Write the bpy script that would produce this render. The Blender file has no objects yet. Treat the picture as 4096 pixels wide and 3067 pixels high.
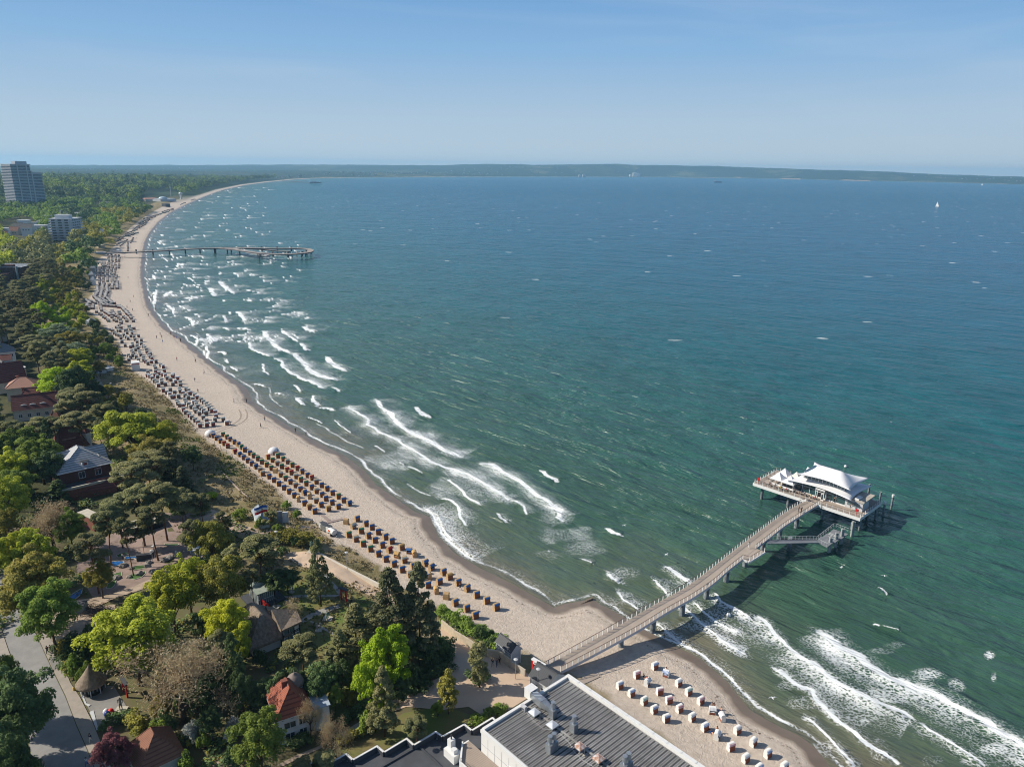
import bpy, bmesh, math, random
import numpy as np
from mathutils import Matrix, Vector
random.seed(7); rng = np.random.default_rng(7)
sc = bpy.context.scene
COL = sc.collection
# ------------------------------------------------------------------ camera
FPX, HC, YH, SLOPE = 2963.0, 95.0, 674.0, 0.0125      # focal length in 4096-wide pixels, camera height (m)
pitch = math.atan((1533.5 - YH) / FPX); roll = math.atan(SLOPE)
_F = Vector((0, math.cos(pitch), -math.sin(pitch))); _U0 = Vector((0, math.sin(pitch), math.cos(pitch))); _R0 = Vector((1, 0, 0))
_R = _R0 * math.cos(roll) + _U0 * math.sin(roll); _U = -_R0 * math.sin(roll) + _U0 * math.cos(roll)
cd = bpy.data.cameras.new('camera'); cam = bpy.data.objects.new('camera', cd); COL.objects.link(cam)
cam.matrix_world = Matrix(((_R.x, _U.x, -_F.x, 0), (_R.y, _U.y, -_F.y, 0), (_R.z, _U.z, -_F.z, HC), (0, 0, 0, 1)))
cd.sensor_fit = 'HORIZONTAL'; cd.sensor_width = 36; cd.lens = 36 * FPX / 4096; cd.clip_start = 1; cd.clip_end = 90000
sc.camera = cam
# ------------------------------------------------------------------ sun, sky, exposure
SUN_EL, SUN_DIR = math.radians(36), Vector((-1, 0.06, 0)).normalized()      # horizontal direction towards the sun
w = bpy.data.worlds.new('World'); sc.world = w; w.use_nodes = True
nt = w.node_tree; nt.nodes.clear()
sky = nt.nodes.new('ShaderNodeTexSky'); sky.sky_type = 'NISHITA'; sky.sun_disc = False
sky.sun_elevation = SUN_EL; sky.sun_rotation = math.atan2(SUN_DIR.x, SUN_DIR.y)
sky.altitude = 100; sky.air_density = 1.0; sky.dust_density = 0.6; sky.ozone_density = 2.2
bg = nt.nodes.new('ShaderNodeBackground'); bg.inputs[1].default_value = 0.095
wo = nt.nodes.new('ShaderNodeOutputWorld'); 
# the lowest degrees of the sky are paler than the model's: sea haze over the bay
tcw = nt.nodes.new('ShaderNodeTexCoord'); spw = nt.nodes.new('ShaderNodeSeparateXYZ'); nt.links.new(tcw.outputs['Generated'], spw.inputs[0])
rw = nt.nodes.new('ShaderNodeValToRGB'); er = rw.color_ramp.elements; er.new(.1); er.new(.22)
for q_, (p_, c_) in zip(er, ((0, (.50, .59, .65)), (.06, (.40, .53, .66)), (.14, (.24, .43, .67)), (.26, (.10, .27, .58)))): q_.position = p_; q_.color = (*[v / 1.0 for v in c_], 1)
nt.links.new(spw.outputs[2], rw.inputs[0]); scw = nt.nodes.new('ShaderNodeVectorMath'); scw.operation = 'SCALE'; scw.inputs['Scale'].default_value = .86 / .095; nt.links.new(rw.outputs[0], scw.inputs[0])
mrw = nt.nodes.new('ShaderNodeMapRange'); mrw.inputs[1].default_value = .22; mrw.inputs[2].default_value = .5; nt.links.new(spw.outputs[2], mrw.inputs[0])
mxw = nt.nodes.new('ShaderNodeMix'); mxw.data_type = 'RGBA'; nt.links.new(mrw.outputs[0], mxw.inputs[0]); nt.links.new(scw.outputs[0], mxw.inputs[6]); nt.links.new(sky.outputs[0], mxw.inputs[7]); 
mpw = nt.nodes.new('ShaderNodeMapping'); mpw.inputs['Scale'].default_value = (1.2, 3, 14); mpw.inputs['Rotation'].default_value = (0, .12, .3); nt.links.new(tcw.outputs['Generated'], mpw.inputs[0])
nw = nt.nodes.new('ShaderNodeTexNoise'); nw.inputs['Scale'].default_value = 1.6; nw.inputs['Detail'].default_value = 6; nw.inputs['Distortion'].default_value = .6; nt.links.new(mpw.outputs[0], nw.inputs['Vector'])
mw2 = nt.nodes.new('ShaderNodeMapRange'); mw2.inputs[1].default_value = .5; mw2.inputs[2].default_value = .85; mw2.inputs[4].default_value = .22; nt.links.new(nw.outputs['Fac'], mw2.inputs[0])
mx3 = nt.nodes.new('ShaderNodeMix'); mx3.data_type = 'RGBA'; nt.links.new(mw2.outputs[0], mx3.inputs[0]); nt.links.new(mxw.outputs[2], mx3.inputs[6]); mx3.inputs[7].default_value = (5.2, 5.9, 6.5, 1); nt.links.new(mx3.outputs[2], bg.inputs[0]); nt.links.new(bg.outputs[0], wo.inputs[0])
sl = bpy.data.lights.new('sun', 'SUN'); sl.energy = 5.0; sl.angle = math.radians(0.55); sl.color = (1, .92, .79)
sun = bpy.data.objects.new('sun', sl); COL.objects.link(sun)
ts = Vector((SUN_DIR.x * math.cos(SUN_EL), SUN_DIR.y * math.cos(SUN_EL), math.sin(SUN_EL)))
sun.rotation_euler = ts.to_track_quat('Z', 'Y').to_euler(); sun.location = (-200, 100, 300)
sc.view_settings.view_transform = 'Standard'; sc.view_settings.look = 'None'; sc.view_settings.exposure = 0.34; sc.view_settings.gamma = 1
sc.cycles.max_bounces = 5; sc.cycles.diffuse_bounces = 2; sc.cycles.glossy_bounces = 2; sc.cycles.transmission_bounces = 4
sc.cycles.transparent_max_bounces = 6; sc.cycles.volume_bounces = 0; sc.cycles.filter_width = 1.05; sc.cycles.use_denoising = True
sc.cycles.caustics_reflective = False; sc.cycles.caustics_refractive = False
# ------------------------------------------------------------------ helpers
def P(u, v, z=0.0):
    """4096-wide photo pixel -> point on the level z"""
    d = _F + _R * ((u - 2048) / FPX) + _U * (-(v - 1533.5) / FPX)
    t = (z - HC) / d.z
    return Vector((d.x * t, d.y * t, z))
def PF(x, y, z=0.0):            # 2212-wide pixel
    return P(x * 1.85172, y * 1.85172, z)
def depth(p):
    return (Vector(p) - Vector((0, 0, HC))).dot(_F)
def mpp(p):                     # metres per 2212-wide pixel at a point
    return depth(p) / (FPX / 1.85172)
def tag(o, label=None, cat=None, group=None, kind=None):
    if label: o['label'] = label
    if cat: o['category'] = cat
    if group: o['group'] = group
    if kind: o['kind'] = kind
    return o
def empty(name, loc, rz=0.0, label=None, cat=None, group=None):
    o = bpy.data.objects.new(name, None); COL.objects.link(o); o.location = loc; o.rotation_euler = (0, 0, rz)
    o.empty_display_size = .2
    return tag(o, label, cat, group)
def link(name, me, parent=None, loc=None):
    o = bpy.data.objects.new(name, me); COL.objects.link(o)
    if parent: o.parent = parent
    if loc is not None: o.location = loc
    return o
def np_mesh(name, verts, faces, mats=(), smooth=False, mi=None):
    """verts (n,3) array, faces (m,k) int array of equal k"""
    me = bpy.data.meshes.new(name)
    verts = np.asarray(verts, np.float32); faces = np.asarray(faces, np.int32)
    me.vertices.add(len(verts)); me.vertices.foreach_set('co', verts.ravel())
    k = faces.shape[1]
    me.loops.add(faces.size); me.loops.foreach_set('vertex_index', faces.ravel())
    me.polygons.add(len(faces)); me.polygons.foreach_set('loop_start', np.arange(0, faces.size, k, dtype=np.int32))
    if mi is not None: me.polygons.foreach_set('material_index', np.asarray(mi, np.int32))
    if smooth: me.polygons.foreach_set('use_smooth', np.ones(len(faces), bool))
    for m in mats: me.materials.append(m)
    me.update(calc_edges=True); me.validate()
    return me
class MB:
    """collects simple shapes; build() links them as ONE mesh object"""
    def __init__(s): s.v = []; s.f = []; s.m = []
    def face(s, pts, m=0):
        n = len(s.v); s.v += [tuple(p) for p in pts]; s.f.append(tuple(range(n, n + len(pts)))); s.m.append(m)
    def prism(s, pts, z0, z1, m=0, mt=None):
        """vertical prism over a ccw outline; z0/z1 numbers or per-point lists"""
        n = len(pts); a = z0 if isinstance(z0, (list, tuple)) else [z0] * n; b = z1 if isinstance(z1, (list, tuple)) else [z1] * n
        i = len(s.v)
        s.v += [(pts[k][0], pts[k][1], a[k]) for k in range(n)] + [(pts[k][0], pts[k][1], b[k]) for k in range(n)]
        s.f.append(tuple(i + k for k in reversed(range(n)))); s.m.append(m)
        s.f.append(tuple(i + n + k for k in range(n))); s.m.append(m if mt is None else mt)
        for k in range(n):
            j = (k + 1) % n; s.f.append((i + k, i + j, i + n + j, i + n + k)); s.m.append(m)
        return s
    def box(s, c, size, rz=0.0, m=0):
        """box centred in x, y and standing on c.z"""
        hx, hy = size[0] / 2, size[1] / 2; ca, sa = math.cos(rz), math.sin(rz)
        pts = [(c[0] + x * ca - y * sa, c[1] + x * sa + y * ca) for x, y in ((-hx, -hy), (hx, -hy), (hx, hy), (-hx, hy))]
        return s.prism(pts, c[2], c[2] + size[2], m)
    def bar(s, a, b, r, n=4, m=0, r2=None):
        a = Vector(a); b = Vector(b); d = (b - a)
        if d.length < 1e-6: return s
        d.normalize(); u = d.orthogonal().normalized() if abs(d.z) < .999 else Vector((1, 0, 0)); v = d.cross(u)
        if abs(d.z) < .999: u = Vector((0, 0, 1)).cross(d).normalized(); v = d.cross(u)
        r2 = r if r2 is None else r2; i = len(s.v); o = math.pi / n
        for q, rr in ((a, r), (b, r2)):
            for k in range(n):
                t = 2 * math.pi * k / n + o; s.v.append(tuple(q + (u * math.cos(t) + v * math.sin(t)) * rr))
        for k in range(n):
            j = (k + 1) % n; s.f.append((i + k, i + j, i + n + j, i + n + k)); s.m.append(m)
        s.f.append(tuple(i + k for k in reversed(range(n)))); s.m.append(m); s.f.append(tuple(i + n + k for k in range(n))); s.m.append(m)
        return s
    def lathe(s, c, prof, n=12, m=0):
        i = len(s.v)
        for r, z in prof:
            for k in range(n):
                t = 2 * math.pi * k / n; s.v.append((c[0] + r * math.cos(t), c[1] + r * math.sin(t), c[2] + z))
        for q in range(len(prof) - 1):
            for k in range(n):
                j = (k + 1) % n; s.f.append((i + q * n + k, i + q * n + j, i + (q + 1) * n + j, i + (q + 1) * n + k)); s.m.append(m)
        s.f.append(tuple(i + k for k in reversed(range(n)))); s.m.append(m)
        e = i + (len(prof) - 1) * n; s.f.append(tuple(e + k for k in range(n))); s.m.append(m)
        return s
    def ext_profile(s, prof, x0, x1, m=0):
        """profile of (y,z) points extruded along x"""
        n = len(prof); i = len(s.v)
        s.v += [(x0, y, z) for y, z in prof] + [(x1, y, z) for y, z in prof]
        s.f.append(tuple(i + k for k in range(n))); s.m.append(m); s.f.append(tuple(i + n + k for k in reversed(range(n)))); s.m.append(m)
        for k in range(n):
            j = (k + 1) % n; s.f.append((i + k, i + n + k, i + n + j, i + j)); s.m.append(m)
        return s
    def mesh(s, name, mats, smooth=False):
        me = bpy.data.meshes.new(name); me.from_pydata(s.v, [], s.f)
        for m in (mats if isinstance(mats, (list, tuple)) else [mats]): me.materials.append(m)
        me.polygons.foreach_set('material_index', s.m)
        if smooth: me.polygons.foreach_set('use_smooth', [True] * len(s.f))
        me.update(); return me
    def build(s, name, mats, parent=None, smooth=False):
        return link(name, s.mesh(name, mats, smooth), parent)
# ---- materials
def mat(name, col, rough=.8, noise=0.0, scale=2.0, spec=.3, metal=0.0, col2=None, bump=0.0, detail=4, alpha=None, trans=0, stretch=None, sheen=0, obj=True):
    """principled with an optional second colour mixed in by noise"""
    m = bpy.data.materials.new(name); m.use_nodes = True; t = m.node_tree; n = t.nodes; b = n['Principled BSDF']
    b.inputs['Roughness'].default_value = rough; b.inputs['Metallic'].default_value = metal
    b.inputs['Specular IOR Level'].default_value = spec; b.inputs['Base Color'].default_value = (*col, 1)
    if noise or col2 or bump:
        tc = n.new('ShaderNodeTexCoord'); mp = n.new('ShaderNodeMapping'); nz = n.new('ShaderNodeTexNoise')
        nz.inputs['Scale'].default_value = scale; nz.inputs['Detail'].default_value = detail; nz.inputs['Roughness'].default_value = .6
        if stretch: mp.inputs['Scale'].default_value = stretch
        t.links.new(tc.outputs['Object' if obj else 'Generated'], mp.inputs[0]); t.links.new(mp.outputs[0], nz.inputs['Vector'])
        c2 = col2 or tuple(x * (1 - noise) for x in col)
        r = n.new('ShaderNodeValToRGB'); r.color_ramp.elements[0].position = .35; r.color_ramp.elements[1].position = .65
        r.color_ramp.elements[0].color = (*c2, 1); r.color_ramp.elements[1].color = (*col, 1)
        t.links.new(nz.outputs['Fac'], r.inputs[0]); t.links.new(r.outputs[0], b.inputs['Base Color'])
        if bump:
            bp = n.new('ShaderNodeBump'); bp.inputs['Strength'].default_value = bump; bp.inputs['Distance'].default_value = .1
            t.links.new(nz.outputs['Fac'], bp.inputs['Height']); t.links.new(bp.outputs[0], b.inputs['Normal'])
    return m
def stripes(name, c1, c2, axis=0, period=.3, duty=.5, rough=.8, bump=0.0, noise=0.0, metal=0.0, spec=.3):
    """hard-edged stripes in object space along an axis"""
    m = bpy.data.materials.new(name); m.use_nodes = True; t = m.node_tree; n = t.nodes; b = n['Principled BSDF']
    b.inputs['Roughness'].default_value = rough; b.inputs['Metallic'].default_value = metal; b.inputs['Specular IOR Level'].default_value = spec
    tc = n.new('ShaderNodeTexCoord'); sp = n.new('ShaderNodeSeparateXYZ'); t.links.new(tc.outputs['Object'], sp.inputs[0])
    a = n.new('ShaderNodeMath'); a.operation = 'DIVIDE'; a.inputs[1].default_value = period; t.links.new(sp.outputs[axis], a.inputs[0])
    f = n.new('ShaderNodeMath'); f.operation = 'FRACT'; t.links.new(a.outputs[0], f.inputs[0])
    g = n.new('ShaderNodeMath'); g.operation = 'GREATER_THAN'; g.inputs[1].default_value = duty; t.links.new(f.outputs[0], g.inputs[0])
    mx = n.new('ShaderNodeMix'); mx.data_type = 'RGBA'; t.links.new(g.outputs[0], mx.inputs[0]); mx.inputs[6].default_value = (*c1, 1); mx.inputs[7].default_value = (*c2, 1)
    out = mx.outputs[2]
    if noise:
        nz = n.new('ShaderNodeTexNoise'); nz.inputs['Scale'].default_value = .9; nz.inputs['Detail'].default_value = 5; t.links.new(tc.outputs['Object'], nz.inputs['Vector'])
        mr = n.new('ShaderNodeMapRange'); mr.inputs[3].default_value = 1 - noise; mr.inputs[4].default_value = 1 + noise * .4; t.links.new(nz.outputs['Fac'], mr.inputs[0])
        m2 = n.new('ShaderNodeMix'); m2.data_type = 'RGBA'; m2.blend_type = 'MULTIPLY'; m2.inputs[0].default_value = 1
        t.links.new(out, m2.inputs[6]); t.links.new(mr.outputs[0], m2.inputs[7]); out = m2.outputs[2]
    t.links.new(out, b.inputs['Base Color'])
    if bump:
        bp = n.new('ShaderNodeBump'); bp.inputs['Strength'].default_value = bump; bp.inputs['Distance'].default_value = .06
        t.links.new(g.outputs[0], bp.inputs['Height']); t.links.new(bp.outputs[0], b.inputs['Normal'])
    return m
# ------------------------------------------------------------------ vectorised noise for terrain and sea
def vnoise(x, y, seed=0):
    xi = np.floor(x).astype(np.int64); yi = np.floor(y).astype(np.int64); xf = x - xi; yf = y - yi
    def h(a, b):
        n = (a * 374761393 + b * 668265263 + seed * 1442695041) & 0x7fffffff
        n = ((n ^ (n >> 13)) * 1274126177) & 0x7fffffff
        return ((n ^ (n >> 16)) & 0xffff) / 65535.0
    u = xf * xf * (3 - 2 * xf); v = yf * yf * (3 - 2 * yf)
    return (h(xi, yi) * (1 - u) + h(xi + 1, yi) * u) * (1 - v) + (h(xi, yi + 1) * (1 - u) + h(xi + 1, yi + 1) * u) * v
def fbm(x, y, o=4, seed=0):
    s = 0; a = .5
    for k in range(o): s = s + a * vnoise(x * 2 ** k, y * 2 ** k, seed + k); a *= .5
    return s / (1 - .5 ** o)
def sstep(a, b, x): t = np.clip((x - a) / (b - a), 0, 1); return t * t * (3 - 2 * t)
def seg_dist(px, py, line):
    """distance and signed side to a polyline (positive to its left)"""
    best = np.full(px.shape, 1e18); side = np.zeros(px.shape); tt = np.zeros(px.shape)
    L = np.asarray(line, float)
    n = len(L) - 1
    for k in range(n):
        ax, ay = L[k][:2]; bx, by = L[k + 1][:2]; dx, dy = bx - ax, by - ay; l2 = dx * dx + dy * dy + 1e-9
        t = np.clip(((px - ax) * dx + (py - ay) * dy) / l2, 0, 1); ex = px - ax - t * dx; ey = py - ay - t * dy
        d = ex * ex + ey * ey; m = d < best; best[m] = d[m]; side[m] = (dx * (py - ay) - dy * (px - ax))[m]; tt[m] = ((k + t) / n)[m]
    return np.sqrt(best), np.sign(side), tt
def inside(px, py, poly):
    r = np.zeros(np.shape(px), bool); n = len(poly)
    for i in range(n):
        x1, y1 = poly[i][:2]; x2, y2 = poly[(i + 1) % n][:2]
        c = ((y1 > py) != (y2 > py)) & (px < (x2 - x1) * (py - y1) / (y2 - y1 + 1e-12) + x1); r ^= c
    return r
# ------------------------------------------------------------------ coast line, dune line (pixels of the 2212-wide photo, sea level)
SHORE = [(2050,1900),(1900,1760),(1800,1665),(1785,1642),(1763,1614),(1731,1590),(1676,1564),(1622,1533),(1568,1468),(1514,1422),(1470,1400),(1422,1374),(1389,1357),
 (1345,1330),(1312,1311),(1296,1305),(1281,1291),(1255,1297),(1220,1303),(1197,1311),(1160,1290),(1118,1266),(1080,1247),(1035,1225),(985,1196),(947,1157),(930,1116),(897,1105),
 (850,1072),(812,1046),(790,1018),(745,984),(700,962),(648,934),(605,908),(570,885),(545,865),(535,840),(500,815),(460,785),(430,760),(400,735),(370,715),(345,690),(326,660),
 (318,630),(311,600),(312,570),(314,545),(317,525),(326,505),(345,480),(370,460),(400,444),(440,426),(480,411),(530,400),(580,393.5),(640,387.5),(690,385),(800,383.4),(950,382.2),(1100,381.8),
 (1300,381.9),(1450,382.5),(1500,384.5),(1560,384),(1620,385),(1700,386.8),(1800,389),(1900,391),(2050,394.5),(2212,398.5),(2500,405)]
shore = [PF(*p, 0.0) for p in SHORE]
BACK = [(1700,1900),(1500,1640),(1260,1460),(1180,1428),(1110,1392),(1078,1383),(1061,1357),(1021,1337),(985,1330),(947,1309),(905,1280),(848,1251),(815,1220),(778,1191),(728,1176),(700,1158),(690,1135),
 (660,1122),(628,1099),(590,1054),(553,1028),(526,1006),(479,972),(450,955),(428,938),(420,922),(386,889),(364,865),(341,843),(320,825),(294,807),(270,778),(256,745),(249,732),(232,713),(215,690),(190,671),(184,664),
 (190,652),(200,638),(207,622),(203,600),(205,578),(215,560),(236,545),(250,530),(265,510),(285,490),(310,471),(340,453),(370,438),(400,425),(440,413),(480,403),(530,395),(580,389),(640,384)]
back = [PF(*p, 2.0) for p in BACK]
shore_ring = [(400, -60)] + [(p.x, p.y) for p in shore] + [(60000, shore[-1].y + 3000), (60000, -60000), (400, -60000)]
def ridge(ang):
    """height of the skyline hills (m) against bearing"""
    F = 1600.0
    xs = np.array([-900,0,100,300,500,650,800,950,1050,1150,1300,1400,1550,1700,1850,2000,2212,2600.]); ys = np.array([352,356,354.5,354.5,355,354,355,355.5,352.5,355,353.5,355.5,358.5,364,368,374.5,380,388.])
    px = 1106 + F / .9604 * np.tan(ang) * .965
    px = np.clip(px, -900, 2600); y = np.interp(px, xs, ys)
    return 95 - (y - (364 + .0125 * (px - 1106))) / F * 13500
def land_d(x, y):
    """signed distance inland from the water line (negative at sea)"""
    d, s, _ = seg_dist(x, y, [(p.x, p.y) for p in shore]); sea = inside(x, y, shore_ring)
    return np.where(sea, -d, d)
def ground_h(x, y, d=None):
    x = np.asarray(x, float); y = np.asarray(y, float)
    if d is None: d = land_d(x, y)
    r = np.hypot(x, y); ang = np.arctan2(x, y)
    h = np.where(d < 0, np.maximum(d * .06, -3), np.minimum(d * .13, .9) + sstep(8, 38, d) * 1.6)
    db, sb, _ = seg_dist(x, y, [(p.x, p.y) for p in back]); land = (sb > 0) & (d > 8)
    inl = np.where(land, db, 0)
    h = h + np.where(d > 8, sstep(0, 10, inl) * .8 + sstep(2, 12, inl) * (1 - sstep(25, 45, inl)) * 2.2 * fbm(x / 9, y / 9, 3, 5) * sstep(135, 165, y), 0)
    # wooded rise behind the resort, then rolling country up to the skyline hills
    far = sstep(1500, 2600, r) * sstep(60, 500, d)
    h = h + far * (20 + 12 * (fbm(x / 600, y / 600, 3, 9) - .5)) * (1 - sstep(3300, 5000, r))
    hd = sstep(0, 1200, d)
    h = h + sstep(3500, 6500, r) * hd * (14 + 34 * fbm(x / 1500, y / 1100, 4, 3))
    rg = sstep(9800, 13200, r + 900 * (fbm(ang * 14, ang * 0 + 2, 3, 8) - .5)) * hd
    h = h * (1 - rg) + rg * (ridge(ang) - 20 + 22 * (fbm(ang * 45, r / 700, 5, 4) - .5))
    return h
_gh_cache = {}
def gz(x, y):
    return float(ground_h(np.array([x]), np.array([y]))[0])
def PG(x, y, dz=0.0):
    """2212-pixel -> point on the ground (iterated)"""
    z = 2.5
    for _ in range(3):
        p = PF(x, y, z + dz); z = gz(p.x, p.y)
    return Vector((p.x, p.y, z))
# ------------------------------------------------------------------ GROUND (one sheet to the horizon)
def polar_grid(rmin, rmax, kf, cap, fine_deg, dth, coarse_deg=3.0, lo=0.003):
    rs = [rmin]
    while rs[-1] < rmax: r = rs[-1]; rs.append(r + max(min(r * r / (HC * kf), r * cap), lo * r))
    rs = np.array(rs); a = math.radians(fine_deg)
    th = np.concatenate([np.arange(-math.pi, -a, math.radians(coarse_deg)), np.arange(-a, a, dth), np.arange(a, math.pi, math.radians(coarse_deg))])
    R, T = np.meshgrid(rs, th, indexing='ij'); nr, na = R.shape
    i = np.arange(nr - 1)[:, None] * na + np.arange(na)[None, :]; j = np.arange(nr - 1)[:, None] * na + (np.arange(na)[None, :] + 1) % na
    F = np.stack([i, j, j + na, i + na], -1).reshape(-1, 4)[:, ::-1]
    return R.ravel(), T.ravel(), F
R, T, Fc = polar_grid(8, 15300, 370, .018, 45, .0026, lo=.004)
gx = R * np.sin(T); gy = R * np.cos(T)
gd = land_d(gx, gy); gh = ground_h(gx, gy, gd)
db, sb, _ = seg_dist(gx, gy, [(p.x, p.y) for p in back])
veg = np.where((sb > 0) & (gd > 4), db, -db)         # distance into the vegetated side of the dune line
veg = np.where(R > 2600, np.minimum(gd - 25, 60), veg)
veg = np.clip(veg, -60, 60)
me = np_mesh('ground', np.stack([gx, gy, gh], 1), Fc, smooth=True)
for nm, arr in (('shore', np.clip(gd, -50, 500)), ('veg', veg)):
    at = me.attributes.new(nm, 'FLOAT', 'POINT'); at.data.foreach_set('value', arr.astype(np.float32))
ground = link('ground', me); tag(ground, kind='structure')
def ground_mat():
    m = bpy.data.materials.new('sand_and_soil'); m.use_nodes = True; t = m.node_tree; n = t.nodes; L = t.links; b = n['Principled BSDF']
    b.inputs['Roughness'].default_value = .9; b.inputs['Specular IOR Level'].default_value = .15
    def N(tp, **k):
        o = n.new(tp)
        for a, v in k.items(): setattr(o, a, v)
        return o
    g = N('ShaderNodeNewGeometry')
    def noise(s, det=4, vec=None, rough=.6, dist=0):
        z = N('ShaderNodeTexNoise'); z.inputs['Scale'].default_value = s; z.inputs['Detail'].default_value = det; z.inputs['Roughness'].default_value = rough; z.inputs['Distortion'].default_value = dist
        L.new(vec or g.outputs['Position'], z.inputs['Vector']); return z.outputs['Fac']
    def ramp(x, stops):
        r = N('ShaderNodeValToRGB'); e = r.color_ramp.elements
        while len(e) < len(stops): e.new(.5)
        for q, (p, c) in zip(e, stops): q.position = p; q.color = (*c, 1)
        L.new(x, r.inputs[0]); return r.outputs[0]
    def mr(x, a, b2, c=0, d=1):
        q = N('ShaderNodeMapRange'); L.new(x, q.inputs[0])
        for i, v in enumerate((a, b2, c, d)): q.inputs[i + 1].default_value = v
        return q.outputs[0]
    def mix(f, a, b2, bl='MIX'):
        q = N('ShaderNodeMix', data_type='RGBA', blend_type=bl)
        if isinstance(f, float): q.inputs[0].default_value = f
        else: L.new(f, q.inputs[0])
        L.new(a, q.inputs[6]); L.new(b2, q.inputs[7]); return q.outputs[2]
    def add(x, y, op='ADD', mul=None):
        q = N('ShaderNodeMath', operation=op); L.new(x, q.inputs[0])
        if isinstance(y, (int, float)): q.inputs[1].default_value = y
        else: L.new(y, q.inputs[1])
        return q.outputs[0]
    at = N('ShaderNodeAttribute', attribute_name='shore'); sh = at.outputs['Fac']; av = N('ShaderNodeAttribute', attribute_name='veg'); vg = av.outputs['Fac']
    sand = ramp(noise(.06, 5), [(.3, (.42, .35, .29)), (.7, (.50, .42, .35))])
    sand = mix(.6, sand, ramp(noise(.9, 4, rough=.7), [(.3, (.36, .305, .25)), (.62, (.54, .465, .39))]))
    wet = ramp(noise(.2, 3), [(.3, (.15, .118, .092)), (.7, (.19, .15, .118))])
    shn = add(sh, add(noise(.09, 3), 5.0, 'MULTIPLY'))
    dry = mr(shn, 5.0, 6.6); c = mix(dry, wet, sand)
    # a dark line of weed left at the last high water
    wl = N('ShaderNodeMath', operation='MULTIPLY'); band = mr(add(add(shn, -10.4), 0, 'ABSOLUTE') if False else N('ShaderNodeMath').outputs[0], 0, 1) if False else None
    ab = N('ShaderNodeMath', operation='ABSOLUTE'); L.new(add(shn, -7.6), ab.inputs[0]); bd = mr(ab.outputs[0], .1, .6, 1, 0)
    wd = add(bd, mr(noise(1.6, 4), .5, .62), 'MULTIPLY')
    weed = N('ShaderNodeRGB'); weed.outputs[0].default_value = (.13, .1, .07, 1); c = mix(wd, c, weed.outputs[0])
    # dune grass and wood floor behind the dune line
    grass = ramp(noise(.16, 6, rough=.7), [(.28, (.11, .105, .04)), (.45, (.20, .165, .08)), (.6, (.28, .22, .13)), (.75, (.13, .13, .045))])
    soil = ramp(noise(.05, 5), [(.3, (.03, .036, .016)), (.55, (.06, .064, .026)), (.75, (.13, .1, .06))])
    vn = add(vg, add(noise(.12, 4), 6.0, 'MULTIPLY'))
    c = mix(mr(vn, 2.4, 4.2), c, grass); c = mix(mr(vn, 33, 42), c, soil)
    # fields and woods of the far country
    sx = N('ShaderNodeVectorMath', operation='LENGTH'); L.new(g.outputs['Position'], sx.inputs[0])
    vor = N('ShaderNodeTexVoronoi'); vor.inputs['Scale'].default_value = .0022; mpv = N('ShaderNodeMapping'); mpv.inputs['Scale'].default_value = (1, .45, 1); L.new(g.outputs['Position'], mpv.inputs[0]); L.new(mpv.outputs[0], vor.inputs['Vector'])
    fld = N('ShaderNodeSeparateColor'); L.new(vor.outputs['Color'], fld.inputs[0])
    fields = ramp(fld.outputs[0], [(0, (.02, .042, .02)), (.5, (.02, .04, .024)), (.7, (.036, .06, .03)), (.82, (.024, .045, .026)), (.95, (.10, .11, .055))])
    fn = mix(mr(noise(.004, 6, rough=.7), .47, .53), fields, ramp(noise(.02, 5), [(.3, (.012, .028, .016)), (.7, (.028, .052, .024))]))
    c2 = mix(mr(sx.outputs['Value'], 2000, 2600), c, fn)
    beachfar = mr(sh, 18, 34); c = mix(beachfar, c, c2)
    L.new(c, b.inputs['Base Color'])
    wv = noise(.95, 4, rough=.62, dist=1.6); fb = noise(5, 2)
    bp = N('ShaderNodeBump'); bp.inputs['Strength'].default_value = .8; bp.inputs['Distance'].default_value = .3
    L.new(add(add(wv, add(fb, .25, 'MULTIPLY')), mr(dry, 0, 1, .05, 1), 'MULTIPLY'), bp.inputs['Height']); L.new(bp.outputs[0], b.inputs['Normal'])
    L.new(mr(dry, 0, 1, .35, .95), b.inputs['Roughness'])
    return m
me.materials.append(ground_mat())
# ------------------------------------------------------------------ SEA with breakers
def Za(x, y): return PF(648 + x * .2935, 864 + y * .2935)
def Zb(x, y): return PF(1134 + x * .2446, 1134 + y * .2446)
def Zc(x, y): return PF(1674 + x * .2502, 1242 + y * .2502)
def Zd(x, y): return PF(189 + x * .2446, 486 + y * .2446)
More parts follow.
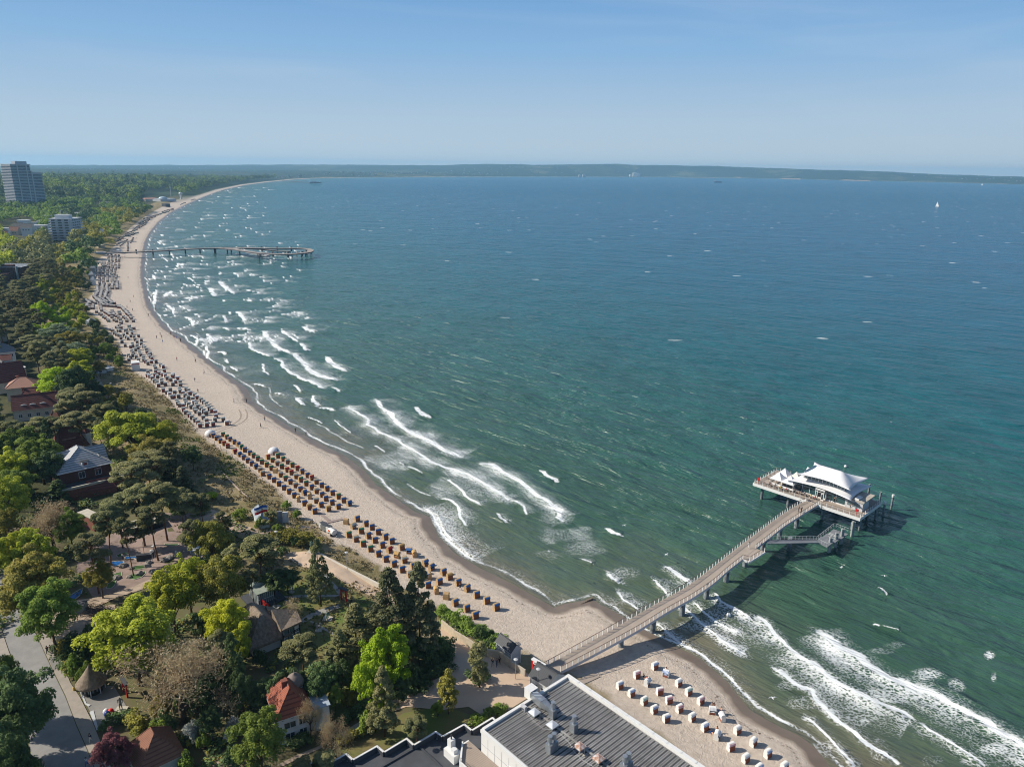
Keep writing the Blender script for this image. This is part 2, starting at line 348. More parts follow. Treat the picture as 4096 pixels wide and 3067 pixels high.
# (converter, crest width m, lace seaward m, lace shoreward m, lace density, points)
BR = [
 (Za,1.6,15,6,.75,[(550,0),(600,70),(660,110),(700,170),(800,240),(900,290),(1000,350),(1080,390),(1170,420)]),
 (Za,.9,11,9,.75,[(355,50),(430,110),(490,140),(500,190),(600,250),(700,290),(760,340),(850,390),(950,460),(1050,500),(1150,530),(1250,560),(1340,620),(1420,670),(1530,735)]),
 (Za,1.3,9,10,.7,[(1345,475),(1440,500),(1500,550),(1600,600),(1700,680),(1780,740),(1850,780),(1900,820),(1890,870),(1935,885)]),
 (Za,.6,9,2,.7,[(1080,590),(1140,630),(1200,690),(1240,730),(1320,770)]),(Za,.6,8,1,.7,[(1040,730),(1120,755),(1160,800),(1170,860),(1215,925)]),
 (Za,.45,12,2,.85,[(910,800),(970,840),(1000,900),(1040,980),(1110,1060),(1200,1130),(1280,1180)]),(Za,1.6,4,1,.6,[(1770,530),(1800,560),(1880,600)]),
 (Za,.5,6,1,.6,[(1575,745),(1640,790),(1660,840)]),(Za,.6,5,1,.55,[(1450,840),(1480,880),(1520,900)]),(Za,1.8,4,1,.5,[(845,60),(880,110),(950,130)]),
 (Za,1,4,0,.4,[(150,60),(240,75)]),(Za,.5,4,0,.4,[(50,130),(160,170)]),(Za,.45,4,0,.5,[(255,150),(290,190),(330,220),(370,245)]),(Za,1,3,0,.4,[(90,0),(130,45)]),
 (Za,.4,3,0,.4,[(550,340),(620,385)]),(Za,.4,3,0,.4,[(790,495),(850,515),(900,540)]),(Za,.3,10,0,.5,[(725,460),(760,480)]),
 (Zb,.9,2,1,.5,[(710,40),(760,80),(850,100)]),(Zb,.6,6,1,.7,[(725,435),(770,490),(820,510)]),(Zb,1,5,4,.7,[(1250,370),(1320,430),(1380,480),(1440,520)]),
 (Zb,.4,6,1,.7,[(1130,490),(1200,560),(1260,625)]),(Zb,.4,6,1,.6,[(815,600),(860,670),(940,710),(1000,755)]),
 (Zb,.5,6,3,.8,[(1370,710),(1450,780),(1520,850),(1600,920),(1700,1000),(1800,1080),(1900,1140)]),(Zb,.4,5,3,.8,[(1490,690),(1560,770),(1650,830),(1720,890),(1800,930),(1900,960)]),
 (Zb,.5,1,8,.8,[(1670,610),(1720,680),(1800,720),(1900,770),(2000,830)]),(Zb,.3,4,2,.65,[(1165,875),(1250,960),(1350,1030),(1440,1090)]),(Zb,.25,4,2,.45,[(500,305),(600,345)]),
 (Zc,.9,5,12,.95,[(-150,370),(-60,440),(0,540),(100,630),(200,710),(320,780),(420,860),(550,950),(700,1030),(850,1110),(1000,1160),(1180,1240)]),
 (Zc,1.55,8,13,1.0,[(380,490),(470,560),(560,640),(700,720),(850,820),(1000,910),(1150,970),(1300,1020),(1450,1100),(1600,1180),(1750,1270),(1900,1360),(2050,1440),(2150,1500),(2300,1580)]),
 (Zc,.8,6,2,.9,[(0,825),(60,860),(130,920),(220,975),(300,1010),(340,1090),(430,1170),(550,1280),(700,1400),(850,1510),(1030,1620)]),
 (Zc,.4,4,2,.9,[(265,1235),(350,1310),(450,1400),(520,1480),(600,1570),(680,1656)]),(Zc,.4,5,5,.7,[(1250,1280),(1320,1350),(1400,1390),(1500,1450),(1650,1540),(1800,1640)]),
 (Zc,.4,2,1,.5,[(890,110),(950,170)]),(Zc,.3,.6,.3,.8,[(850,430),(940,450),(1080,490)]),
 (Zd,2.2,12,1,.8,[(1545,940),(1570,990),(1620,1030),(1640,1070),(1700,1110),(1760,1130)]),(Zd,1,14,1,.75,[(1420,1040),(1430,1090),(1500,1130),(1560,1150),(1610,1160)]),
 (Zd,2.4,16,0,.75,[(1900,905),(1930,930),(1980,945)]),(Zd,1.6,14,1,.75,[(1710,940),(1760,980),(1840,1030)]),(Zd,2.3,12,3,.8,[(1800,1140),(1850,1180),(1900,1230),(1950,1290),(2030,1340),(2120,1365),(2200,1370)]),
 (Zd,2.6,9,1,.8,[(2100,1170),(2130,1220),(2208,1270),(2260,1290)]),(Zd,1.2,11,1,.7,[(1650,1180),(1700,1210),(1730,1270),(1800,1320),(1900,1370),(1990,1400),(2060,1440)]),
 (Zd,1.8,8,0,.7,[(1870,1050),(1900,1080),(1920,1110),(1960,1105)]),(Zd,1.2,12,0,.7,[(1050,965),(1080,1000),(1130,1030)]),(Zd,3,16,1,.7,[(1160,500),(1180,540),(1230,570),(1280,605)]),
 (Zd,2.6,16,1,.7,[(1075,560),(1090,600),(1115,630)]),(Zd,2,25,0,.6,[(1180,485),(1230,490)]),(Zd,2.4,45,0,.7,[(1400,580),(1450,590)]),(Zd,2.6,12,0,.6,[(670,635),(710,600),(740,605)]),
 (Zd,2,20,0,.6,[(1040,500),(1060,490)]),(Zd,2.2,18,0,.7,[(1320,770),(1350,810),(1380,850)]),(Zd,1.6,14,0,.6,[(870,765),(910,745),(980,745)]),(Zd,1.1,12,0,.6,[(700,710),(750,750),(750,790)]),
 (Zd,1.5,16,0,.6,[(870,815),(920,855),(930,890)]),(Zd,1.2,16,0,.6,[(1200,800),(1215,840)]),(Zd,1.3,12,0,.6,[(1195,910),(1240,930)]),(Zd,2,14,0,.6,[(1380,920),(1420,930)]),
 (Zd,1.5,8,0,.6,[(575,445),(590,480),(610,480)]),(Zd,1.5,9,0,.6,[(600,590),(590,650),(580,700)]),(Zd,1.8,6,0,.5,[(1165,1125),(1200,1145)]),(Zd,1,8,0,.5,[(1220,1190),(1230,1220)]),
 (Zd,1,14,0,.6,[(1260,1255),(1310,1290)]),(Zd,1,10,0,.6,[(1045,1070),(1060,1130),(1040,1180)]),(Zd,.9,10,0,.5,[(900,975),(970,1010),(960,1060)]),(Zd,1.7,7,0,.6,[(1835,1530),(1870,1580),(1900,1590)]),
 (Zd,1.2,8,0,.6,[(1980,1510),(1990,1560),(2030,1605)]),(Zd,1.4,9,0,.5,[(2160,1440),(2208,1470)]),(Zd,1.4,8,0,.5,[(2060,1620),(2150,1640)]),(Zd,.8,9,0,.5,[(1660,1490),(1720,1500)]),
 (Zd,1,12,0,.6,[(1470,1410),(1550,1430)]),(Zd,1,8,0,.5,[(1820,1420),(1870,1470)]),(Zd,.8,10,0,.5,[(1540,1230),(1560,1300),(1600,1320)]),(Zd,1.6,14,0,.6,[(800,340),(790,370),(860,380)]),
 (Zd,1.2,14,0,.6,[(640,280),(700,320)]),(Zd,1.4,20,0,.6,[(735,250),(760,290),(820,300)]),(Zd,1.4,12,0,.5,[(890,470),(930,500)]),(Zd,1.2,14,0,.5,[(830,520),(900,545)]),(Zd,1.6,14,0,.5,[(940,545),(1000,560)]),
]
R, T, Fs = polar_grid(30, 15300, 700, .02, 43.5, .00145, lo=.0022)
x = R * np.sin(T); y = R * np.cos(T)
sd = -land_d(x, y)
foam = np.zeros(x.shape); hgt = np.zeros(x.shape)
def breaker(pts, cw, back_l, fwd_l, dens, seaward=(.85, .52), up=.55):
    global foam, hgt
    P2 = np.array([(p[0], p[1]) for p in pts]); pad = max(back_l, fwd_l, 6) * 1.7 + 8
    x0, y0 = P2.min(0) - pad; x1, y1 = P2.max(0) + pad
    ii = np.nonzero((x > x0) & (x < x1) & (y > y0) & (y < y1))[0]
    if not len(ii): return
    X = x[ii]; Y = y[ii]; wob = (fbm(X / 3.1, Y / 3.1, 3, 21) - .5) * 1.6 * min(cw, 1.2)
    d, s, t = seg_dist(X, Y, P2)
    ch = P2[-1] - P2[0]; sgn = 1.0 if (ch[0] * seaward[1] - ch[1] * seaward[0]) > 0 else -1.0      # which side of the line faces the open sea
    sea = s * sgn; dd = d * sea + wob
    end = sstep(0, .06, t) * (1 - sstep(.94, 1, t)) * .8 + .2
    prof = np.where(dd < 0, 1 - sstep(cw * .15, cw * .35, -dd), 1 - sstep(cw * .3, cw * 1.3, dd)) * (d < cw * 2.5)
    cap = np.clip(prof, 0, 1) * (.45 + .55 * end)
    nz = fbm(X / 6, Y / 6, 3, 31)
    lb = np.where(dd >= 0, np.exp(-(dd / (back_l * .55 + .01)) ** 1.4), np.exp(-(-dd / (fwd_l * .6 + .01)) ** 1.6)) * dens * (.35 + .85 * nz)
    lb = lb * np.where((t <= 0) | (t >= 1), np.exp(-d / (2.0 + back_l * .25)), 1)
    foam[ii] = np.maximum(foam[ii], np.maximum(cap * 1.3, lb * LK[0]))
    hgt[ii] = np.maximum(hgt[ii], up * np.exp(-np.where(dd < 0, (dd / (cw * .9 + .3)) ** 2, (dd / (cw * 2.2 + 1.2)) ** 2)) * end * (sd[ii] > 2))
LK = [.66]
for cv, cw, bl, fl, de, pts in BR:
    LK[0] = .7 if cv is Zc else .86
    if cv is not Zc: bl *= 1.5
    sw = (.9, .12) if cv is Zd else ((.82, .57) if cv is not Zc else (.7, .72))
    breaker([cv(*p) for p in pts], cw, bl, fl, de, sw, .3 + cw * .14)
# smaller surf along the far beach
LK[0] = .74
sp = np.array([(p.x, p.y) for p in shore])
for q in range(820):
    k = rng.uniform(0, 1); f = 33 + k ** .7 * 26; i = int(f); p = sp[i] * (1 - (f - i)) + sp[i + 1] * (f - i)
    off = (10 + 150 * rng.uniform(0, 1) ** 1.25) * float(np.clip(p[1] / 800, .45, 1.25))
    c = p + np.array([off, off * rng.uniform(-.5, .3)]); rr = np.hypot(*c)
    if rr > 3600 or rr < 430 or (rr < 700 and q % 3 == 0): continue
    L = rng.uniform(3, 10) * (1 + rr / 1800); a = rng.uniform(-.6, .6) + math.pi / 2
    pts = [c + np.array([math.cos(a + .25 * j), math.sin(a + .25 * j)]) * L * (j / 2.0) for j in (-1, 0, 1)]
    breaker(pts, rng.uniform(.3, .8) * (1 + rr / 1300), rng.uniform(8, 30) * (1 + rr / 1800), 0, rng.uniform(.6, .95), (.95, .1), .35)
# lace patches drifting between the breakers
for cv, px_, py_, rx, ry, de in ((Zd,1650,1060,180,80,.6),(Zd,2000,1290,260,100,.55),(Zd,1250,1180,220,60,.42),(Zd,1150,560,170,60,.55),(Zd,1500,1300,260,60,.45),(Zd,900,640,220,40,.42),(Zd,1750,1500,200,60,.5),(Zd,700,860,160,40,.4),(Zd,900,830,200,40,.42),(Zd,2150,1240,120,50,.6),(Za,700,430,280,120,.66),(Za,430,250,200,90,.5),(Za,1250,690,200,70,.62),(Za,1100,900,90,130,.72),(Za,1020,820,70,60,.7),(Za,1400,480,160,60,.5),(Za,1900,1000,300,110,.62),(Za,2050,1080,260,90,.55),(Za,1800,1130,200,70,.5),(Za,1150,640,260,110,.6),(Za,1650,560,120,60,.5),(Za,900,320,150,80,.5),(Za,1150,300,120,50,.42),(Za,1500,700,120,60,.5),(Zb,330,110,330,90,.62),(Zb,560,230,260,80,.5),(Zb,900,420,180,90,.55),
  (Zb,1300,520,180,60,.6),(Zb,1700,800,200,110,.6),(Zb,1450,900,220,80,.55),(Zb,2000,1000,160,120,.6),(Zc,1050,600,140,60,.55),(Zc,900,660,200,40,.5),(Zc,1300,860,260,110,.85),(Zc,1550,950,120,110,.65),(Zc,1850,700,80,75,1.0),(Zc,1890,870,40,60,.8),(Zc,1350,1600,160,90,.45),(Zc,1750,1600,200,80,.6),
  (Zc,500,700,300,100,.7),(Zc,1000,1050,330,90,.75),(Zc,700,1250,250,130,.65),(Zc,900,1500,120,140,.6),(Zc,1900,1500,330,110,.85),(Zc,250,1100,200,80,.5),(Zc,400,1500,160,110,.5),(Zc,100,950,140,60,.5)):
    c = cv(px_, py_); e1 = cv(px_ + rx, py_) - c; e2 = cv(px_, py_ + ry) - c; l1 = e1.length; l2 = e2.length
    ii = np.nonzero((np.abs(x - c.x) < l1 * 1.5 + l2) & (np.abs(y - c.y) < l2 * 1.5 + l1))[0]; X = x[ii] - c.x; Y = y[ii] - c.y
    det = e1.x * e2.y - e1.y * e2.x; A = (X * e2.y - Y * e2.x) / det; B = (Y * e1.x - X * e1.y) / det
    q = np.sqrt(A * A + B * B) + (fbm(x[ii] / 7, y[ii] / 7, 3, 77) - .5) * .9
    foam[ii] = np.maximum(foam[ii], de * .72 * (1 - sstep(.35, 1.1, q)) * (.55 + .6 * fbm(x[ii] / 5, y[ii] / 5, 3, 78)))
# swash at the water's edge
wob = 5 * (fbm(x / 16, y / 16, 3, 41) - .5)
sw = sd + wob; edge = np.exp(-((sw - 1.6) / .38) ** 2) * (-.1 + 1.2 * fbm(x / 7, y / 7, 3, 42)) + .26 * sstep(-1, 1, sw) * (1 - sstep(3, 8, sw)) * (.4 + fbm(x / 6, y / 6, 3, 43))
edge += .6 * np.exp(-((sw - 7 - 3 * fbm(x / 30, y / 30, 2, 44)) / .5) ** 2) * sstep(.5, .6, fbm(x / 14, y / 14, 2, 45))
near = (sd > -4) & (sd < 16)
foam = np.where(near, np.maximum(foam, edge * (R < 3500)), foam)
# swell: real height, smaller towards the horizon and the shore
rot = math.radians(52); px2 = x * math.cos(rot) + y * math.sin(rot); py2 = -x * math.sin(rot) + y * math.cos(rot)
amp = sstep(4, 60, sd) * (1 - sstep(250, 700, R))
sw1 = np.sin(px2 / 2.2 + 3 * fbm(px2 / 30, py2 / 40, 3, 51) * 2) * .13 + np.sin(px2 / 1.35 + py2 / 9 + 6 * fbm(px2 / 14, py2 / 22, 2, 52)) * .05 + (fbm(px2 / 5, py2 / 11, 3, 53) - .5) * .35
z = amp * sw1 + hgt * (1 - sstep(600, 1500, R)) + .03
# a thin tongue of swash runs up the sand
z = np.where(sd < 0, np.minimum(z, .02), z)
me = np_mesh('sea', np.stack([x, y, z], 1), Fs, smooth=True)
for nm, arr in (('foam', foam), ('off', np.clip(sd, -50, 3000)), ('dist', R)):
    at = me.attributes.new(nm, 'FLOAT', 'POINT'); at.data.foreach_set('value', arr.astype(np.float32))
sea = link('sea', me); tag(sea, kind='structure')
def sea_mat():
    m = bpy.data.materials.new('sea_water'); m.use_nodes = True; t = m.node_tree; n = t.nodes; L = t.links; b = n['Principled BSDF']
    def N(tp, **k):
        o = n.new(tp)
        for a, v in k.items(): setattr(o, a, v)
        return o
    g = N('ShaderNodeNewGeometry'); pos = g.outputs['Position']
    def mp(sx, sy, rz):
        r0 = N('ShaderNodeMapping'); r0.inputs['Rotation'].default_value = (0, 0, rz); L.new(pos, r0.inputs[0])
        q = N('ShaderNodeMapping'); q.inputs['Scale'].default_value = (sx, sy, 1); L.new(r0.outputs[0], q.inputs[0]); return q.outputs[0]
    def noise(vec, s, det=4, rough=.6, dist=0):
        z = N('ShaderNodeTexNoise'); z.inputs['Scale'].default_value = s; z.inputs['Detail'].default_value = det; z.inputs['Roughness'].default_value = rough; z.inputs['Distortion'].default_value = dist; L.new(vec, z.inputs['Vector']); return z.outputs['Fac']
    def mr(x, a, b2, c=0, d=1, st='LINEAR'):
        q = N('ShaderNodeMapRange', interpolation_type=st); L.new(x, q.inputs[0])
        for i, v in enumerate((a, b2, c, d)): q.inputs[i + 1].default_value = v
        return q.outputs[0]
    def ma(op, x, y=None, c=False):
        q = N('ShaderNodeMath', operation=op); q.use_clamp = c
        for i, v in enumerate((x, y)):
            if v is None: continue
            if isinstance(v, (int, float)): q.inputs[i].default_value = v
            else: L.new(v, q.inputs[i])
        return q.outputs[0]
    A = lambda nm: N('ShaderNodeAttribute', attribute_name=nm).outputs['Fac']
    fo, off, ds = A('foam'), A('off'), A('dist')
    # body colour by depth; offshore stops also carry the blue of reflected sky
    offn = ma('ADD', off, ma('MULTIPLY', ma('SUBTRACT', noise(pos, .018, 4), .5), 60.0))
    r = N('ShaderNodeValToRGB'); e = r.color_ramp.elements
    stops = [(0, (.125, .12, .08)), (.012, (.078, .105, .065)), (.04, (.04, .092, .056)), (.1, (.026, .092, .068)), (.24, (.008, .086, .098)), (.5, (.0, .078, .130)), (1, (.0, .074, .145))]
    while len(e) < len(stops): e.new(.5)
    for q, (p, c) in zip(e, stops): q.position = p; q.color = (*c, 1)
    L.new(mr(offn, 0, 900), r.inputs[0])
    pt = noise(mp(1, .6, 0), .03, 5, .7); mlt = N('ShaderNodeMix', data_type='RGBA', blend_type='MULTIPLY'); mlt.inputs[0].default_value = 1
    L.new(r.outputs[0], mlt.inputs[6]); L.new(mr(pt, .3, .7, .82, 1.2), mlt.inputs[7])
    # lace pattern
    v1 = N('ShaderNodeTexVoronoi', feature='DISTANCE_TO_EDGE'); v1.inputs['Scale'].default_value = 1.15
    wp = N('ShaderNodeVectorMath', operation='ADD'); nv = N('ShaderNodeTexNoise'); nv.inputs['Scale'].default_value = .9; nv.inputs['Detail'].default_value = 4; L.new(mp(1, 1.3, .6), nv.inputs['Vector'])
    sc_ = N('ShaderNodeVectorMath', operation='SCALE'); sc_.inputs['Scale'].default_value = 1.8; L.new(nv.outputs['Color'], sc_.inputs[0]); L.new(mp(1, 1.5, .6), wp.inputs[0]); L.new(sc_.outputs[0], wp.inputs[1]); L.new(wp.outputs[0], v1.inputs['Vector'])
    lace = mr(v1.outputs['Distance'], 0, .3, 1, 0)
    fine = noise(mp(1, 1.6, .6), 2.2, 3, .7)
    pat = ma('ADD', ma('MULTIPLY', lace, .55), ma('MULTIPLY', fine, .55))
    th = ma('ADD', ma('MULTIPLY', fo, 1.25), ma('SUBTRACT', pat, 1.02))
    fm = mr(th, -.05, .28, 0, 1, 'SMOOTHSTEP')
    fm = ma('MULTIPLY', fm, ma('MULTIPLY', mr(fo, .06, .2), mr(fo, .3, .9, .62, 1)))
    # small white caps out at sea
    wc = N('ShaderNodeTexVoronoi'); wc.inputs['Scale'].default_value = .036; wc.inputs['Randomness'].default_value = 1; L.new(mp(.55, 1.0, .12), wc.inputs['Vector'])
    wn = noise(mp(1, 3, .1), .16, 3, .8)
    sepc = N('ShaderNodeSeparateColor'); L.new(wc.outputs['Color'], sepc.inputs[0])
    keep = mr(sepc.outputs[0], .45, .5)
    cap = ma('MULTIPLY', mr(ma('ADD', wc.outputs['Distance'], ma('MULTIPLY', wn, .2)), .165, .19, 1, 0), keep)
    cap = ma('MULTIPLY', cap, ma('MULTIPLY', mr(off, 120, 300), mr(ds, 300, 500)))
    fm = ma('MAXIMUM', fm, ma('MULTIPLY', cap, .75))
    # normals: short wind waves over longer ones
    w1 = noise(mp(.34, 1, .66), .5, 5, .66, .5); w2 = noise(mp(.28, 1, .75), .11, 4, .6, .5); w3 = noise(mp(.3, 1, .35), .02, 5, .7)
    wa = noise(mp(.3, 1, .66), .24, 3, .55, .4); wb = noise(mp(.3, 1, .5), .045, 4, .6, .3)
    h = ma('ADD', ma('ADD', ma('MULTIPLY', w1, mr(off, 0, 60, .5, 1.1)), ma('MULTIPLY', wa, mr(off, 0, 80, .8, 3.2))), ma('ADD', ma('ADD', ma('MULTIPLY', w2, mr(off, 0, 80, 1.5, 4.5)), ma('MULTIPLY', wb, mr(ds, 200, 1500, 1.5, 12))), ma('MULTIPLY', w3, mr(ds, 400, 3000, 1.5, 24))))
    bp = N('ShaderNodeBump'); bp.inputs['Strength'].default_value = .9; bp.inputs['Distance'].default_value = 1.0; L.new(h, bp.inputs['Height'])
    bf = N('ShaderNodeBump'); bf.inputs['Strength'].default_value = .5; bf.inputs['Distance'].default_value = .25; L.new(fm, bf.inputs['Height']); L.new(bp.outputs[0], bf.inputs['Normal'])
    L.new(bf.outputs[0], b.inputs['Normal'])
    mx = N('ShaderNodeMix', data_type='RGBA'); L.new(fm, mx.inputs[0]); L.new(mlt.outputs[2], mx.inputs[6]); mx.inputs[7].default_value = (.78, .8, .8, 1)
    L.new(mx.outputs[2], b.inputs['Base Color']); L.new(mr(fm, 0, 1, .2, .85), b.inputs['Roughness']); L.new(ma('MULTIPLY', mr(fm, 0, 1, 1, .2), mr(ds, 500, 3000, .5, .1)), b.inputs['Specular IOR Level'])
    b.inputs['IOR'].default_value = 1.33
    return m
me.materials.append(sea_mat())
# ------------------------------------------------------------------ TREES
def leaf_mat(name, c1, c2, var=.25, trans=.38):
    m = bpy.data.materials.new(name); m.use_nodes = True; t = m.node_tree; n = t.nodes; L = t.links; b = n['Principled BSDF']; out = n['Material Output']
    b.inputs['Roughness'].default_value = .75; b.inputs['Specular IOR Level'].default_value = .2
    g = n.new('ShaderNodeNewGeometry'); nz = n.new('ShaderNodeTexNoise'); nz.inputs['Scale'].default_value = .35; nz.inputs['Detail'].default_value = 5; nz.inputs['Roughness'].default_value = .7
    L.new(g.outputs['Position'], nz.inputs['Vector'])
    r = n.new('ShaderNodeValToRGB'); r.color_ramp.elements[0].position = .36; r.color_ramp.elements[1].position = .64
    r.color_ramp.elements[0].color = (*c1, 1); r.color_ramp.elements[1].color = (*c2, 1); L.new(nz.outputs['Fac'], r.inputs[0])
    oi = n.new('ShaderNodeObjectInfo'); hs = n.new('ShaderNodeHueSaturation')
    m1 = n.new('ShaderNodeMapRange'); m1.inputs[3].default_value = .5 - .035 * var * 4 * .4; m1.inputs[4].default_value = .5 + .035 * var * 4 * .4; L.new(oi.outputs['Random'], m1.inputs[0])
    mm = n.new('ShaderNodeMath'); mm.operation = 'MULTIPLY'; mm.inputs[1].default_value = 7.31; L.new(oi.outputs['Random'], mm.inputs[0]); fr = n.new('ShaderNodeMath'); fr.operation = 'FRACT'; L.new(mm.outputs[0], fr.inputs[0])
    m2 = n.new('ShaderNodeMapRange'); m2.inputs[3].default_value = 1 - var; m2.inputs[4].default_value = 1 + var; L.new(fr.outputs[0], m2.inputs[0])
    L.new(m1.outputs[0], hs.inputs['Hue']); L.new(m2.outputs[0], hs.inputs['Value']); L.new(r.outputs[0], hs.inputs['Color']); L.new(hs.outputs[0], b.inputs['Base Color'])
    if trans:
        tr = n.new('ShaderNodeBsdfTranslucent'); L.new(hs.outputs[0], tr.inputs[0]); mx = n.new('ShaderNodeMixShader'); mx.inputs[0].default_value = trans
        L.new(b.outputs[0], mx.inputs[1]); L.new(tr.outputs[0], mx.inputs[2]); L.new(mx.outputs[0], out.inputs['Surface'])
    return m
LM = dict(
 Y=leaf_mat('leaf_spring_yellow', (0.287, 0.342, 0.027), (0.547, 0.573, 0.062), .15),
 L=leaf_mat('leaf_lemon', (0.410, 0.437, 0.027), (0.600, 0.600, 0.055), .08),
 K=leaf_mat('leaf_bright_lime', (0.273, 0.410, 0.020), (0.465, 0.600, 0.041), .1),
 G=leaf_mat('leaf_green', (0.137, 0.205, 0.034), (0.273, 0.368, 0.068), .2),
 O=leaf_mat('leaf_young_oak', (0.218, 0.212, 0.041), (0.396, 0.355, 0.075), .2),
 P=leaf_mat('needles_pine', (0.143, 0.153, 0.062), (0.287, 0.280, 0.116), .25, .22),
 C=leaf_mat('needles_dark', (0.068, 0.080, 0.038), (0.164, 0.164, 0.075), .2, .1),
 W=leaf_mat('leaf_silver', (0.178, 0.232, 0.137), (0.328, 0.396, 0.246), .12),
 R=leaf_mat('leaf_copper', (0.137, 0.048, 0.062), (0.300, 0.123, 0.137), .1),
 D=leaf_mat('leaf_dark', (0.062, 0.102, 0.032), (0.137, 0.192, 0.068), .25, .15),
 F=leaf_mat('leaf_blossom', (0.218, 0.273, 0.164), (0.600, 0.600, 0.600), .1),
 B=leaf_mat('twigs', (0.465, 0.342, 0.205), (0.600, 0.533, 0.342), .1, .5))
bark = mat('bark', (.13, .09, .06), .95, noise=.5, scale=3); bark_red = mat('bark_pine', (.22, .12, .07), .95, noise=.5, scale=3)
def quads(c, nrm, size, rg, asp=1.5):
    """leaf quads centred at c with normals nrm"""
    n = len(c); nrm = nrm / (np.linalg.norm(nrm, axis=1, keepdims=True) + 1e-9)
    a = np.cross(nrm, rg.normal(size=(n, 3))); a /= np.linalg.norm(a, axis=1, keepdims=True) + 1e-9; b = np.cross(nrm, a)
    s = size[:, None]; A = a * s * asp * .5; B = b * s * .5; bend = nrm * s * .18
    v = np.stack([c - A, c - B + bend, c + A, c + B + bend], 1).reshape(-1, 3)
    return v, np.arange(4 * n).reshape(-1, 4)
def clumps(cen, rad, flat, per, leaf, rg, up=.35):
    C_, N_ = [], []
    for c, r in zip(cen, rad):
        n = max(6, int(per * r * r)); d = rg.normal(size=(n, 3)); d /= np.linalg.norm(d, axis=1, keepdims=True)
        d[:, 2] = np.where(d[:, 2] < -.35, -d[:, 2], d[:, 2])
        rr = r * (.55 + .5 * rg.random(n) ** .6)[:, None]; p = c + d * rr * np.array([1, 1, flat])
        C_.append(p); N_.append(d * np.array([1, 1, 1 / flat]) * .9 + rg.normal(size=(n, 3)) * .55 + np.array([-.25, 0, up + .3]))
    c = np.concatenate(C_); return quads(c, np.concatenate(N_), leaf * (.6 + .8 * rg.random(len(c))), rg)
def tube(mb, pts, r0, r1, n=5):
    k = len(pts) - 1
    for i in range(k): mb.bar(pts[i], pts[i + 1], r0 + (r1 - r0) * i / k, n, 0, r0 + (r1 - r0) * (i + 1) / k)
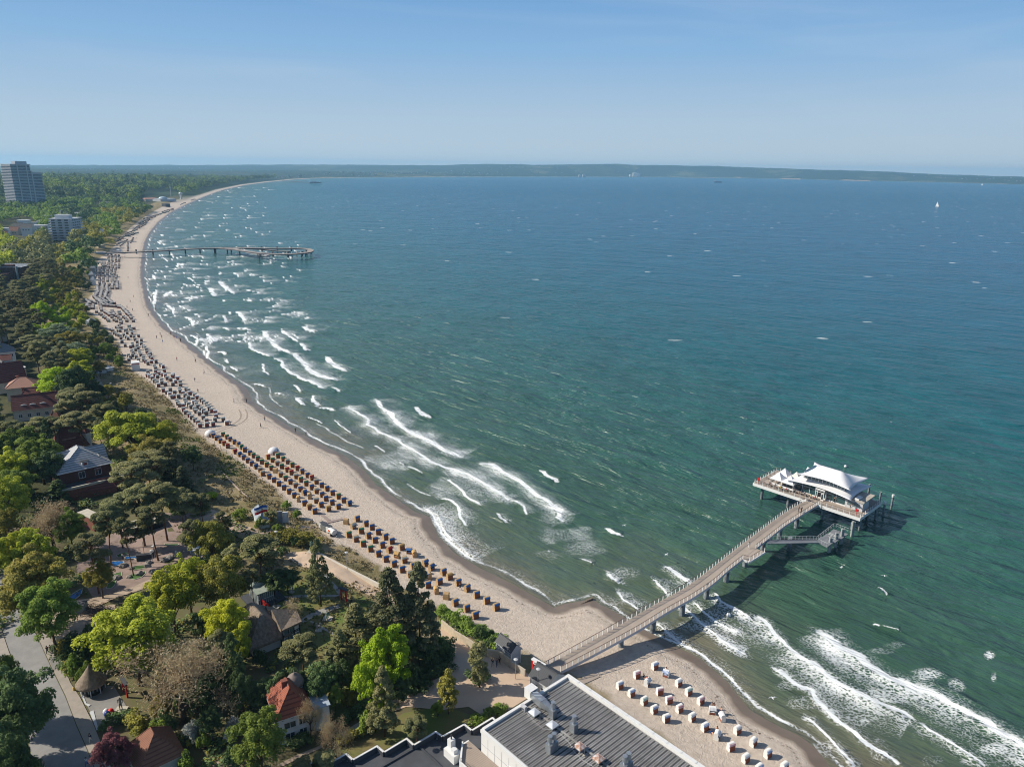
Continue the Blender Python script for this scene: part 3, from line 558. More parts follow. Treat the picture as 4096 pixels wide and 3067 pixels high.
def make_proto(kind, seed):
    """returns (trunk mesh, crown verts, faces, crown height span, crown radius, total height)"""
    rg = np.random.default_rng(seed); mb = MB()
    if kind == 'leafy':
        H, R0, zc, rz = 16.0, 6.0, 9.6, 5.6
        d = rg.normal(size=(120, 3)); d /= np.linalg.norm(d, axis=1, keepdims=True); d = d[d[:, 2] > -.65]
        lump = 1 + .2 * np.sin(3 * np.arctan2(d[:, 1], d[:, 0]) + seed) + .14 * rg.normal(size=len(d))
        rr = (.45 + .5 * rg.random(len(d)) ** .5) * lump; cen = d * rr[:, None] * np.array([R0, R0, rz]) + np.array([0, 0, zc]); rad = .95 + .85 * rg.random(len(d))
        v, f = clumps(cen, rad, .75, 105, .31, rg)
        tube(mb, [(0, 0, 0), (.15, .1, 3), (-.1, .3, 6), (.2, 0, 10)], .42, .12, 7)
        for c in cen[rg.permutation(len(cen))[:16]]: tube(mb, [(0, .1, 4 + 2 * rg.random()), tuple(c * .55 + np.array([0, 0, 3.2])), tuple(c)], .17, .04, 4)
    elif kind == 'pine':
        H, R0 = 17.0, 4.8; lean = rg.normal(size=2) * .7; cen, rad = [], []
        for k in range(30):
            z = 9.5 + 7.0 * rg.random() ** .8; q = 1 - max(0, (z - 12.5) / 5.5) ** 1.6 * .75; a = rg.random() * 6.28; r = R0 * q * math.sqrt(rg.random()) * .95
            cen.append((lean[0] + r * math.cos(a), lean[1] + r * math.sin(a), z)); rad.append(1.0 + .9 * rg.random())
        cen = np.array(cen); v, f = clumps(cen, rad, .42, 165, .29, rg, .7)
        tube(mb, [(0, 0, 0), (lean[0] * .2, lean[1] * .5, 5), (lean[0] * .9, lean[1] * .6, 10), (lean[0], lean[1], 15)], .3, .08, 6)
        for c in cen[::2]: tube(mb, [(lean[0] * .9, lean[1] * .7, 8 + 5 * rg.random()), tuple(c * .6 + np.array([lean[0] * .4, lean[1] * .4, c[2] * .38])), tuple(c)], .1, .03, 4)
    elif kind == 'fir':
        H, R0 = 18.0, 4.6; cen, rad = [], []
        for k in range(105):
            t = rg.random() ** .85; z = 2.5 + 15 * t; r = R0 * (1 - t) ** .62 * (.72 + .4 * rg.random()) * (1 + .18 * math.sin(5 * z)); a = rg.random() * 6.28
            cen.append((r * math.cos(a), r * math.sin(a), z)); rad.append(.8 + .9 * rg.random() * (1.1 - t))
        cen = np.array(cen); v, f = clumps(cen, rad, .5, 120, .31, rg, .3)
        tube(mb, [(0, 0, 0), (.1, 0, 7), (0, .1, 17)], .38, .05, 6)
    elif kind == 'slim':
        H, R0 = 12.0, 2.2; d = rg.normal(size=(60, 3)); d /= np.linalg.norm(d, axis=1, keepdims=True)
        cen = d * (.5 + .5 * rg.random((60, 1))) * np.array([R0, R0, 5.2]) + np.array([0, 0, 6.6]); rad = .6 + .55 * rg.random(60)
        v, f = clumps(cen, rad, .7, 85, .34, rg); tube(mb, [(0, 0, 0), (.1, .1, 4), (0, 0, 11)], .2, .04, 5)
    elif kind == 'bush':
        H, R0 = 3.2, 2.3; d = rg.normal(size=(26, 3)); d /= np.linalg.norm(d, axis=1, keepdims=True); d[:, 2] = abs(d[:, 2])
        cen = d * (.35 + .6 * rg.random((26, 1))) * np.array([R0, R0, 2.0]) + np.array([0, 0, .7]); rad = .5 + .5 * rg.random(26)
        v, f = clumps(cen, rad, .8, 95, .27, rg)
        for k in range(4): tube(mb, [(0, 0, 0), tuple(cen[k] * .8)], .07, .03, 4)
    elif kind == 'bare':
        H, R0 = 16.0, 6.2; V, F = [], []; tips = []
        def grow(p, d, l, r, lv):
            q = p + d * l
            if lv <= 2: tube(mb, [tuple(p), tuple((p + q) / 2 + rg.normal(size=3) * .07 * l), tuple(q)], r, r * .6, 5 if lv < 2 else 4)
            else:
                u = np.cross(d, rg.normal(size=3)); u /= np.linalg.norm(u) + 1e-9; w_ = np.cross(d, u) * r; u = u * r; i = len(V)
                V.extend([p + u, p - u * .5 + w_, p - u * .5 - w_, q]); F.extend([(i, i + 1, i + 3, i + 3), (i + 1, i + 2, i + 3, i + 3), (i + 2, i, i + 3, i + 3)])
            if lv == 6: tips.append(q); return
            for k in range([5, 4, 4, 3, 4, 3][lv]):
                e = d * .75 + rg.normal(size=3) * ([.8, .62, .6, .62, .7, .75][lv]); e[2] += .22; e /= np.linalg.norm(e)
                st = q if k < 2 else p + d * l * rg.uniform(.4, 1); grow(st, e, l * rg.uniform(.62, .86), max(r * .55, .022), lv + 1)
        grow(np.array([0, 0, 0.]), np.array([.05, 0, 1.]), 3.4, .42, 0)
        tp = np.array(tips); tp = tp[rg.permutation(len(tp))[:15000]]
        v1 = np.array(V); f1 = np.array(F)
        v2, f2 = quads(tp, rg.normal(size=(len(tp), 3)), np.full(len(tp), .12), rg, 2.4)
        v = np.concatenate([v1, v2]); f = np.concatenate([f1, f2 + len(v1)]); v = v * np.array([1, 1, 1.0])
        H = v[:, 2].max(); R0 = np.percentile(np.hypot(v[:, 0], v[:, 1]), 92)
    return mb, v, f, R0, H
TP = {}
def tri_mesh(name, v, f, mats):
    # triangles may be stored as degenerate quads (last index doubled)
    d = f[:, 2] == f[:, 3]
    if not d.any(): return np_mesh(name, v, f, mats)
    me = bpy.data.meshes.new(name); fs = [tuple(q[:3]) if dd else tuple(q) for q, dd in zip(f.tolist(), d)]
    me.from_pydata(v.tolist(), [], fs)
    for m in mats: me.materials.append(m)
    return me
for kind, n in (('leafy', 4), ('pine', 4), ('fir', 2), ('slim', 2), ('bush', 3), ('bare', 2)):
    TP[kind] = []
    for k in range(n):
        mb, v, f, R0, H = make_proto(kind, 100 + 17 * k + len(kind))
        TP[kind].append(dict(trunk=mb.mesh('trunk', bark_red if kind == 'pine' else bark, True), v=v, f=f, R=R0, H=H, crown={}))
    for q_ in TP[kind]: q_['R'] *= {'leafy': 1.22, 'pine': 1.27, 'fir': 1.15, 'slim': 1.3, 'bush': 1.15, 'bare': 1.0}[kind]
SHAPE = dict(Y='leafy', L='leafy', K='leafy', G='leafy', O='leafy', W='leafy', R='leafy', D='leafy', P='pine', C='fir', B='bare', F='bush')
NAMES = dict(leafy='leafy_tree', pine='pine_tree', fir='fir_tree', slim='slender_tree', bush='shrub', bare='bare_tree')
CATS = dict(leafy='tree', pine='pine tree', fir='conifer', slim='slender tree', bush='shrub', bare='bare tree')
LOOK = dict(Y='yellow green spring', L='lemon yellow', K='vivid lime green', G='fresh green', O='olive brown young leaved', P='dark olive', C='dense dark', W='silvery grey green', R='copper purple', D='dark green', F='white blossoming', B='leafless brown')
tree_n = 0
def tree(x, y, leaf, R, H, shape=None, label=None, group=None, z=None, tid=None):
    global tree_n
    shape = shape or SHAPE[leaf]; pr = TP[shape][(tree_n if tid is None else tid) % len(TP[shape])]; tree_n += 1
    if leaf not in pr['crown']: pr['crown'][leaf] = tri_mesh('crown', pr['v'], pr['f'], [LM[leaf]])
    z = gz(x, y) if z is None else z; rz = rng.uniform(0, 6.28)
    look = LOOK[leaf]; cat = CATS[shape]
    o = empty(NAMES[shape], (x, y, z - .05), rz, label or f'{look} {cat} in the woods beside the resort', cat, group or f'{look} {cat}s')
    o.scale = (R / pr['R'], R / pr['R'], H / pr['H'])
    link('trunk', pr['trunk'], o); link('crown', pr['crown'][leaf], o)
    return o
placed = []      # (x, y, r) of trees standing
def ptree(px, py, rp, leaf, H=None, shape=None, label=None, group=None):
    """crown centre and radius in 2212-wide photo pixels"""
    sh = shape or SHAPE[leaf]
    frac = {'leafy': .6, 'pine': .74, 'fir': .5, 'slim': .55, 'bush': .4, 'bare': .58}[sh]
    H = H or 14; z = 3.0
    for _ in range(3):
        p = PF(px, py, z + H * frac); z = gz(p.x, p.y)
    R = rp * mpp(p) * (1.2 if sh == 'leafy' else 1.1 if sh in ('pine', 'bare') else 1.0)
    placed.append((p.x, p.y, R)); return tree(p.x, p.y, leaf, R, H, shape, label, group, z=z)
def qpix(x, y, z):
    wv = Vector((x, y, z - HC)); c = wv.dot(_F)
    return (2048 + FPX * wv.dot(_R) / c) / 1.85172, (1533.5 - FPX * wv.dot(_U) / c) / 1.85172
T_NEAR = [  # px, py, radius px, leaf, height, shape, label
 (288,1375,84,'Y',17,None,'broad yellow green spring tree left of the big leafless brown tree'),
 (368,1290,52,'Y',15,None,'yellow green tree beside the path to the thatched house, behind the broad one'),
 (405,1250,36,'Y',14,None,'small yellow green tree just below the mini golf path'),
 (72,1262,66,'O',17,None,'large olive tinted street tree shading the road near the mini golf'),
 (104,1322,54,'G',16,None,'fresh green street tree with thick trunk at the road edge'),
 (20,1200,42,'Y',14,None,None),(75,1195,36,'Y',14,None,None),(22,1075,36,'Y',14,None,None),(10,1140,30,'O',13,None,None),
 (382,1442,104,'B',19,None,'huge leafless brown tree beside the thatched round pavilion'),
 (103,1118,66,'B',16,None,'leafless brown tree behind the mini golf course'),
 (492,1345,46,'L',12,None,'lemon yellow tree against the thatched roof'),
 (478,1258,48,'O',15,None,'olive brown tree with dark trunk above the lemon yellow tree'),
 (458,1168,42,'O',14,None,'olive brown tree beside the mini golf kiosk'),
 (560,1195,50,'P',13,None,'spreading dark pine by the end of the sandy promenade'),
 (688,1235,30,'P',16,'fir','lone dark pine standing on the sculpture lawn'),
 (842,1325,54,'C',20,None,'left one of the pair of tall dark pines by the beach'),(905,1318,46,'C',21,None,'right one of the pair of tall dark pines by the beach'),
 (768,1378,52,'P',15,'fir','broad dark pine right of the bronze sitting figure'),(735,1420,34,'P',12,'fir',None),
 (650,1402,46,'P',11,None,'wide low pine between the thatched house and the lawn'),
 (838,1420,48,'K',14,None,'vivid lime green tree below the pair of tall pines'),(806,1478,36,'K',13,None,'smaller vivid lime green tree below its bigger neighbour'),
 (828,1515,36,'P',14,'fir','dark dense pine beside the path near the zigzag roof'),
 (560,1600,55,'G',13,None,'fresh green tree in front of the white villa'),
 (505,1445,32,'D',15,'fir','dark conifer left of the thatched house wall'),
 (245,1622,35,'R',9,None,'copper purple leaved tree beside the small red roofed house'),
 (42,1535,62,'D',17,None,'dark evergreen tree overhanging the road corner'),(-30,1640,55,'D',20,None,None),(-75,1590,55,'D',21,None,None),(-60,1450,40,'G',18,None,None),(40,1690,50,'D',19,None,None),(5,1485,44,'G',14,None,None),(-20,1560,50,'D',14,None,None),
 (715,1585,38,'B',10,None,'leafless gnarled tree beside the white villa'),(668,1535,24,'B',9,None,'small leafless tree against the white villa wall'),
 (625,1315,30,'B',8,None,'small leafless tree by the thatched house terrace'),
 (288,932,62,'Y',17,None,'big yellow green tree behind the dune, landward side'),(345,940,34,'Y',14,None,None),
 (322,982,42,'O',13,None,'olive gold tree below the big yellow green one'),(292,1018,32,'P',13,None,None),(338,1010,32,'P',14,None,None),(375,1030,30,'C',12,None,None),(415,985,20,'D',8,None,None),
 (395,1045,26,'C',11,None,None),(300,1085,44,'P',16,None,None),(252,1095,40,'P',15,None,None),(350,1075,42,'P',16,None,None),(400,1085,36,'P',14,None,None),(435,1090,28,'P',12,None,None),
 (225,1125,36,'P',16,None,None),(330,1120,38,'P',15,None,None),(198,1185,40,'P',15,None,'pine with a tall bent bare trunk over the mini golf course'),(408,1155,26,'P',14,None,None),
 (275,1150,26,'P',15,None,None),(150,1140,30,'G',11,None,None),(478,1130,24,'P',13,None,None),(585,1120,18,'P',9,None,None),
 (215,1245,28,'O',9,None,None),(130,825,43,'K',14,None,'bright green round tree among the pines by the villas'),(165,778,32,'Y',13,None,None),(172,806,26,'Y',13,None,None),
 (148,762,34,'W',13,None,'silvery grey green willow behind the dune scrub'),(128,722,34,'W',13,None,'silvery grey green willow farther up the woods'),(150,738,30,'O',13,None,None),
 (25,930,34,'P',13,None,None),(72,922,32,'P',13,None,None),(118,920,26,'P',13,None,None),(150,868,34,'P',16,None,None),(190,868,34,'P',16,None,None),(176,910,40,'P',15,None,None),(228,895,32,'P',15,None,None),(215,925,22,'P',13,None,None),
 (40,965,44,'G',14,None,None),(85,985,42,'G',15,None,None),(20,1015,38,'Y',14,None,None),(105,1010,30,'D',13,None,None),(104,962,22,'D',17,'fir',None),
 (125,1060,26,'D',7,'fir',None),(545,1250,22,'P',10,None,None),(500,1205,26,'P',12,None,None),
 (230,895,22,'D',10,None,None),(250,890,18,'C',9,None,None),
 (968,1490,24,'O',9,'slim','slim olive tree on the round planted island of the square'),(1036,1430,25,'P',10,'slim','slim dark tree on the round planted island by the beach wall'),
 (900,1570,30,'P',8,None,None),(945,1530,15,'G',4,'bush',None),(723,1505,14,'G',6,'leafy','small round topped tree on the villa lawn'),(751,1507,17,'O',5,'bush','clipped golden topped ball shrub on the villa lawn'),
 (600,1485,30,'D',8,None,None),(690,1475,34,'D',9,None,None),(640,1480,26,'D',8,None,None),(735,1460,26,'D',8,None,None),(790,1560,22,'G',5,'bush',None),(700,1640,30,'P',6,None,None),(650,1660,30,'P',7,None,None),
 (455,1560,24,'D',7,None,None),(425,1520,22,'D',6,'bush',None),(500,1575,20,'F',5,None,'white blossoming shrub beside the white villa'),(418,1580,26,'F',5,None,'pale blossoming shrub by the small red roofed house'),(395,1510,20,'G',5,'bush',None),
 (440,1600,18,'G',4,'bush',None),(335,1590,28,'G',6,'bush',None),(360,1560,26,'D',6,'bush',None),(400,1650,20,'G',5,'bush',None),(500,1640,24,'D',5,'bush',None),(350,1530,24,'O',6,'bush',None),
 (180,1405,24,'D',7,'bush',None),(205,1385,26,'D',8,'bush',None),(160,1438,22,'G',6,'bush',None),(185,1455,20,'G',6,'bush',None),(222,1410,24,'D',7,'bush',None),
 (860,1480,26,'D',7,None,None),(890,1455,24,'D',6,'bush',None),(925,1420,24,'D',6,'bush',None),(950,1395,20,'D',6,'bush',None),(905,1400,22,'D',6,None,None),(870,1400,20,'D',6,None,None),
 (560,1420,16,'D',5,'bush',None),(455,1490,26,'D',9,None,None),(520,1490,26,'D',9,None,None),(560,1500,24,'D',7,None,None),(470,1400,30,'P',12,None,None),(520,1395,20,'Y',8,None,None),(440,1350,24,'D',9,None,None),
 (1060,1385,14,'D',3,'bush',None),(960,1320,16,'G',3,'bush',None),(985,1335,18,'G',3,'bush',None),(1010,1350,18,'G',3,'bush',None),(1035,1368,18,'D',4,'bush',None),(1060,1370,12,'D',3,'bush',None),
 (455,1070,18,'K',3,'bush','rounded bright green shrub on the dune edge'),(575,1215,16,'O',5,'bush',None),(590,1255,26,'D',6,None,None),(620,1250,24,'D',6,None,None),
 (560,1130,14,'G',4,'bush',None),(520,1110,18,'G',4,'bush',None),(600,1140,14,'G',3,'bush',None),(640,1110,12,'G',3,'bush',None),(620,1090,12,'G',3,'bush',None),(590,1160,18,'O',3,'bush',None),(640,1170,14,'D',3,'bush',None),(610,1190,16,'D',3,'bush',None),(680,1185,12,'O',3,'bush',None),
]
order = {}
def where_of(px, py):
    spots = [(560,1115,'the flag hut'),(300,1130,'the mini golf course'),(170,1010,'the slate roofed brick house'),(90,865,'the red roofed villas'),(60,1440,'the road'),(205,1460,'the thatched round pavilion'),(575,1370,'the thatched house'),
      (600,1530,'the white villa'),(330,1620,'the small red roofed house'),(700,1330,'the sculpture lawn'),(960,1470,'the sandy square'),(1060,1360,'the grey beach hut'),(880,1570,'the zigzag roof'),(210,800,'the flat roofed beach building'),(640,1130,'the dune boardwalk'),
      (130,490,'the white balcony block'),(30,580,'the dark flat roofed building'),(110,690,'the crowded beach'),(450,1010,'the grassy dune'),(900,1330,'the tall dark pines'),(740,1230,'the sandy promenade')]
    return min(spots, key=lambda s: (s[0] - px) ** 2 + (s[1] - py) ** 2)[2]
tree_list = []
for px, py, rp, lf, H, sh, lb in T_NEAR:
    o = ptree(px, py, rp, lf, H, sh, lb)
    tree_list.append([o, px, py, lf, lb])
# hand-set buildings keep the scatter away (photo pixels: x, y, radius)
KEEP = [(30,762,45),(20,805,66),(48,850,72),(65,880,80),(85,895,70),(110,875,30),(150,945,55),(178,1012,98),(195,1030,40),(30,585,42),(130,498,42),(300,1180,120),(230,1330,80),(60,1440,140),(575,1370,90),(560,1290,60),(600,1530,90),(330,1620,70),(720,1320,140),
  (205,1460,60),(250,1530,80),(960,1500,130),(905,1590,120),(840,1250,120),(560,1125,50),(215,800,24),(200,770,12),(180,695,16),(190,655,12),(650,1210,90),(460,990,90),(1050,1440,100),(100,1440,90),(150,1550,150),(470,1320,60)]
ZONES = [(20,620,'P'),(60,640,'P'),(30,700,'P'),(80,700,'P'),(40,660,'P'),(95,650,'P'),(150,640,'Y'),(165,610,'O'),(130,620,'O'),(185,580,'D'),(175,560,'G'),(150,590,'P'),(100,590,'P'),(60,560,'P'),(30,540,'P'),(90,545,'P'),(20,520,'Y'),(60,520,'O'),(10,550,'Y'),
  (110,615,'Y'),(95,680,'K'),(125,665,'K'),(60,690,'P'),(160,680,'Y'),(190,720,'O'),(180,745,'G'),(210,740,'G'),(225,755,'G'),(200,700,'D'),(190,770,'D'),(215,775,'O'),(60,725,'P'),(100,740,'P'),(110,770,'P'),(60,800,'P'),(110,800,'P'),(90,830,'P'),(240,830,'O'),(200,830,'D'),(210,850,'P'),(230,880,'D'),(100,930,'P'),(130,1040,'P'),
  (70,1040,'G'),(40,1060,'D'),(210,1060,'P'),(180,1080,'P'),(250,1060,'P'),(180,540,'D'),(120,525,'P'),(200,500,'O'),(230,480,'G'),(180,470,'D'),(100,440,'G'),(60,470,'G'),(30,450,'G'),(250,450,'O'),(280,430,'D'),(150,540,'O'),(450,1150,'P'),(480,1090,'D'),(430,1120,'P'),(500,1240,'P'),(350,1170,'P')]
def zone(px, py):
    return min(ZONES, key=lambda s: (s[0] - px + rng.normal() * 9) ** 2 + ((s[1] - py + rng.normal() * 7) * 1.3) ** 2)[2]
WOOD = [(p.x, p.y) for p in (PF(-160, 1090, 3), PF(420, 1150, 3), PF(440, 1010, 3), PF(330, 890, 3), PF(275, 790, 3), PF(245, 730, 3), PF(185, 667, 3), PF(215, 610, 3), PF(208, 590, 3), PF(-60, 590, 3), PF(-160, 800, 3))]
xs = [p[0] for p in WOOD]; ys = [p[1] for p in WOOD]; grid = {}
for (a, b_, r_) in placed: grid.setdefault((int(a // 12), int(b_ // 12)), []).append((a, b_, r_))
cnt = 0
for q in range(9000):
    a = rng.uniform(min(xs), max(xs)); b_ = rng.uniform(min(ys), max(ys))
    if not inside(np.array([a]), np.array([b_]), WOOD)[0]: continue
    px, py = qpix(a, b_, 13)
    if px < -45 or px > 500: continue
    if any((px - kx) ** 2 + ((py - ky) * 1.25) ** 2 < kr ** 2 for kx, ky, kr in KEEP): continue
    d_b, s_b, _ = seg_dist(np.array([a]), np.array([b_]), [(p.x, p.y) for p in back]); d_b = d_b[0]
    if s_b[0] < 0 or d_b < (16 if b_ < 330 else 2.5): continue
    R = rng.uniform(4.2, 7.0) if d_b > 28 else rng.uniform(2.0, 3.6) * (.55 + d_b / 60); gi, gj = int(a // 12), int(b_ // 12)
    if any((a - u) ** 2 + (b_ - v) ** 2 < (.66 * (R + rr)) ** 2 for i in (-1, 0, 1) for j in (-1, 0, 1) for u, v, rr in grid.get((gi + i, gj + j), [])): continue
    grid.setdefault((gi, gj), []).append((a, b_, R)); lf = zone(px, py)
    if lf == 'P' and R < 3: lf = 'O'
    H = R * rng.uniform(2.2, 2.8) if lf != 'P' else rng.uniform(12, 17)
    o = tree(a, b_, lf, R, min(H, 17)); tree_list.append([o, px, py, lf, None]); cnt += 1
    if cnt > 520: break
print('scattered trees', cnt)
# each tree gets a label of its own: what it looks like, where, and its rank in size there
def ordw(i):
    base = ['', 'first', 'second', 'third', 'fourth', 'fifth', 'sixth', 'seventh', 'eighth', 'ninth', 'tenth', 'eleventh', 'twelfth', 'thirteenth', 'fourteenth', 'fifteenth', 'sixteenth', 'seventeenth', 'eighteenth', 'nineteenth']
    if i >= 100: return 'hundred-and-' + ordw(i - 100) if i > 100 else 'hundredth'
    if i < 20: return base[i]
    tens = ['twent', 'thirt', 'fort', 'fift', 'sixt', 'sevent', 'eight', 'ninet'][i // 10 - 2]
    return tens + 'ieth' if i % 10 == 0 else tens + 'y-' + base[i % 10]
bucket = {}
for t_ in tree_list:
    if t_[4]: continue
    bucket.setdefault((t_[3], t_[0]['category'], where_of(t_[1], t_[2])), []).append(t_)
for (lf, cat, wh), lst in bucket.items():
    lst.sort(key=lambda t_: -t_[2])
    for i, t_ in enumerate(lst):
        o = t_[0]
        o['label'] = f'{LOOK[lf]} {cat} near {wh}' if len(lst) == 1 else f'{LOOK[lf]} {cat}, {ordw(i + 1)} nearest by {wh}'
# ---- the woods farther off, where single trees can no longer be told apart
def forest(name, label, pts, leafs, per, lsize, cat='woods'):
    groups = {}
    V, Fx, M = [], [], []; base = 0; mats = list(dict.fromkeys(leafs)); rg = np.random.default_rng(5)
    n = len(pts)
    for i in range(n):
        x_, y_, z_, R_, H_ = pts[i]
        k = per; d = rg.normal(size=(k, 3)); d /= np.linalg.norm(d, axis=1, keepdims=True); d[:, 2] = np.abs(d[:, 2]) * 1.0 - .15
        lump = (.8 + .35 * np.sin(d[:, 0] * 5 + i) * np.sin(d[:, 1] * 4 + i * 1.7) + .12 * rg.normal(size=k))[:, None]
        c = np.array([x_, y_, z_ + H_ * .55]) + d * lump * np.array([R_, R_, H_ * .45])
        nr = d + rg.normal(size=(k, 3)) * .45 + np.array([0, 0, .3])
        v, f = quads(c, nr, lsize * R_ * (.7 + .6 * rg.random(k)), rg, 1.25)
        V.append(v); Fx.append(f + base); base += len(v); M.append(np.full(len(f), mats.index(leafs[i])))
    me = np_mesh(name, np.concatenate(V), np.concatenate(Fx), [LM[m] for m in mats], mi=np.concatenate(M))
    return tag(link(name, me), label, cat, kind='stuff')
def scatter(n, poly, rr, dmin_b, dmax=None, zlo=None, keep=(), step=.8):
    out = []; P_ = np.array([[p.x, p.y] for p in poly]); lo, hi = P_.min(0), P_.max(0)
    C_ = rng.uniform(lo, hi, (n * 6, 2)); m = inside(C_[:, 0], C_[:, 1], P_.tolist()); C_ = C_[m]
    d = seg_dist(C_[:, 0], C_[:, 1], [(p.x, p.y) for p in back]); C_ = C_[(d[0] > dmin_b) & (d[1] > 0)]
    h = ground_h(C_[:, 0], C_[:, 1]); g = {}
    for (a, b_), z_ in zip(C_, h):
        R = rng.uniform(*rr); cs = rr[1] * 2; gi, gj = int(a // cs), int(b_ // cs)
        if any((a - u) ** 2 + (b_ - v) ** 2 < (step * (R + q)) ** 2 for i in (-1, 0, 1) for j in (-1, 0, 1) for u, v, q in g.get((gi + i, gj + j), [])): continue
        px, py = qpix(a, b_, z_ + 8)
        if any((px - kx) ** 2 + ((py - ky) * ka) ** 2 < kr ** 2 for kx, ky, kr, ka in keep): continue
        g.setdefault((gi, gj), []).append((a, b_, R)); out.append((a, b_, z_, R, R * rng.uniform(1.9, 2.5), px, py))
        if len(out) >= n: break
    return out
kp = [(130,500,30,1.0),(28,592,44,1.6),(40,492,50,1.9),(350,428,50,2.4),(50,410,50,3.4),(215,436,12,2),(170,530,14,2),(200,548,16,2),(400,424,14,3)]
midp = scatter(2600, [PF(-120, 585, 3), PF(215, 600, 3), PF(222, 560, 3), PF(275, 505, 3), PF(345, 455, 3), PF(410, 426, 3), PF(300, 425, 3), PF(-120, 425, 3)], (4.6, 7.6), 3, keep=kp)
forest('woods', 'green woods of the resort between the balcony block and the beach', [p[:5] for p in midp], [zone(p[5], p[6]) if p[6] > 452 else ('D' if p[0] % 9 < 5 else 'G') for p in midp], 150, .30)
farp = scatter(9000, [PF(-300, 440, 3), PF(370, 438, 3), PF(410, 424, 3), PF(480, 404, 3), PF(560, 390, 3), PF(620, 386, 3), PF(540, 387, 10), PF(-300, 389, 10)], (7, 13), 10, keep=kp, step=.72)
print('forest', len(midp), len(farp))
forest('distant_woods', 'distant green forest covering the rise behind the high tower', [(p[0], p[1], p[2], p[3], p[4] * rng.uniform(.85, 1.35)) for p in farp], [('D', 'D', 'G', 'D', 'D')[int(vnoise(np.array([p[0] / 90]), np.array([p[1] / 90]))[0] * 4.99)] for p in farp], 70, .34)
# ------------------------------------------------------------------ BUILDINGS
def zc(ox, oy, s): return lambda x, y, z=0.0: P(ox + x / s, oy + y / s, z)
Z1 = zc(0, 600, 2.159); Z2 = zc(0, 1300, 2.159); Z3 = zc(0, 2000, 2.159); Z4 = zc(700, 1900, 2.159); Z5 = zc(0, 2400, 2.483); Z6 = zc(850, 2400, 2.483); Z7 = zc(1650, 2400, 2.483); Z8 = zc(2440, 2400, 2.483)
ZT = zc(3000, 1850, 4.424); V7 = zc(0, 600, 4.416); V5 = zc(0, 1300, 4.14); S6 = zc(150, 1640, 4.6); ZM = zc(350, 2150, 5.144); TH = zc(950, 2400, 6.623); FP = zc(1000, 970, 7.9); D2 = zc(2900, 1750, 2.76); B2 = zc(2100, 2100, 2.208); FT = zc(500, 740, 7.373)
white = mat('white_paint', (.66, .66, .65), .6, noise=.06, scale=.8); cream = mat('cream_render', (.47, .43, .36), .8, noise=.12, scale=.8)
white_clad = mat('white_cladding', (.67, .665, .64), .5, noise=.05, scale=.4); glass = mat('window_glass', (.03, .045, .06), .08, spec=.8); glass_l = mat('pale_glass', (.12, .17, .18), .12, spec=.8)
brick = mat('dark_brick', (.13, .06, .05), .9, noise=.3, scale=3); brick_r = mat('red_brick', (.24, .09, .06), .9, noise=.3, scale=3); grey = mat('grey_paint', (.25, .27, .29), .6, noise=.1); lgrey = mat('light_grey', (.5, .51, .52), .6, noise=.1)
dgrey = mat('dark_grey', (.06, .065, .075), .7, noise=.15, scale=.7); black = mat('black_timber', (.012, .012, .014), .7); steel = mat('galvanised_steel', (.42, .45, .48), .38, metal=.7, noise=.2, scale=1.2, spec=.5)
red = mat('red_paint', (.45, .02, .02), .5); wood = mat('weathered_wood', (.30, .24, .19), .85, noise=.2, scale=1); stone = mat('pale_stone', (.5, .46, .38), .85, noise=.2, scale=1); bronze = mat('verdigris_bronze', (.12, .2, .17), .55, noise=.4, scale=2)
blue_p = mat('pool_blue', (.02, .14, .42), .4, noise=.3, scale=1.2); turf = mat('artificial_turf', (.07, .14, .035), .95, noise=.3, scale=1.5); conc = mat('concrete', (.42, .38, .32), .9, noise=.2, scale=.6)
tile_red = stripes('red_roof_tiles', (.33, .10, .055), (.2, .06, .04), 1, .42, .68, .75, .6, .35); tile_dk = stripes('dark_red_roof_tiles', (.17, .055, .045), (.10, .034, .03), 1, .5, .65, .75, .6, .3)
tile_brown = stripes('brown_roof_tiles', (.24, .11, .07), (.16, .07, .045), 1, .38, .68, .8, .6, .3); slate = stripes('grey_slate_tiles', (.46, .47, .48), (.2, .205, .22), 1, .55, .6, .6, .6, .2)
slate_dk = stripes('dark_slate', (.05, .054, .062), (.03, .033, .04), 1, .4, .7, .6, .4, .15); salmon = stripes('faded_salmon_tiles', (.40, .22, .16), (.30, .16, .12), 1, .4, .65, .85, .4, .2)
thatch = mat('thatch', (.27, .215, .165), .98, scale=2.2, col2=(.15, .115, .085), bump=.7, detail=8, stretch=(1, 1, .35)); bitumen = mat('bitumen_roof', (.075, .08, .088), .75, scale=.35, col2=(.055, .058, .066), detail=6)
def rect(c0, c1):
    """front edge c0->c1 (left to right as seen): origin, heading, width"""
    d = c1 - c0; return Vector((c0.x, c0.y, 0)), math.atan2(d.y, d.x), math.hypot(d.x, d.y)
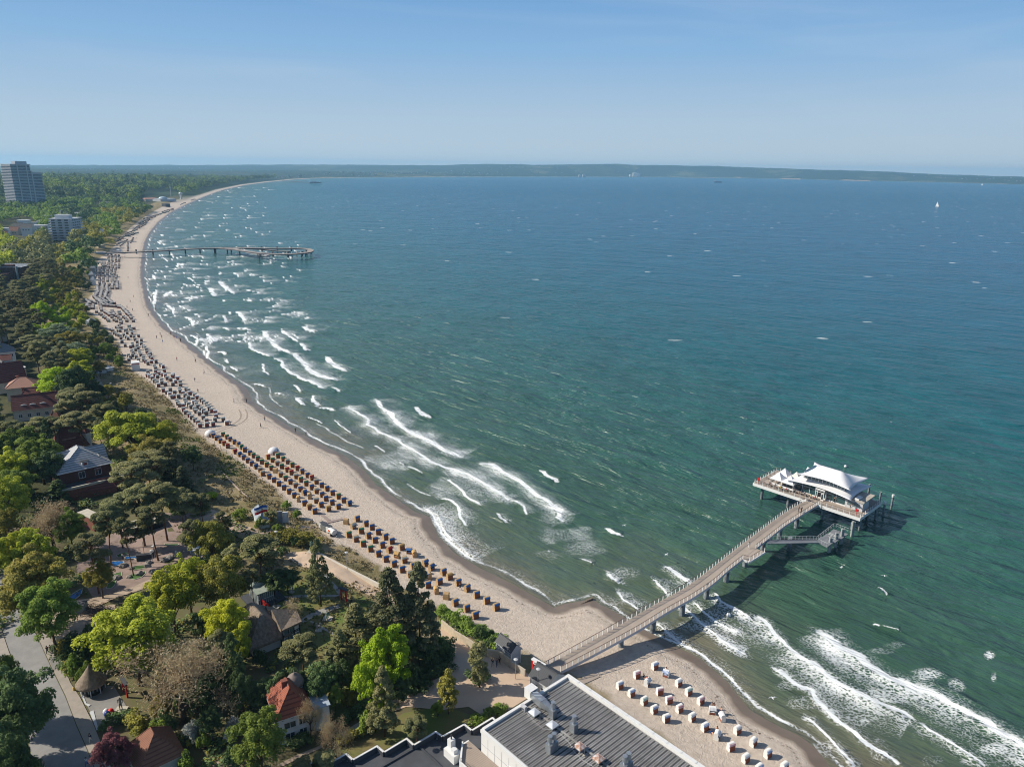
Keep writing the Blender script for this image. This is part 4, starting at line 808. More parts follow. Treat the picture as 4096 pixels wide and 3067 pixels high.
def window(par, face, u, z, w_, h_, W, D, fm=None, gm=None, div=1, name='window'):
    """face f/l/r/b of a W x D block; u along the face, z sill height"""
    def pt(a, o, zz):
        return {'f': (a, -o, zz), 'b': (W - a, D + o, zz), 'l': (-o, D - a, zz), 'r': (W + o, a, zz)}[face]
    def slab(mb, a0, a1, z0, z1, o0, o1):
        p = [pt(a0, o0, z0), pt(a1, o0, z0), pt(a1, o0, z1), pt(a0, o0, z1)]; q = [pt(a0, o1, z0), pt(a1, o1, z0), pt(a1, o1, z1), pt(a0, o1, z1)]
        mb.face(q); mb.face(p[::-1])
        for i in range(4): j = (i + 1) % 4; mb.face([p[i], p[j], q[j], q[i]])
    mb = MB(); t = .09
    slab(mb, u, u + t, z, z + h_, .01, .1); slab(mb, u + w_ - t, u + w_, z, z + h_, .01, .1); slab(mb, u + t, u + w_ - t, z + h_ - t, z + h_, .01, .1); slab(mb, u + t, u + w_ - t, z, z + t, .01, .12)
    for k in range(1, div + 1): slab(mb, u + w_ * k / (div + 1) - .035, u + w_ * k / (div + 1) + .035, z + t, z + h_ - t, .012, .09)
    f = mb.build(name, fm or white, par); g = MB(); slab(g, u + t, u + w_ - t, z + t, z + h_ - t, .006, .05); g.build('pane', gm or glass, f); return f
def house(name, label, c0, c1, D, ze, zr, style, wm, rm, over=.35, hipf=.5, cat='house', z0=None, wins=(), chim=None, thick=.18, ridge=None, group=None):
    """c0,c1: front eave corners on the level ze"""
    o, a, W = rect(c0, c1); ca, sa = math.cos(a), math.sin(a)
    mid = (o.x + ca * W / 2 - sa * D / 2, o.y + sa * W / 2 + ca * D / 2); zb = gz(*mid) if z0 is None else z0
    par = empty(name, (o.x, o.y, zb - .02), a, label, cat, group); h = ze - zb; r = zr - zb
    MB().prism([(0, 0), (W, 0), (W, D), (0, D)], -.3, h - .02, 0).build('wall', wm, par)
    mb = MB(); x0, x1, y0, y1 = -over, W + over, -over, D + over; e = h - .05; t = thick
    C = [(x0, y0), (x1, y0), (x1, y1), (x0, y1)]
    if style == 'flat':
        mb.prism(C, e, e + t); rf = mb.build('roof', rm, par)
    else:
        if style in ('hip_x', 'gable_x'):
            q = min(D * hipf, W * .49) if style == 'hip_x' else 0; R_ = [(x0 + q + (0 if style == 'hip_x' else 0), D / 2), (x1 - q, D / 2)]
        else:
            q = min(W * hipf, D * .49) if style == 'hip_y' else 0; R_ = [(W / 2, y0 + q), (W / 2, y1 - q)]
        def pln(idx, m=0):
            pts = [(C[i][0], C[i][1], e + t) if i < 4 else (R_[i - 4][0], R_[i - 4][1], r + t) for i in idx]; mb.face(pts, m)
        if style[-1] == 'x': fs = [(0, 1, 5, 4), (1, 2, 5), (2, 3, 4, 5), (3, 0, 4)]
        else: fs = [(0, 1, 4), (1, 2, 5, 4), (2, 3, 5), (3, 0, 4, 5)]
        gab = style.startswith('gable')
        for f in fs: pln(f, 1 if gab and len(f) == 3 else 0)
        # eaves thickness
        for i in range(4):
            j = (i + 1) % 4; mb.face([(C[i][0], C[i][1], e), (C[j][0], C[j][1], e), (C[j][0], C[j][1], e + t), (C[i][0], C[i][1], e + t)], 1)
        mb.face([(p[0], p[1], e) for p in C[::-1]], 1)
        rf = mb.build('roof', [rm, wm], par)
        bead = MB(); bead.bar((R_[0][0], R_[0][1], r + t), (R_[1][0], R_[1][1], r + t), .12, 6)
        if not gab:
            ends = ((0, 0), (3, 0), (1, 1), (2, 1)) if style[-1] == 'x' else ((0, 0), (1, 0), (2, 1), (3, 1))
            for ci, ri in ends: bead.bar((C[ci][0], C[ci][1], e + t), (R_[ri][0], R_[ri][1], r + t), .1, 5)
        bead.build('ridge_cap', rm, rf)
    if chim:
        for cx, cy, ch in chim: c_ = MB().box((cx * W, cy * D, h), (.9, .7, r - h + ch)); c_.box((cx * W, cy * D, r + ch), (1.05, .85, .15)); c_.build('chimney', brick_r, rf)
    for wv in wins: window(par, wv[0], wv[1] * (W if wv[0] in 'fb' else D), wv[2], wv[3], wv[4], W, D, div=wv[5] if len(wv) > 5 else 1)
    return par, W, D, h, r, rf
def dormer(rf, x, y, z, w_, d_, h_, m, axis='f', win=True, wall=None):
    """shed dormer box on a roof: front face at y, looking to -y (f), -x (l) or +x (r)"""
    mb = MB(); mt = m
    if axis == 'f': P_ = [(x - w_ / 2, y), (x + w_ / 2, y), (x + w_ / 2, y + d_), (x - w_ / 2, y + d_)]
    elif axis == 'l': P_ = [(x, y + w_ / 2), (x, y - w_ / 2), (x + d_, y - w_ / 2), (x + d_, y + w_ / 2)]
    else: P_ = [(x, y - w_ / 2), (x, y + w_ / 2), (x - d_, y + w_ / 2), (x - d_, y - w_ / 2)]
    mb.prism(P_, z, z + h_, 0); k = .12; cx = sum(p[0] for p in P_) / 4; cy = sum(p[1] for p in P_) / 4
    Q_ = [(cx + (p[0] - cx) * 1.12, cy + (p[1] - cy) * 1.12) for p in P_]
    mb.prism(Q_, [z + h_ - .05] * 2 + [z + h_ + .25] * 2, [z + h_ + .1] * 2 + [z + h_ + .4] * 2, 1)
    d = mb.build('dormer', [wall or white, mt], rf)
    g = MB(); a, b = Vector((*P_[0], 0)), Vector((*P_[1], 0)); n_ = Vector(((a - b).y, -(a - b).x, 0)).normalized() * -1
    n_ = {'f': Vector((0, -1, 0)), 'l': Vector((-1, 0, 0)), 'r': Vector((1, 0, 0))}[axis] * .03
    p0 = a.lerp(b, .12) + n_; p1 = a.lerp(b, .88) + n_
    g.face([(p0.x, p0.y, z + .25), (p1.x, p1.y, z + .25), (p1.x, p1.y, z + h_ - .2), (p0.x, p0.y, z + h_ - .2)]); g.build('pane', glass_l, d)
    return d
# --- the large hall with the ribbed metal roof, foreground
zt = 12.0; A, B, C_ = Z7(683, 1275, zt), Z7(1535, 735, zt), Z7(2210, 1195, zt)
o, a, W = rect(B, C_); a_ = math.atan2((A - B).y, (A - B).x)
# local frame: origin A, x along the wall that runs down to the right, y towards B
ax_ = math.atan2((C_ - B).y, (C_ - B).x); hall = empty('flat_roofed_hall', (A.x, A.y, 3.2), ax_, 'large white clad hall with ribbed grey metal roof in the foreground by the pier', 'hall')
HW = 38.0; HD = (B - A).length; hz_ = zt - 3.2
MB().prism([(0, 0), (HW, 0), (HW, HD), (0, HD)], -.4, hz_ - .7).build('wall', white_clad, hall)
pj = MB()
for k in range(1, 12): pj.box((k * 1.6, -.012, .2), (.03, .03, hz_ - 1.2))
pj.box((9, -.014, 3.0), (18, .034, .035)); pj.box((9, -.014, 6.1), (18, .034, .035)); pj.build('panel_joint', grey, hall)
roof_m = mat('ribbed_sheet', (.36, .35, .335), .6, scale=.25, col2=(.19, .182, .17), metal=.1, detail=7, spec=.5); rib_m = mat('dark_rib_gap', (.05, .05, .052), .7)
rf = MB().prism([(.5, .5), (HW - .5, .5), (HW - .5, HD - .5), (.5, HD - .5)], hz_ - .69, hz_ - .42).build('roof', roof_m, hall)
rb = MB(); k = 1.0
while k < HW - 1: rb.prism([(k, .7), (k + .26, .7), (k + .26, HD - .7), (k, HD - .7)], hz_ - .418, hz_ - .405, 1); rb.prism([(k + .34, .7), (k + .5, .7), (k + .5, HD - .7), (k + .34, HD - .7)], hz_ - .417, hz_ - .34, 0); k += .78
rb.build('roof_rib', [roof_m, rib_m], rf)
MB().prism([(1, HD * .47), (HW - 1, HD * .47), (HW - 1, HD * .47 + .35), (1, HD * .47 + .35)], hz_ - .33, hz_ - .24).build('roof_ridge', roof_m, rf)
pp = MB(); pp.prism([(-.1, -.1), (HW, -.1), (HW, .32), (-.1, .32)], hz_ - .7, hz_ - .1); pp.prism([(-.1, .32), (.4, .32), (.4, HD - .4), (-.1, HD - .4)], hz_ - .7, hz_ + .0); pp.prism([(-.1, HD - .4), (HW, HD - .4), (HW, HD + .25), (-.1, HD + .25)], hz_ - .7, hz_ + .05)
pp.build('parapet', white_clad, hall)
cpm = MB()
for k in range(14): cpm.box((2.6 * k + 1.4, HD - .07, hz_ + .052), (2.5, .62, .06))
cpm.build('coping', white, hall)
window(hall, 'f', 6.2, 4.4, 1.3, 2.0, HW, HD); window(hall, 'f', 8.0, 4.4, 1.1, 2.0, HW, HD); window(hall, 'f', 9.6, 4.4, 1.3, 2.0, HW, HD); window(hall, 'f', 12.0, 4.4, 1.3, 2.0, HW, HD)
M_h = hall.matrix_world if False else Matrix.Translation(hall.location) @ Matrix.Rotation(ax_, 4, 'Z'); Mi = M_h.inverted()
def hp(x, y, z=11.58): q = Mi @ Z7(x, y, z); return q.x, q.y
zr_ = hz_ - .405
def hmesh(name, mb, m, label, cat, pos, group=None, rz=0):
    w_ = M_h @ Vector((pos[0], pos[1], zr_)); o_ = empty(name, w_, ax_ + rz, label, cat, group); return o_
def vent(pos, caps, label, big=True):
    t_ = hmesh('roof_vent', None, steel, label, 'roof vent', pos, 'steel vents on the hall roof')
    n_ = len(caps); MB().box((0, 0, 0), (1.0 if n_ < 2 else 1.1, .9 if n_ < 2 else 1.7, 1.5)).build('housing', steel, t_)
    for i in range(n_):
        y_ = 0 if n_ < 2 else -.42 + .84 * i
        MB().lathe((0, y_, 1.5), [(.2, 0), (.2, .35), (.42, .5), (.3, 1.25), (.38, 1.3), (.38, 1.36), (.22, 1.37)], 12).build('cowl', steel, t_)
vent(hp(1392, 1160), [1], 'steel roof vent with single cowl at the end of the big duct'); vent(hp(1600, 1300), [1], 'steel roof vent with single silver cowl nearest the beach side'); vent(hp(1382, 1490), [1, 1], 'steel roof vent with two cowls near the white wall'); vent(hp(2120, 1690), [1, 1], 'steel roof vent with two cowls at the bottom edge of the photo')
def skybox(pos, label, m):
    t_ = hmesh('roof_hatch', None, steel, label, 'roof hatch', pos, 'pale cowled hatches along the roof ridge')
    MB().box((0, 0, 0), (.7, .7, .7)).build('housing', steel, t_); mb = MB(); s_ = .75; i = [(-s_, -s_), (s_, -s_), (s_, s_), (-s_, s_)]
    mb.prism(i, .7, .8); n0 = len(mb.v); mb.v += [(x, y, .8) for x, y in i] + [(0, 0, 1.15)]
    for q in range(4): mb.f.append((n0 + q, n0 + (q + 1) % 4, n0 + 4)); mb.m.append(0)
    mb.build('cap', m, t_)
rusty = mat('rust_stained_white', (.62, .62, .62), .6, scale=1.5, col2=(.3, .13, .06)); pale_m = mat('pale_metal', (.62, .65, .68), .4, metal=.3, noise=.1)
skybox(hp(1210, 1150), 'pale pyramid cap hatch nearest the big duct', pale_m); skybox(hp(1388, 1275), 'pale pyramid cap hatch second from the big duct', pale_m); skybox(hp(1660, 1490), 'rust flecked cap hatch third from the big duct', rusty); skybox(hp(1845, 1610), 'rust stained cap hatch farthest from the big duct', rusty)
d0, d1, d2 = hp(1195, 975), hp(1300, 1070), hp(1370, 1110)
dk = hmesh('roof_duct', None, steel, 'wide tapering steel duct running from white box to roof vent', 'duct', (0, 0))
mb = MB(); mb.bar((d0[0], d0[1], .75), (d1[0], d1[1], .9), .85, 4); mb.bar((d1[0], d1[1], .9), (d2[0] + .3, d2[1] - .2, .85), .8, 4, 0, .5); mb.build('duct_run', steel, dk)
mb = MB()
for f in (.15, .5, .85): q = [d0[i] + (d1[i] - d0[i]) * f for i in (0, 1)]; mb.bar((q[0] - .03, q[1] + .03, .82), (q[0] + .05, q[1] - .05, .83), .92, 4)
mb.build('flange', pale_m, dk)
q = hp(1180, 960); hb = hmesh('plant_box', None, white, 'white square plant box at the head of the roof duct', 'box', q); MB().box((-.3, .2, -.2), (1.5, 1.6, 1.7)).build('cabinet', white_clad, hb); MB().box((-.3, .2, 1.5), (1.6, 1.7, .08)).build('lid', white, hb)
q = hp(1105, 1090); hb = hmesh('air_conditioner', None, white, 'small pale air conditioner by the left parapet of the hall roof', 'air conditioner', q); MB().box((0, 0, .1), (1.0, .5, .8)).build('cabinet', lgrey, hb); MB().lathe((0, -.3, .5), [(.3, 0), (.3, .03)], 10).build('fan', dgrey, hb)
cable = MB(); pts = [hp(*p) for p in ((1130, 1110), (1200, 1200), (1300, 1280), (1400, 1290), (1480, 1340), (1560, 1420), (1600, 1500), (1690, 1590), (1790, 1650))]
for i in range(len(pts) - 1): cable.bar((*pts[i], .06), (*pts[i + 1], .06), .04, 4)
cb = hmesh('roof_cable', None, lgrey, 'thin pale lightning cable winding over the ribbed roof', 'cable', (0, 0)); cable.build('wire', lgrey, cb)
for q, lb in ((hp(1345, 915, 11.6), 'thin lightning rod at the far left corner of the hall roof'), (hp(1265, 1190), 'thin lightning rod beside the pale hatch near the duct'), (hp(1705, 1540), 'thin lightning rod beside the rust flecked hatch')):
    r_ = hmesh('lightning_rod', None, steel, lb, 'lightning rod', q, 'lightning rods on the hall'); MB().bar((0, 0, 0), (0, 0, 2.2), .03, 5).build('rod', steel, r_); MB().box((0, 0, 0), (.4, .4, .12)).build('foot', conc, r_)
# hall balcony and chimney stack on the low wing
tb = Z7(600, 1500, 8.6)
ter = empty('roof_terrace', (A.x, A.y, 3.2), ax_, 'white edged roof terrace with decking and railing against the hall wall', 'terrace')
MB().prism([(-.2, -4.2), (16, -4.2), (16, -.02), (-3.2, -.02), (-3.2, -1.2)], -.4, 4.6).build('wall', white_clad, ter)
MB().prism([(.1, -3.9), (15.8, -3.9), (15.8, -.05), (-2.9, -.05), (-2.9, -1.2)], 4.601, 4.65).build('decking', stripes('deck_boards', (.33, .27, .22), (.2, .16, .13), 0, .35, .85, .85, 0, .2), ter)
mb = MB(); mb.prism([(-.2, -4.2), (16, -4.2), (16, -3.95), (-.1, -3.95)], 4.6, 5.1); mb.prism([(-3.2, -1.3), (-3.1, -1.1), (.0, -3.95), (-.2, -4.2)], 4.6, 5.08); mb.build('parapet', white_clad, ter)
mb = MB()
for i in range(8): mb.bar((i * 2, -4.05, 5.1), (i * 2, -4.05, 5.9), .03, 4)
mb.bar((0, -4.05, 5.9), (16, -4.05, 5.9), .03, 4); mb.build('railing', dgrey, ter)
# --- low building with zigzag parapet
zz = 7.2
pts = [Z6(620, 1780, zz), Z6(760, 1720, zz), Z6(890, 1656, zz), Z6(1015, 1590, zz), Z6(1085, 1650, zz), Z6(1330, 1515, zz), Z6(1395, 1575, zz), Z6(1635, 1440, zz), Z6(1705, 1500, zz), Z6(1930, 1365, zz), Z6(2000, 1430, zz), Z7(230, 1300, zz), Z7(300, 1345, zz), Z7(515, 1225, zz), Z7(590, 1285, zz), Z7(795, 1160, zz), Z7(840, 1200, zz)]
wing = empty('zigzag_roofed_wing', (pts[10].x, pts[10].y, 3.2), 0, 'low wing with dark flat roof and sawtooth white edged parapet', 'building')
L_ = [(p.x - pts[10].x, p.y - pts[10].y) for p in pts]; end = [(L_[-1][0] + 4, L_[-1][1] - 10), (L_[-1][0] + 1, L_[-1][1] - 26), (L_[0][0] + 2, L_[0][1] - 10)]
poly = (L_ + end)[::-1]
MB().prism(poly, -.4, zz - 3.2 - .9).build('roof', bitumen, wing)
mb = MB(); mt_ = MB()
for i in range(len(L_) - 1):
    a0 = Vector((*L_[i], 0)); b0 = Vector((*L_[i + 1], 0)); d = (b0 - a0).normalized(); n_ = Vector((-d.y, d.x, 0))
    qd = [a0, b0, b0 + n_ * -.28, a0 + n_ * -.28]
    mb.prism([(p.x, p.y) for p in qd][::-1], zz - 3.2 - .95 + i * .001, zz - 3.2 - .06 + i * .001); q2 = [a0 + n_ * .07, b0 + n_ * .07, b0 + n_ * -.24, a0 + n_ * -.24]; mt_.prism([(p.x, p.y) for p in q2][::-1], zz - 3.2 - .055 + i * .002, zz - 3.2 + .02 + i * .002)
mb.build('parapet', dgrey, wing); mt_.build('coping', white, wing)
mb = MB()
for i in range(1, len(L_) - 1, 2): mb.bar((L_[i][0] + .3, L_[i][1] - .6, zz - 4.1), (L_[i][0] + .3, L_[i][1] - .6, zz - 2.4), .025, 4); mb.box((L_[i][0] + .3, L_[i][1] - .6, zz - 4.1), (.3, .3, .12))
mb.build('rod', steel, wing)
st = [Z6(1250, 1740, zz - 1), Z6(1500, 1780, zz - 1), Z6(1710, 1650, zz - 1), Z6(2045, 1455, zz - 1), Z6(2215, 1610, zz - 1), Z6(2300, 1700, zz - 1)]
mb = MB()
for i in range(len(st) - 1): a0, b0 = st[i], st[i + 1]; mb.bar((a0.x - pts[10].x, a0.y - pts[10].y, zz - 4.0), (b0.x - pts[10].x, b0.y - pts[10].y, zz - 4.0), .2, 4)
mb.build('roof_step', dgrey, wing)
cq = Z7(400, 1500, 7.5); ck = empty('chimney_stack', (cq.x, cq.y, 6.25), ax_, 'white stepped chimney stack standing on the dark flat roof', 'chimney'); MB().box((0, 0, 0), (2.6, 1.6, 1.5)).build('base', white_clad, ck); MB().box((-.6, .2, 1.5), (.9, .9, 1.6)).box((.5, -.1, 1.5), (.8, .7, .7)).build('shaft', white, ck); MB().bar((-.6, .2, 3.1), (-.6, .2, 3.9), .12, 8).build('flue', dgrey, ck)
# --- villas and houses near
vil, W, D, h, r, rf = house('white_villa', 'white two storey villa with red tiled hip roof and round turret', Z6(640, 1195, 8.4), Z6(975, 1085, 8.4), 7.4, 8.4, 11.9, 'hip_y', white, tile_red, .4, .47, chim=[(.42, .55, .5)],
  wins=[('f', .18, 2.9, 2.0, 1.3), ('f', .62, 2.9, 1.2, 1.9), ('f', .2, .2, 1.6, 1.9), ('f', .62, .2, 1.3, 2.0), ('f', .12, 4.6, .5, .4, 0), ('f', .4, 4.6, .6, .4, 0), ('l', .3, 2.9, 1.2, 1.3)])
dormer(rf, -.1, D * .45, h - .3, 2.6, 2.2, 1.2, tile_red, 'l')
q = Z6(815, 800, 10.2); tq = Matrix.Rotation(-vil.rotation_euler.z, 4, 'Z') @ (q - vil.location)
MB().lathe((tq.x, tq.y, -.2), [(1.35, 0), (1.35, 6.6)], 14).build('turret', white, vil); MB().lathe((tq.x, tq.y, 6.4), [(1.6, 0), (1.55, .5), (1.2, 1.3), (.7, 1.8), (.08, 2.1), (.05, 2.7)], 14).build('turret_dome', mat('lead_dome', (.2, .16, .14), .7, noise=.2), vil, True)
an = empty('sun_room', vil.location, vil.rotation_euler.z, 'pale glass roofed annex on the right side of the white villa', 'annex'); MB().prism([(W + .05, .6), (W + 3.2, .6), (W + 3.2, 4.5), (W + .05, 4.5)], -.2, 4.4).build('wall', white, an); MB().prism([(W + .1, .4), (W + 3.4, .4), (W + 3.4, 4.6), (W + .1, 4.6)], 4.4, [4.5, 4.5, 4.7, 4.7] and 4.55).build('roof', mat('glass_roof', (.35, .42, .5), .2, spec=.8), an)
h2, W, D, h, r, rf = house('small_villa', 'small villa with brown red hip roof at the bottom left edge', Z5(1385, 1730, 6.2), Z5(1822, 1525, 6.2), 7.0, 6.2, 9.9, 'hip_y', cream, tile_brown, .35, .45, wins=[('f', .5, .4, 1.4, 1.3)])
MB().prism([(W * .6, .5), (W * .6 + .9, .5), (W * .6 + .9, 1.5), (W * .6, 1.5)], [h + .75, h + .75, h + 1.65, h + 1.65], [h + .95, h + .95, h + 1.85, h + 1.85]).build('skylight', glass_l, rf)
# thatched round pavilion
q = Z5(905, 800, 5.4); rp = empty('thatched_pavilion', (q.x, q.y, gz(q.x, q.y)), 0, 'small round thatched pavilion with pointed roof at the roadside plaza', 'pavilion')
MB().lathe((0, 0, -.1), [(2.2, 0), (2.2, 2.3)], 8).build('wall', black, rp); MB().lathe((0, 0, 2.05), [(3.0, 0), (3.05, .3), (2.7, .75), (1.7, 2.0), (.9, 3.1), (.35, 3.9), (.1, 4.3), (.02, 4.7)], 20).build('roof', thatch, rp, True)
for k in range(8):
    t = math.pi / 8 + 2 * math.pi * k / 8; MB().bar((2.45 * math.cos(t), 2.45 * math.sin(t), -.1), (2.45 * math.cos(t), 2.45 * math.sin(t), 2.2), .09, 4).build('post', white, rp)
    if k in (4, 5, 6): g = MB(); t2 = t + math.pi / 8; g.box((2.08 * math.cos(t2), 2.08 * math.sin(t2), .8), (.04, 1.1, 1.0), t2); g.build('window', glass_l, rp)
rp.scale = (.84, .84, .84)
# long thatched half timbered house
c0, c1 = TH(370, 1300, 5.6), TH(930, 1070, 5.6); o, a, W = rect(c0, c1); D = 11.5; tz = gz(o.x, o.y)
th = empty('thatched_house', (o.x, o.y, tz), a, 'long half timbered house with deep brown thatched roof beside the sculpture lawn', 'house'); h = 5.6 - tz; W = 7.4
MB().prism([(.5, .4), (W - .3, .4), (W - .3, D - .5), (.5, D - .5)], -.3, h + .2).build('wall', white, th)
ro = MB(); e = h - .15; rg_ = h + 4.4
lay = [[(-.5, -.5), (W + .6, -.5), (W + .6, D + .4), (-.5, D + .4)], [(-.5, -.45), (W + .6, -.45), (W + .6, D + .4), (-.5, D + .4)], [(.9, 1.2), (W - .9, 1.2), (W - .9, D - 1.0), (.9, D - 1.0)], [(W / 2 - .45, 3.2), (W / 2 + .45, 3.2), (W / 2 + .45, D - 2.6), (W / 2 - .45, D - 2.6)], [(W / 2 - .15, 3.6), (W / 2 + .15, 3.6), (W / 2 + .15, D - 3), (W / 2 - .15, D - 3)]]
zl = [e, e + .5, e + 1.9, rg_ - .1, rg_ + .15]
for l_, z_ in zip(lay, zl): ro.v += [(x, y, z_) for x, y in l_]
for k in range(4):
    for i in range(4): j = (i + 1) % 4; ro.f.append((k * 4 + i, k * 4 + j, k * 4 + 4 + j, k * 4 + 4 + i)); ro.m.append(0)
ro.f.append((16, 17, 18, 19)); ro.m.append(0); ro.f.append((3, 2, 1, 0)); ro.m.append(0); trf = ro.build('roof', thatch, th)
bay = MB(); bx0, bx1 = W - 1.2, W + 2.6   # half timbered bay with its own lit thatch hood
MB().prism([(bx0, -.4), (bx1, .2), (bx1 + .5, 3.2), (bx0, 3.4)], -.3, h + 1.6).build('bay_wall', white, th)
bay.prism([(bx0 - .4, -.9), (bx1 + .35, -.3), (bx1 + 1.0, 3.4), (bx0 - .2, 3.8)], h + 1.5, [h + 2.0, h + 1.9, h + 2.6, h + 4.4]); bay.build('bay_roof', thatch, th)
tm = MB()
for f in (0, .33, .66, 1): x_ = bx0 + (bx1 - bx0) * f; y_ = -.4 + .6 * f; tm.box((x_, y_ - .05, -.2), (.2, .14, h + 1.7), .16)
for z_ in (.1, 2.3, h + .3, h + 1.35): tm.bar((bx0, -.45, z_), (bx1, .15, z_), .09, 4)
for f in (.5, 1): tm.box((bx1 + .5 * f + .05, .2 + 3 * f, -.2), (.14, .2, h + 1.7), .1)
for x_ in (.5, W - 1.3): tm.box((x_, .34, -.2), (.2, .14, h + .2))
tm.build('timber', black, th); window(th, 'f', 1.5, 1.6, .8, .7, W, D).location = (0, .4, 0); window(th, 'f', 2.9, 1.6, .8, .7, W, D).location = (0, .4, 0)
for f, zz_ in ((.08, .4), (.4, .4), (.72, .4), (.08, h + .45), (.4, h + .45)):
    g = MB(); x_ = bx0 + (bx1 - bx0) * (f + .12); y_ = -.4 + .6 * (f + .12); g.box((x_, y_ - .07, zz_), (.85, .06, 1.5 if zz_ < 1 else .8), .16); g.build('window', glass_l, th)
# eyebrow hood over the terrace side
MB().prism([(W - .5, 6.0), (W + 1.6, 6.4), (W + 1.4, 9.0), (W - .5, 9.4)], h + .4, [h + 1.9, h + .9, h + 1.0, h + 2.1]).build('roof_hood', thatch, trf)
# glass tea pavilion on black deck
q = [Z4(715, 1040, 6.2), Z4(850, 990, 6.2)]; o, a, W = rect(*q); gzz = gz(o.x, o.y)
gp = empty('glass_pavilion', (o.x, o.y, gzz), a, 'green roofed glass pavilion on a black deck above the thatched house', 'pavilion'); D = 5.4; MB().prism([(-1.6, -1.2), (W + 2.2, -1.2), (W + 2.2, D + .6), (-1.6, D + .6)], -.2, .45).build('deck', dgrey, gp)
MB().prism([(.15, .15), (W - .15, .15), (W - .15, D - .15), (.15, D - .15)], .451, 3.0).build('wall', glass_l, gp); MB().prism([(-.2, -.2), (W + .2, -.2), (W + .2, D + .2), (-.2, D + .2)], 3.0, 3.22).build('roof', mat('pale_green_roof', (.2, .25, .21), .6, scale=1, col2=(.3, .33, .28)), gp)
mb = MB()
for i in range(9): mb.box((W * i / 8, .1, .45), (.08, .08, 2.56))
for i in range(1, 8): mb.box((.1, D * i / 8, .45), (.08, .08, 2.56))
mb.box((W / 2, .08, 1.5), (W, .06, .08)); mb.build('frame', white, gp)
# beach huts
hut1, W, D, h, r, rf = house('beach_hut', 'grey beach hut with slate roof and double doors casting shadow on sand', Z7(980, 527, 5.2), Z7(1072, 480, 5.2), 4.6, 5.2, 6.5, 'gable_y', mat('pale_blue_boards', (.36, .39, .43), .7, noise=.1), slate_dk, .25, wins=[('l', .75, 1.2, .6, .5)])
MB().box((W / 2, -.03, .1), (1.3, .05, 1.7)).build('door', lgrey, hut1); MB().box((.03, -.02, 0), (.12, .1, h)).box((W - .03, -.02, 0), (.12, .1, h)).build('corner_board', white, hut1)
hut2, W, D, h, r, rf = house('ticket_hut', 'dark roofed kiosk with white window trim squeezed between pier gate and hall', Z7(1345, 862, 5.6), Z7(1500, 748, 5.6), 4.3, 5.6, 7.2, 'gable_y', lgrey, slate_dk, .3, wins=[('l', .25, 1.1, .8, .7), ('l', .6, 1.1, .8, .7)]); MB().bar((W * .5, D + .3, r + .3), (W * .95, D + .3, h + .35), .07, 4).build('red_trim', red, hut2)
# flag hut
fh, W, D, h, r, rf = house('flag_hut', 'pale blue grey hut with hipped metal roof behind the flying flag', P(1032, 2088, 6.6), P(1076, 2079, 6.6), 7.5, 6.6, 8.4, 'hip_y', mat('whitish_boards', (.55, .6, .56), .7, noise=.15), mat('zinc_roof', (.26, .30, .34), .5, metal=.3, noise=.12, scale=.4), .3)
# --- the slate roofed brick house
bh, W, D, h, r, rf = house('brick_house', 'dark brick house with pale grey slate roof and roof terrace', S6(395, 1178, 10.2), S6(1335, 968, 10.2), 12.5, 10.2, 15.0, 'hip_y', brick, slate, .5, .42, wins=[('f', .36, 4.2, 1.7, 2.0), ('f', .68, 4.2, 1.7, 2.0), ('l', .2, 4.2, 1.0, 1.6), ('l', .5, 4.2, 1.0, 1.6), ('l', .75, 4.2, 1.0, 1.6)])
dormer(rf, 2.0, D * .40, h + .7, 4.2, 2.4, 1.1, slate, 'l'); dormer(rf, 2.0, D * .8, h + .7, 4.0, 2.4, 1.1, slate, 'l'); dormer(rf, W - 2.0, D * .42, h + .7, 4.4, 2.4, 1.1, slate, 'r'); dormer(rf, W - 2.0, D * .8, h + .7, 4.0, 2.4, 1.1, slate, 'r')
MB().box((W * .52, 1.1, h + .4), (1.6, 1.4, 1.5)).build('dormer', white, rf); MB().prism([(W * .52 - 1, .3), (W * .52 + 1, .3), (W * .52 + 1, 3), (W * .52 - 1, 3)], h + 1.9, [h + 2.0, h + 2.0, h + 2.2, h + 2.2]).build('dormer_roof', slate_dk, rf)
MB().box((W * .52, .36, h + .8), (.9, .05, .8)).build('dormer_window', mat('red_curtain_window', (.25, .05, .05), .3, noise=.6, scale=6), rf); MB().box((-.02, D * .5, 0), (.06, D * .9, .1)).build('plinth', stone, bh)
tr_ = MB(); tr_.prism([(-1.0, -5.2), (W + 2.6, -5.2), (W + 2.6, -.02), (-1.0, -.02)], -.3, 3.4, 0, 1); tr_.build('wing', [brick_r, bitumen], bh)
mb = MB(); mb.prism([(-1.15, -5.35), (W + 2.75, -5.35), (W + 2.75, -4.9), (-1.15, -4.9)], 3.401, 4.05); mb.prism([(-1.15, -4.9), (-.7, -4.9), (-.7, -.1), (-1.15, -.1)], 3.401, 4.04); mb.prism([(W + 2.3, -4.9), (W + 2.75, -4.9), (W + 2.75, -.1), (W + 2.3, -.1)], 3.401, 4.04); mb.build('parapet', stone, bh)
house('brick_annex', 'low red tiled annex leaning against the front of the brick house', S6(830, 1500, 5.4), S6(1450, 1400, 5.4), 3.8, 5.0, 7.6, 'hip_x', brick_r, tile_dk, .2, .4, cat='annex')
cg = MB(); rz_ = r - .9; y0_, y1_ = D * .30, D * .86; ym = (y0_ + y1_) / 2
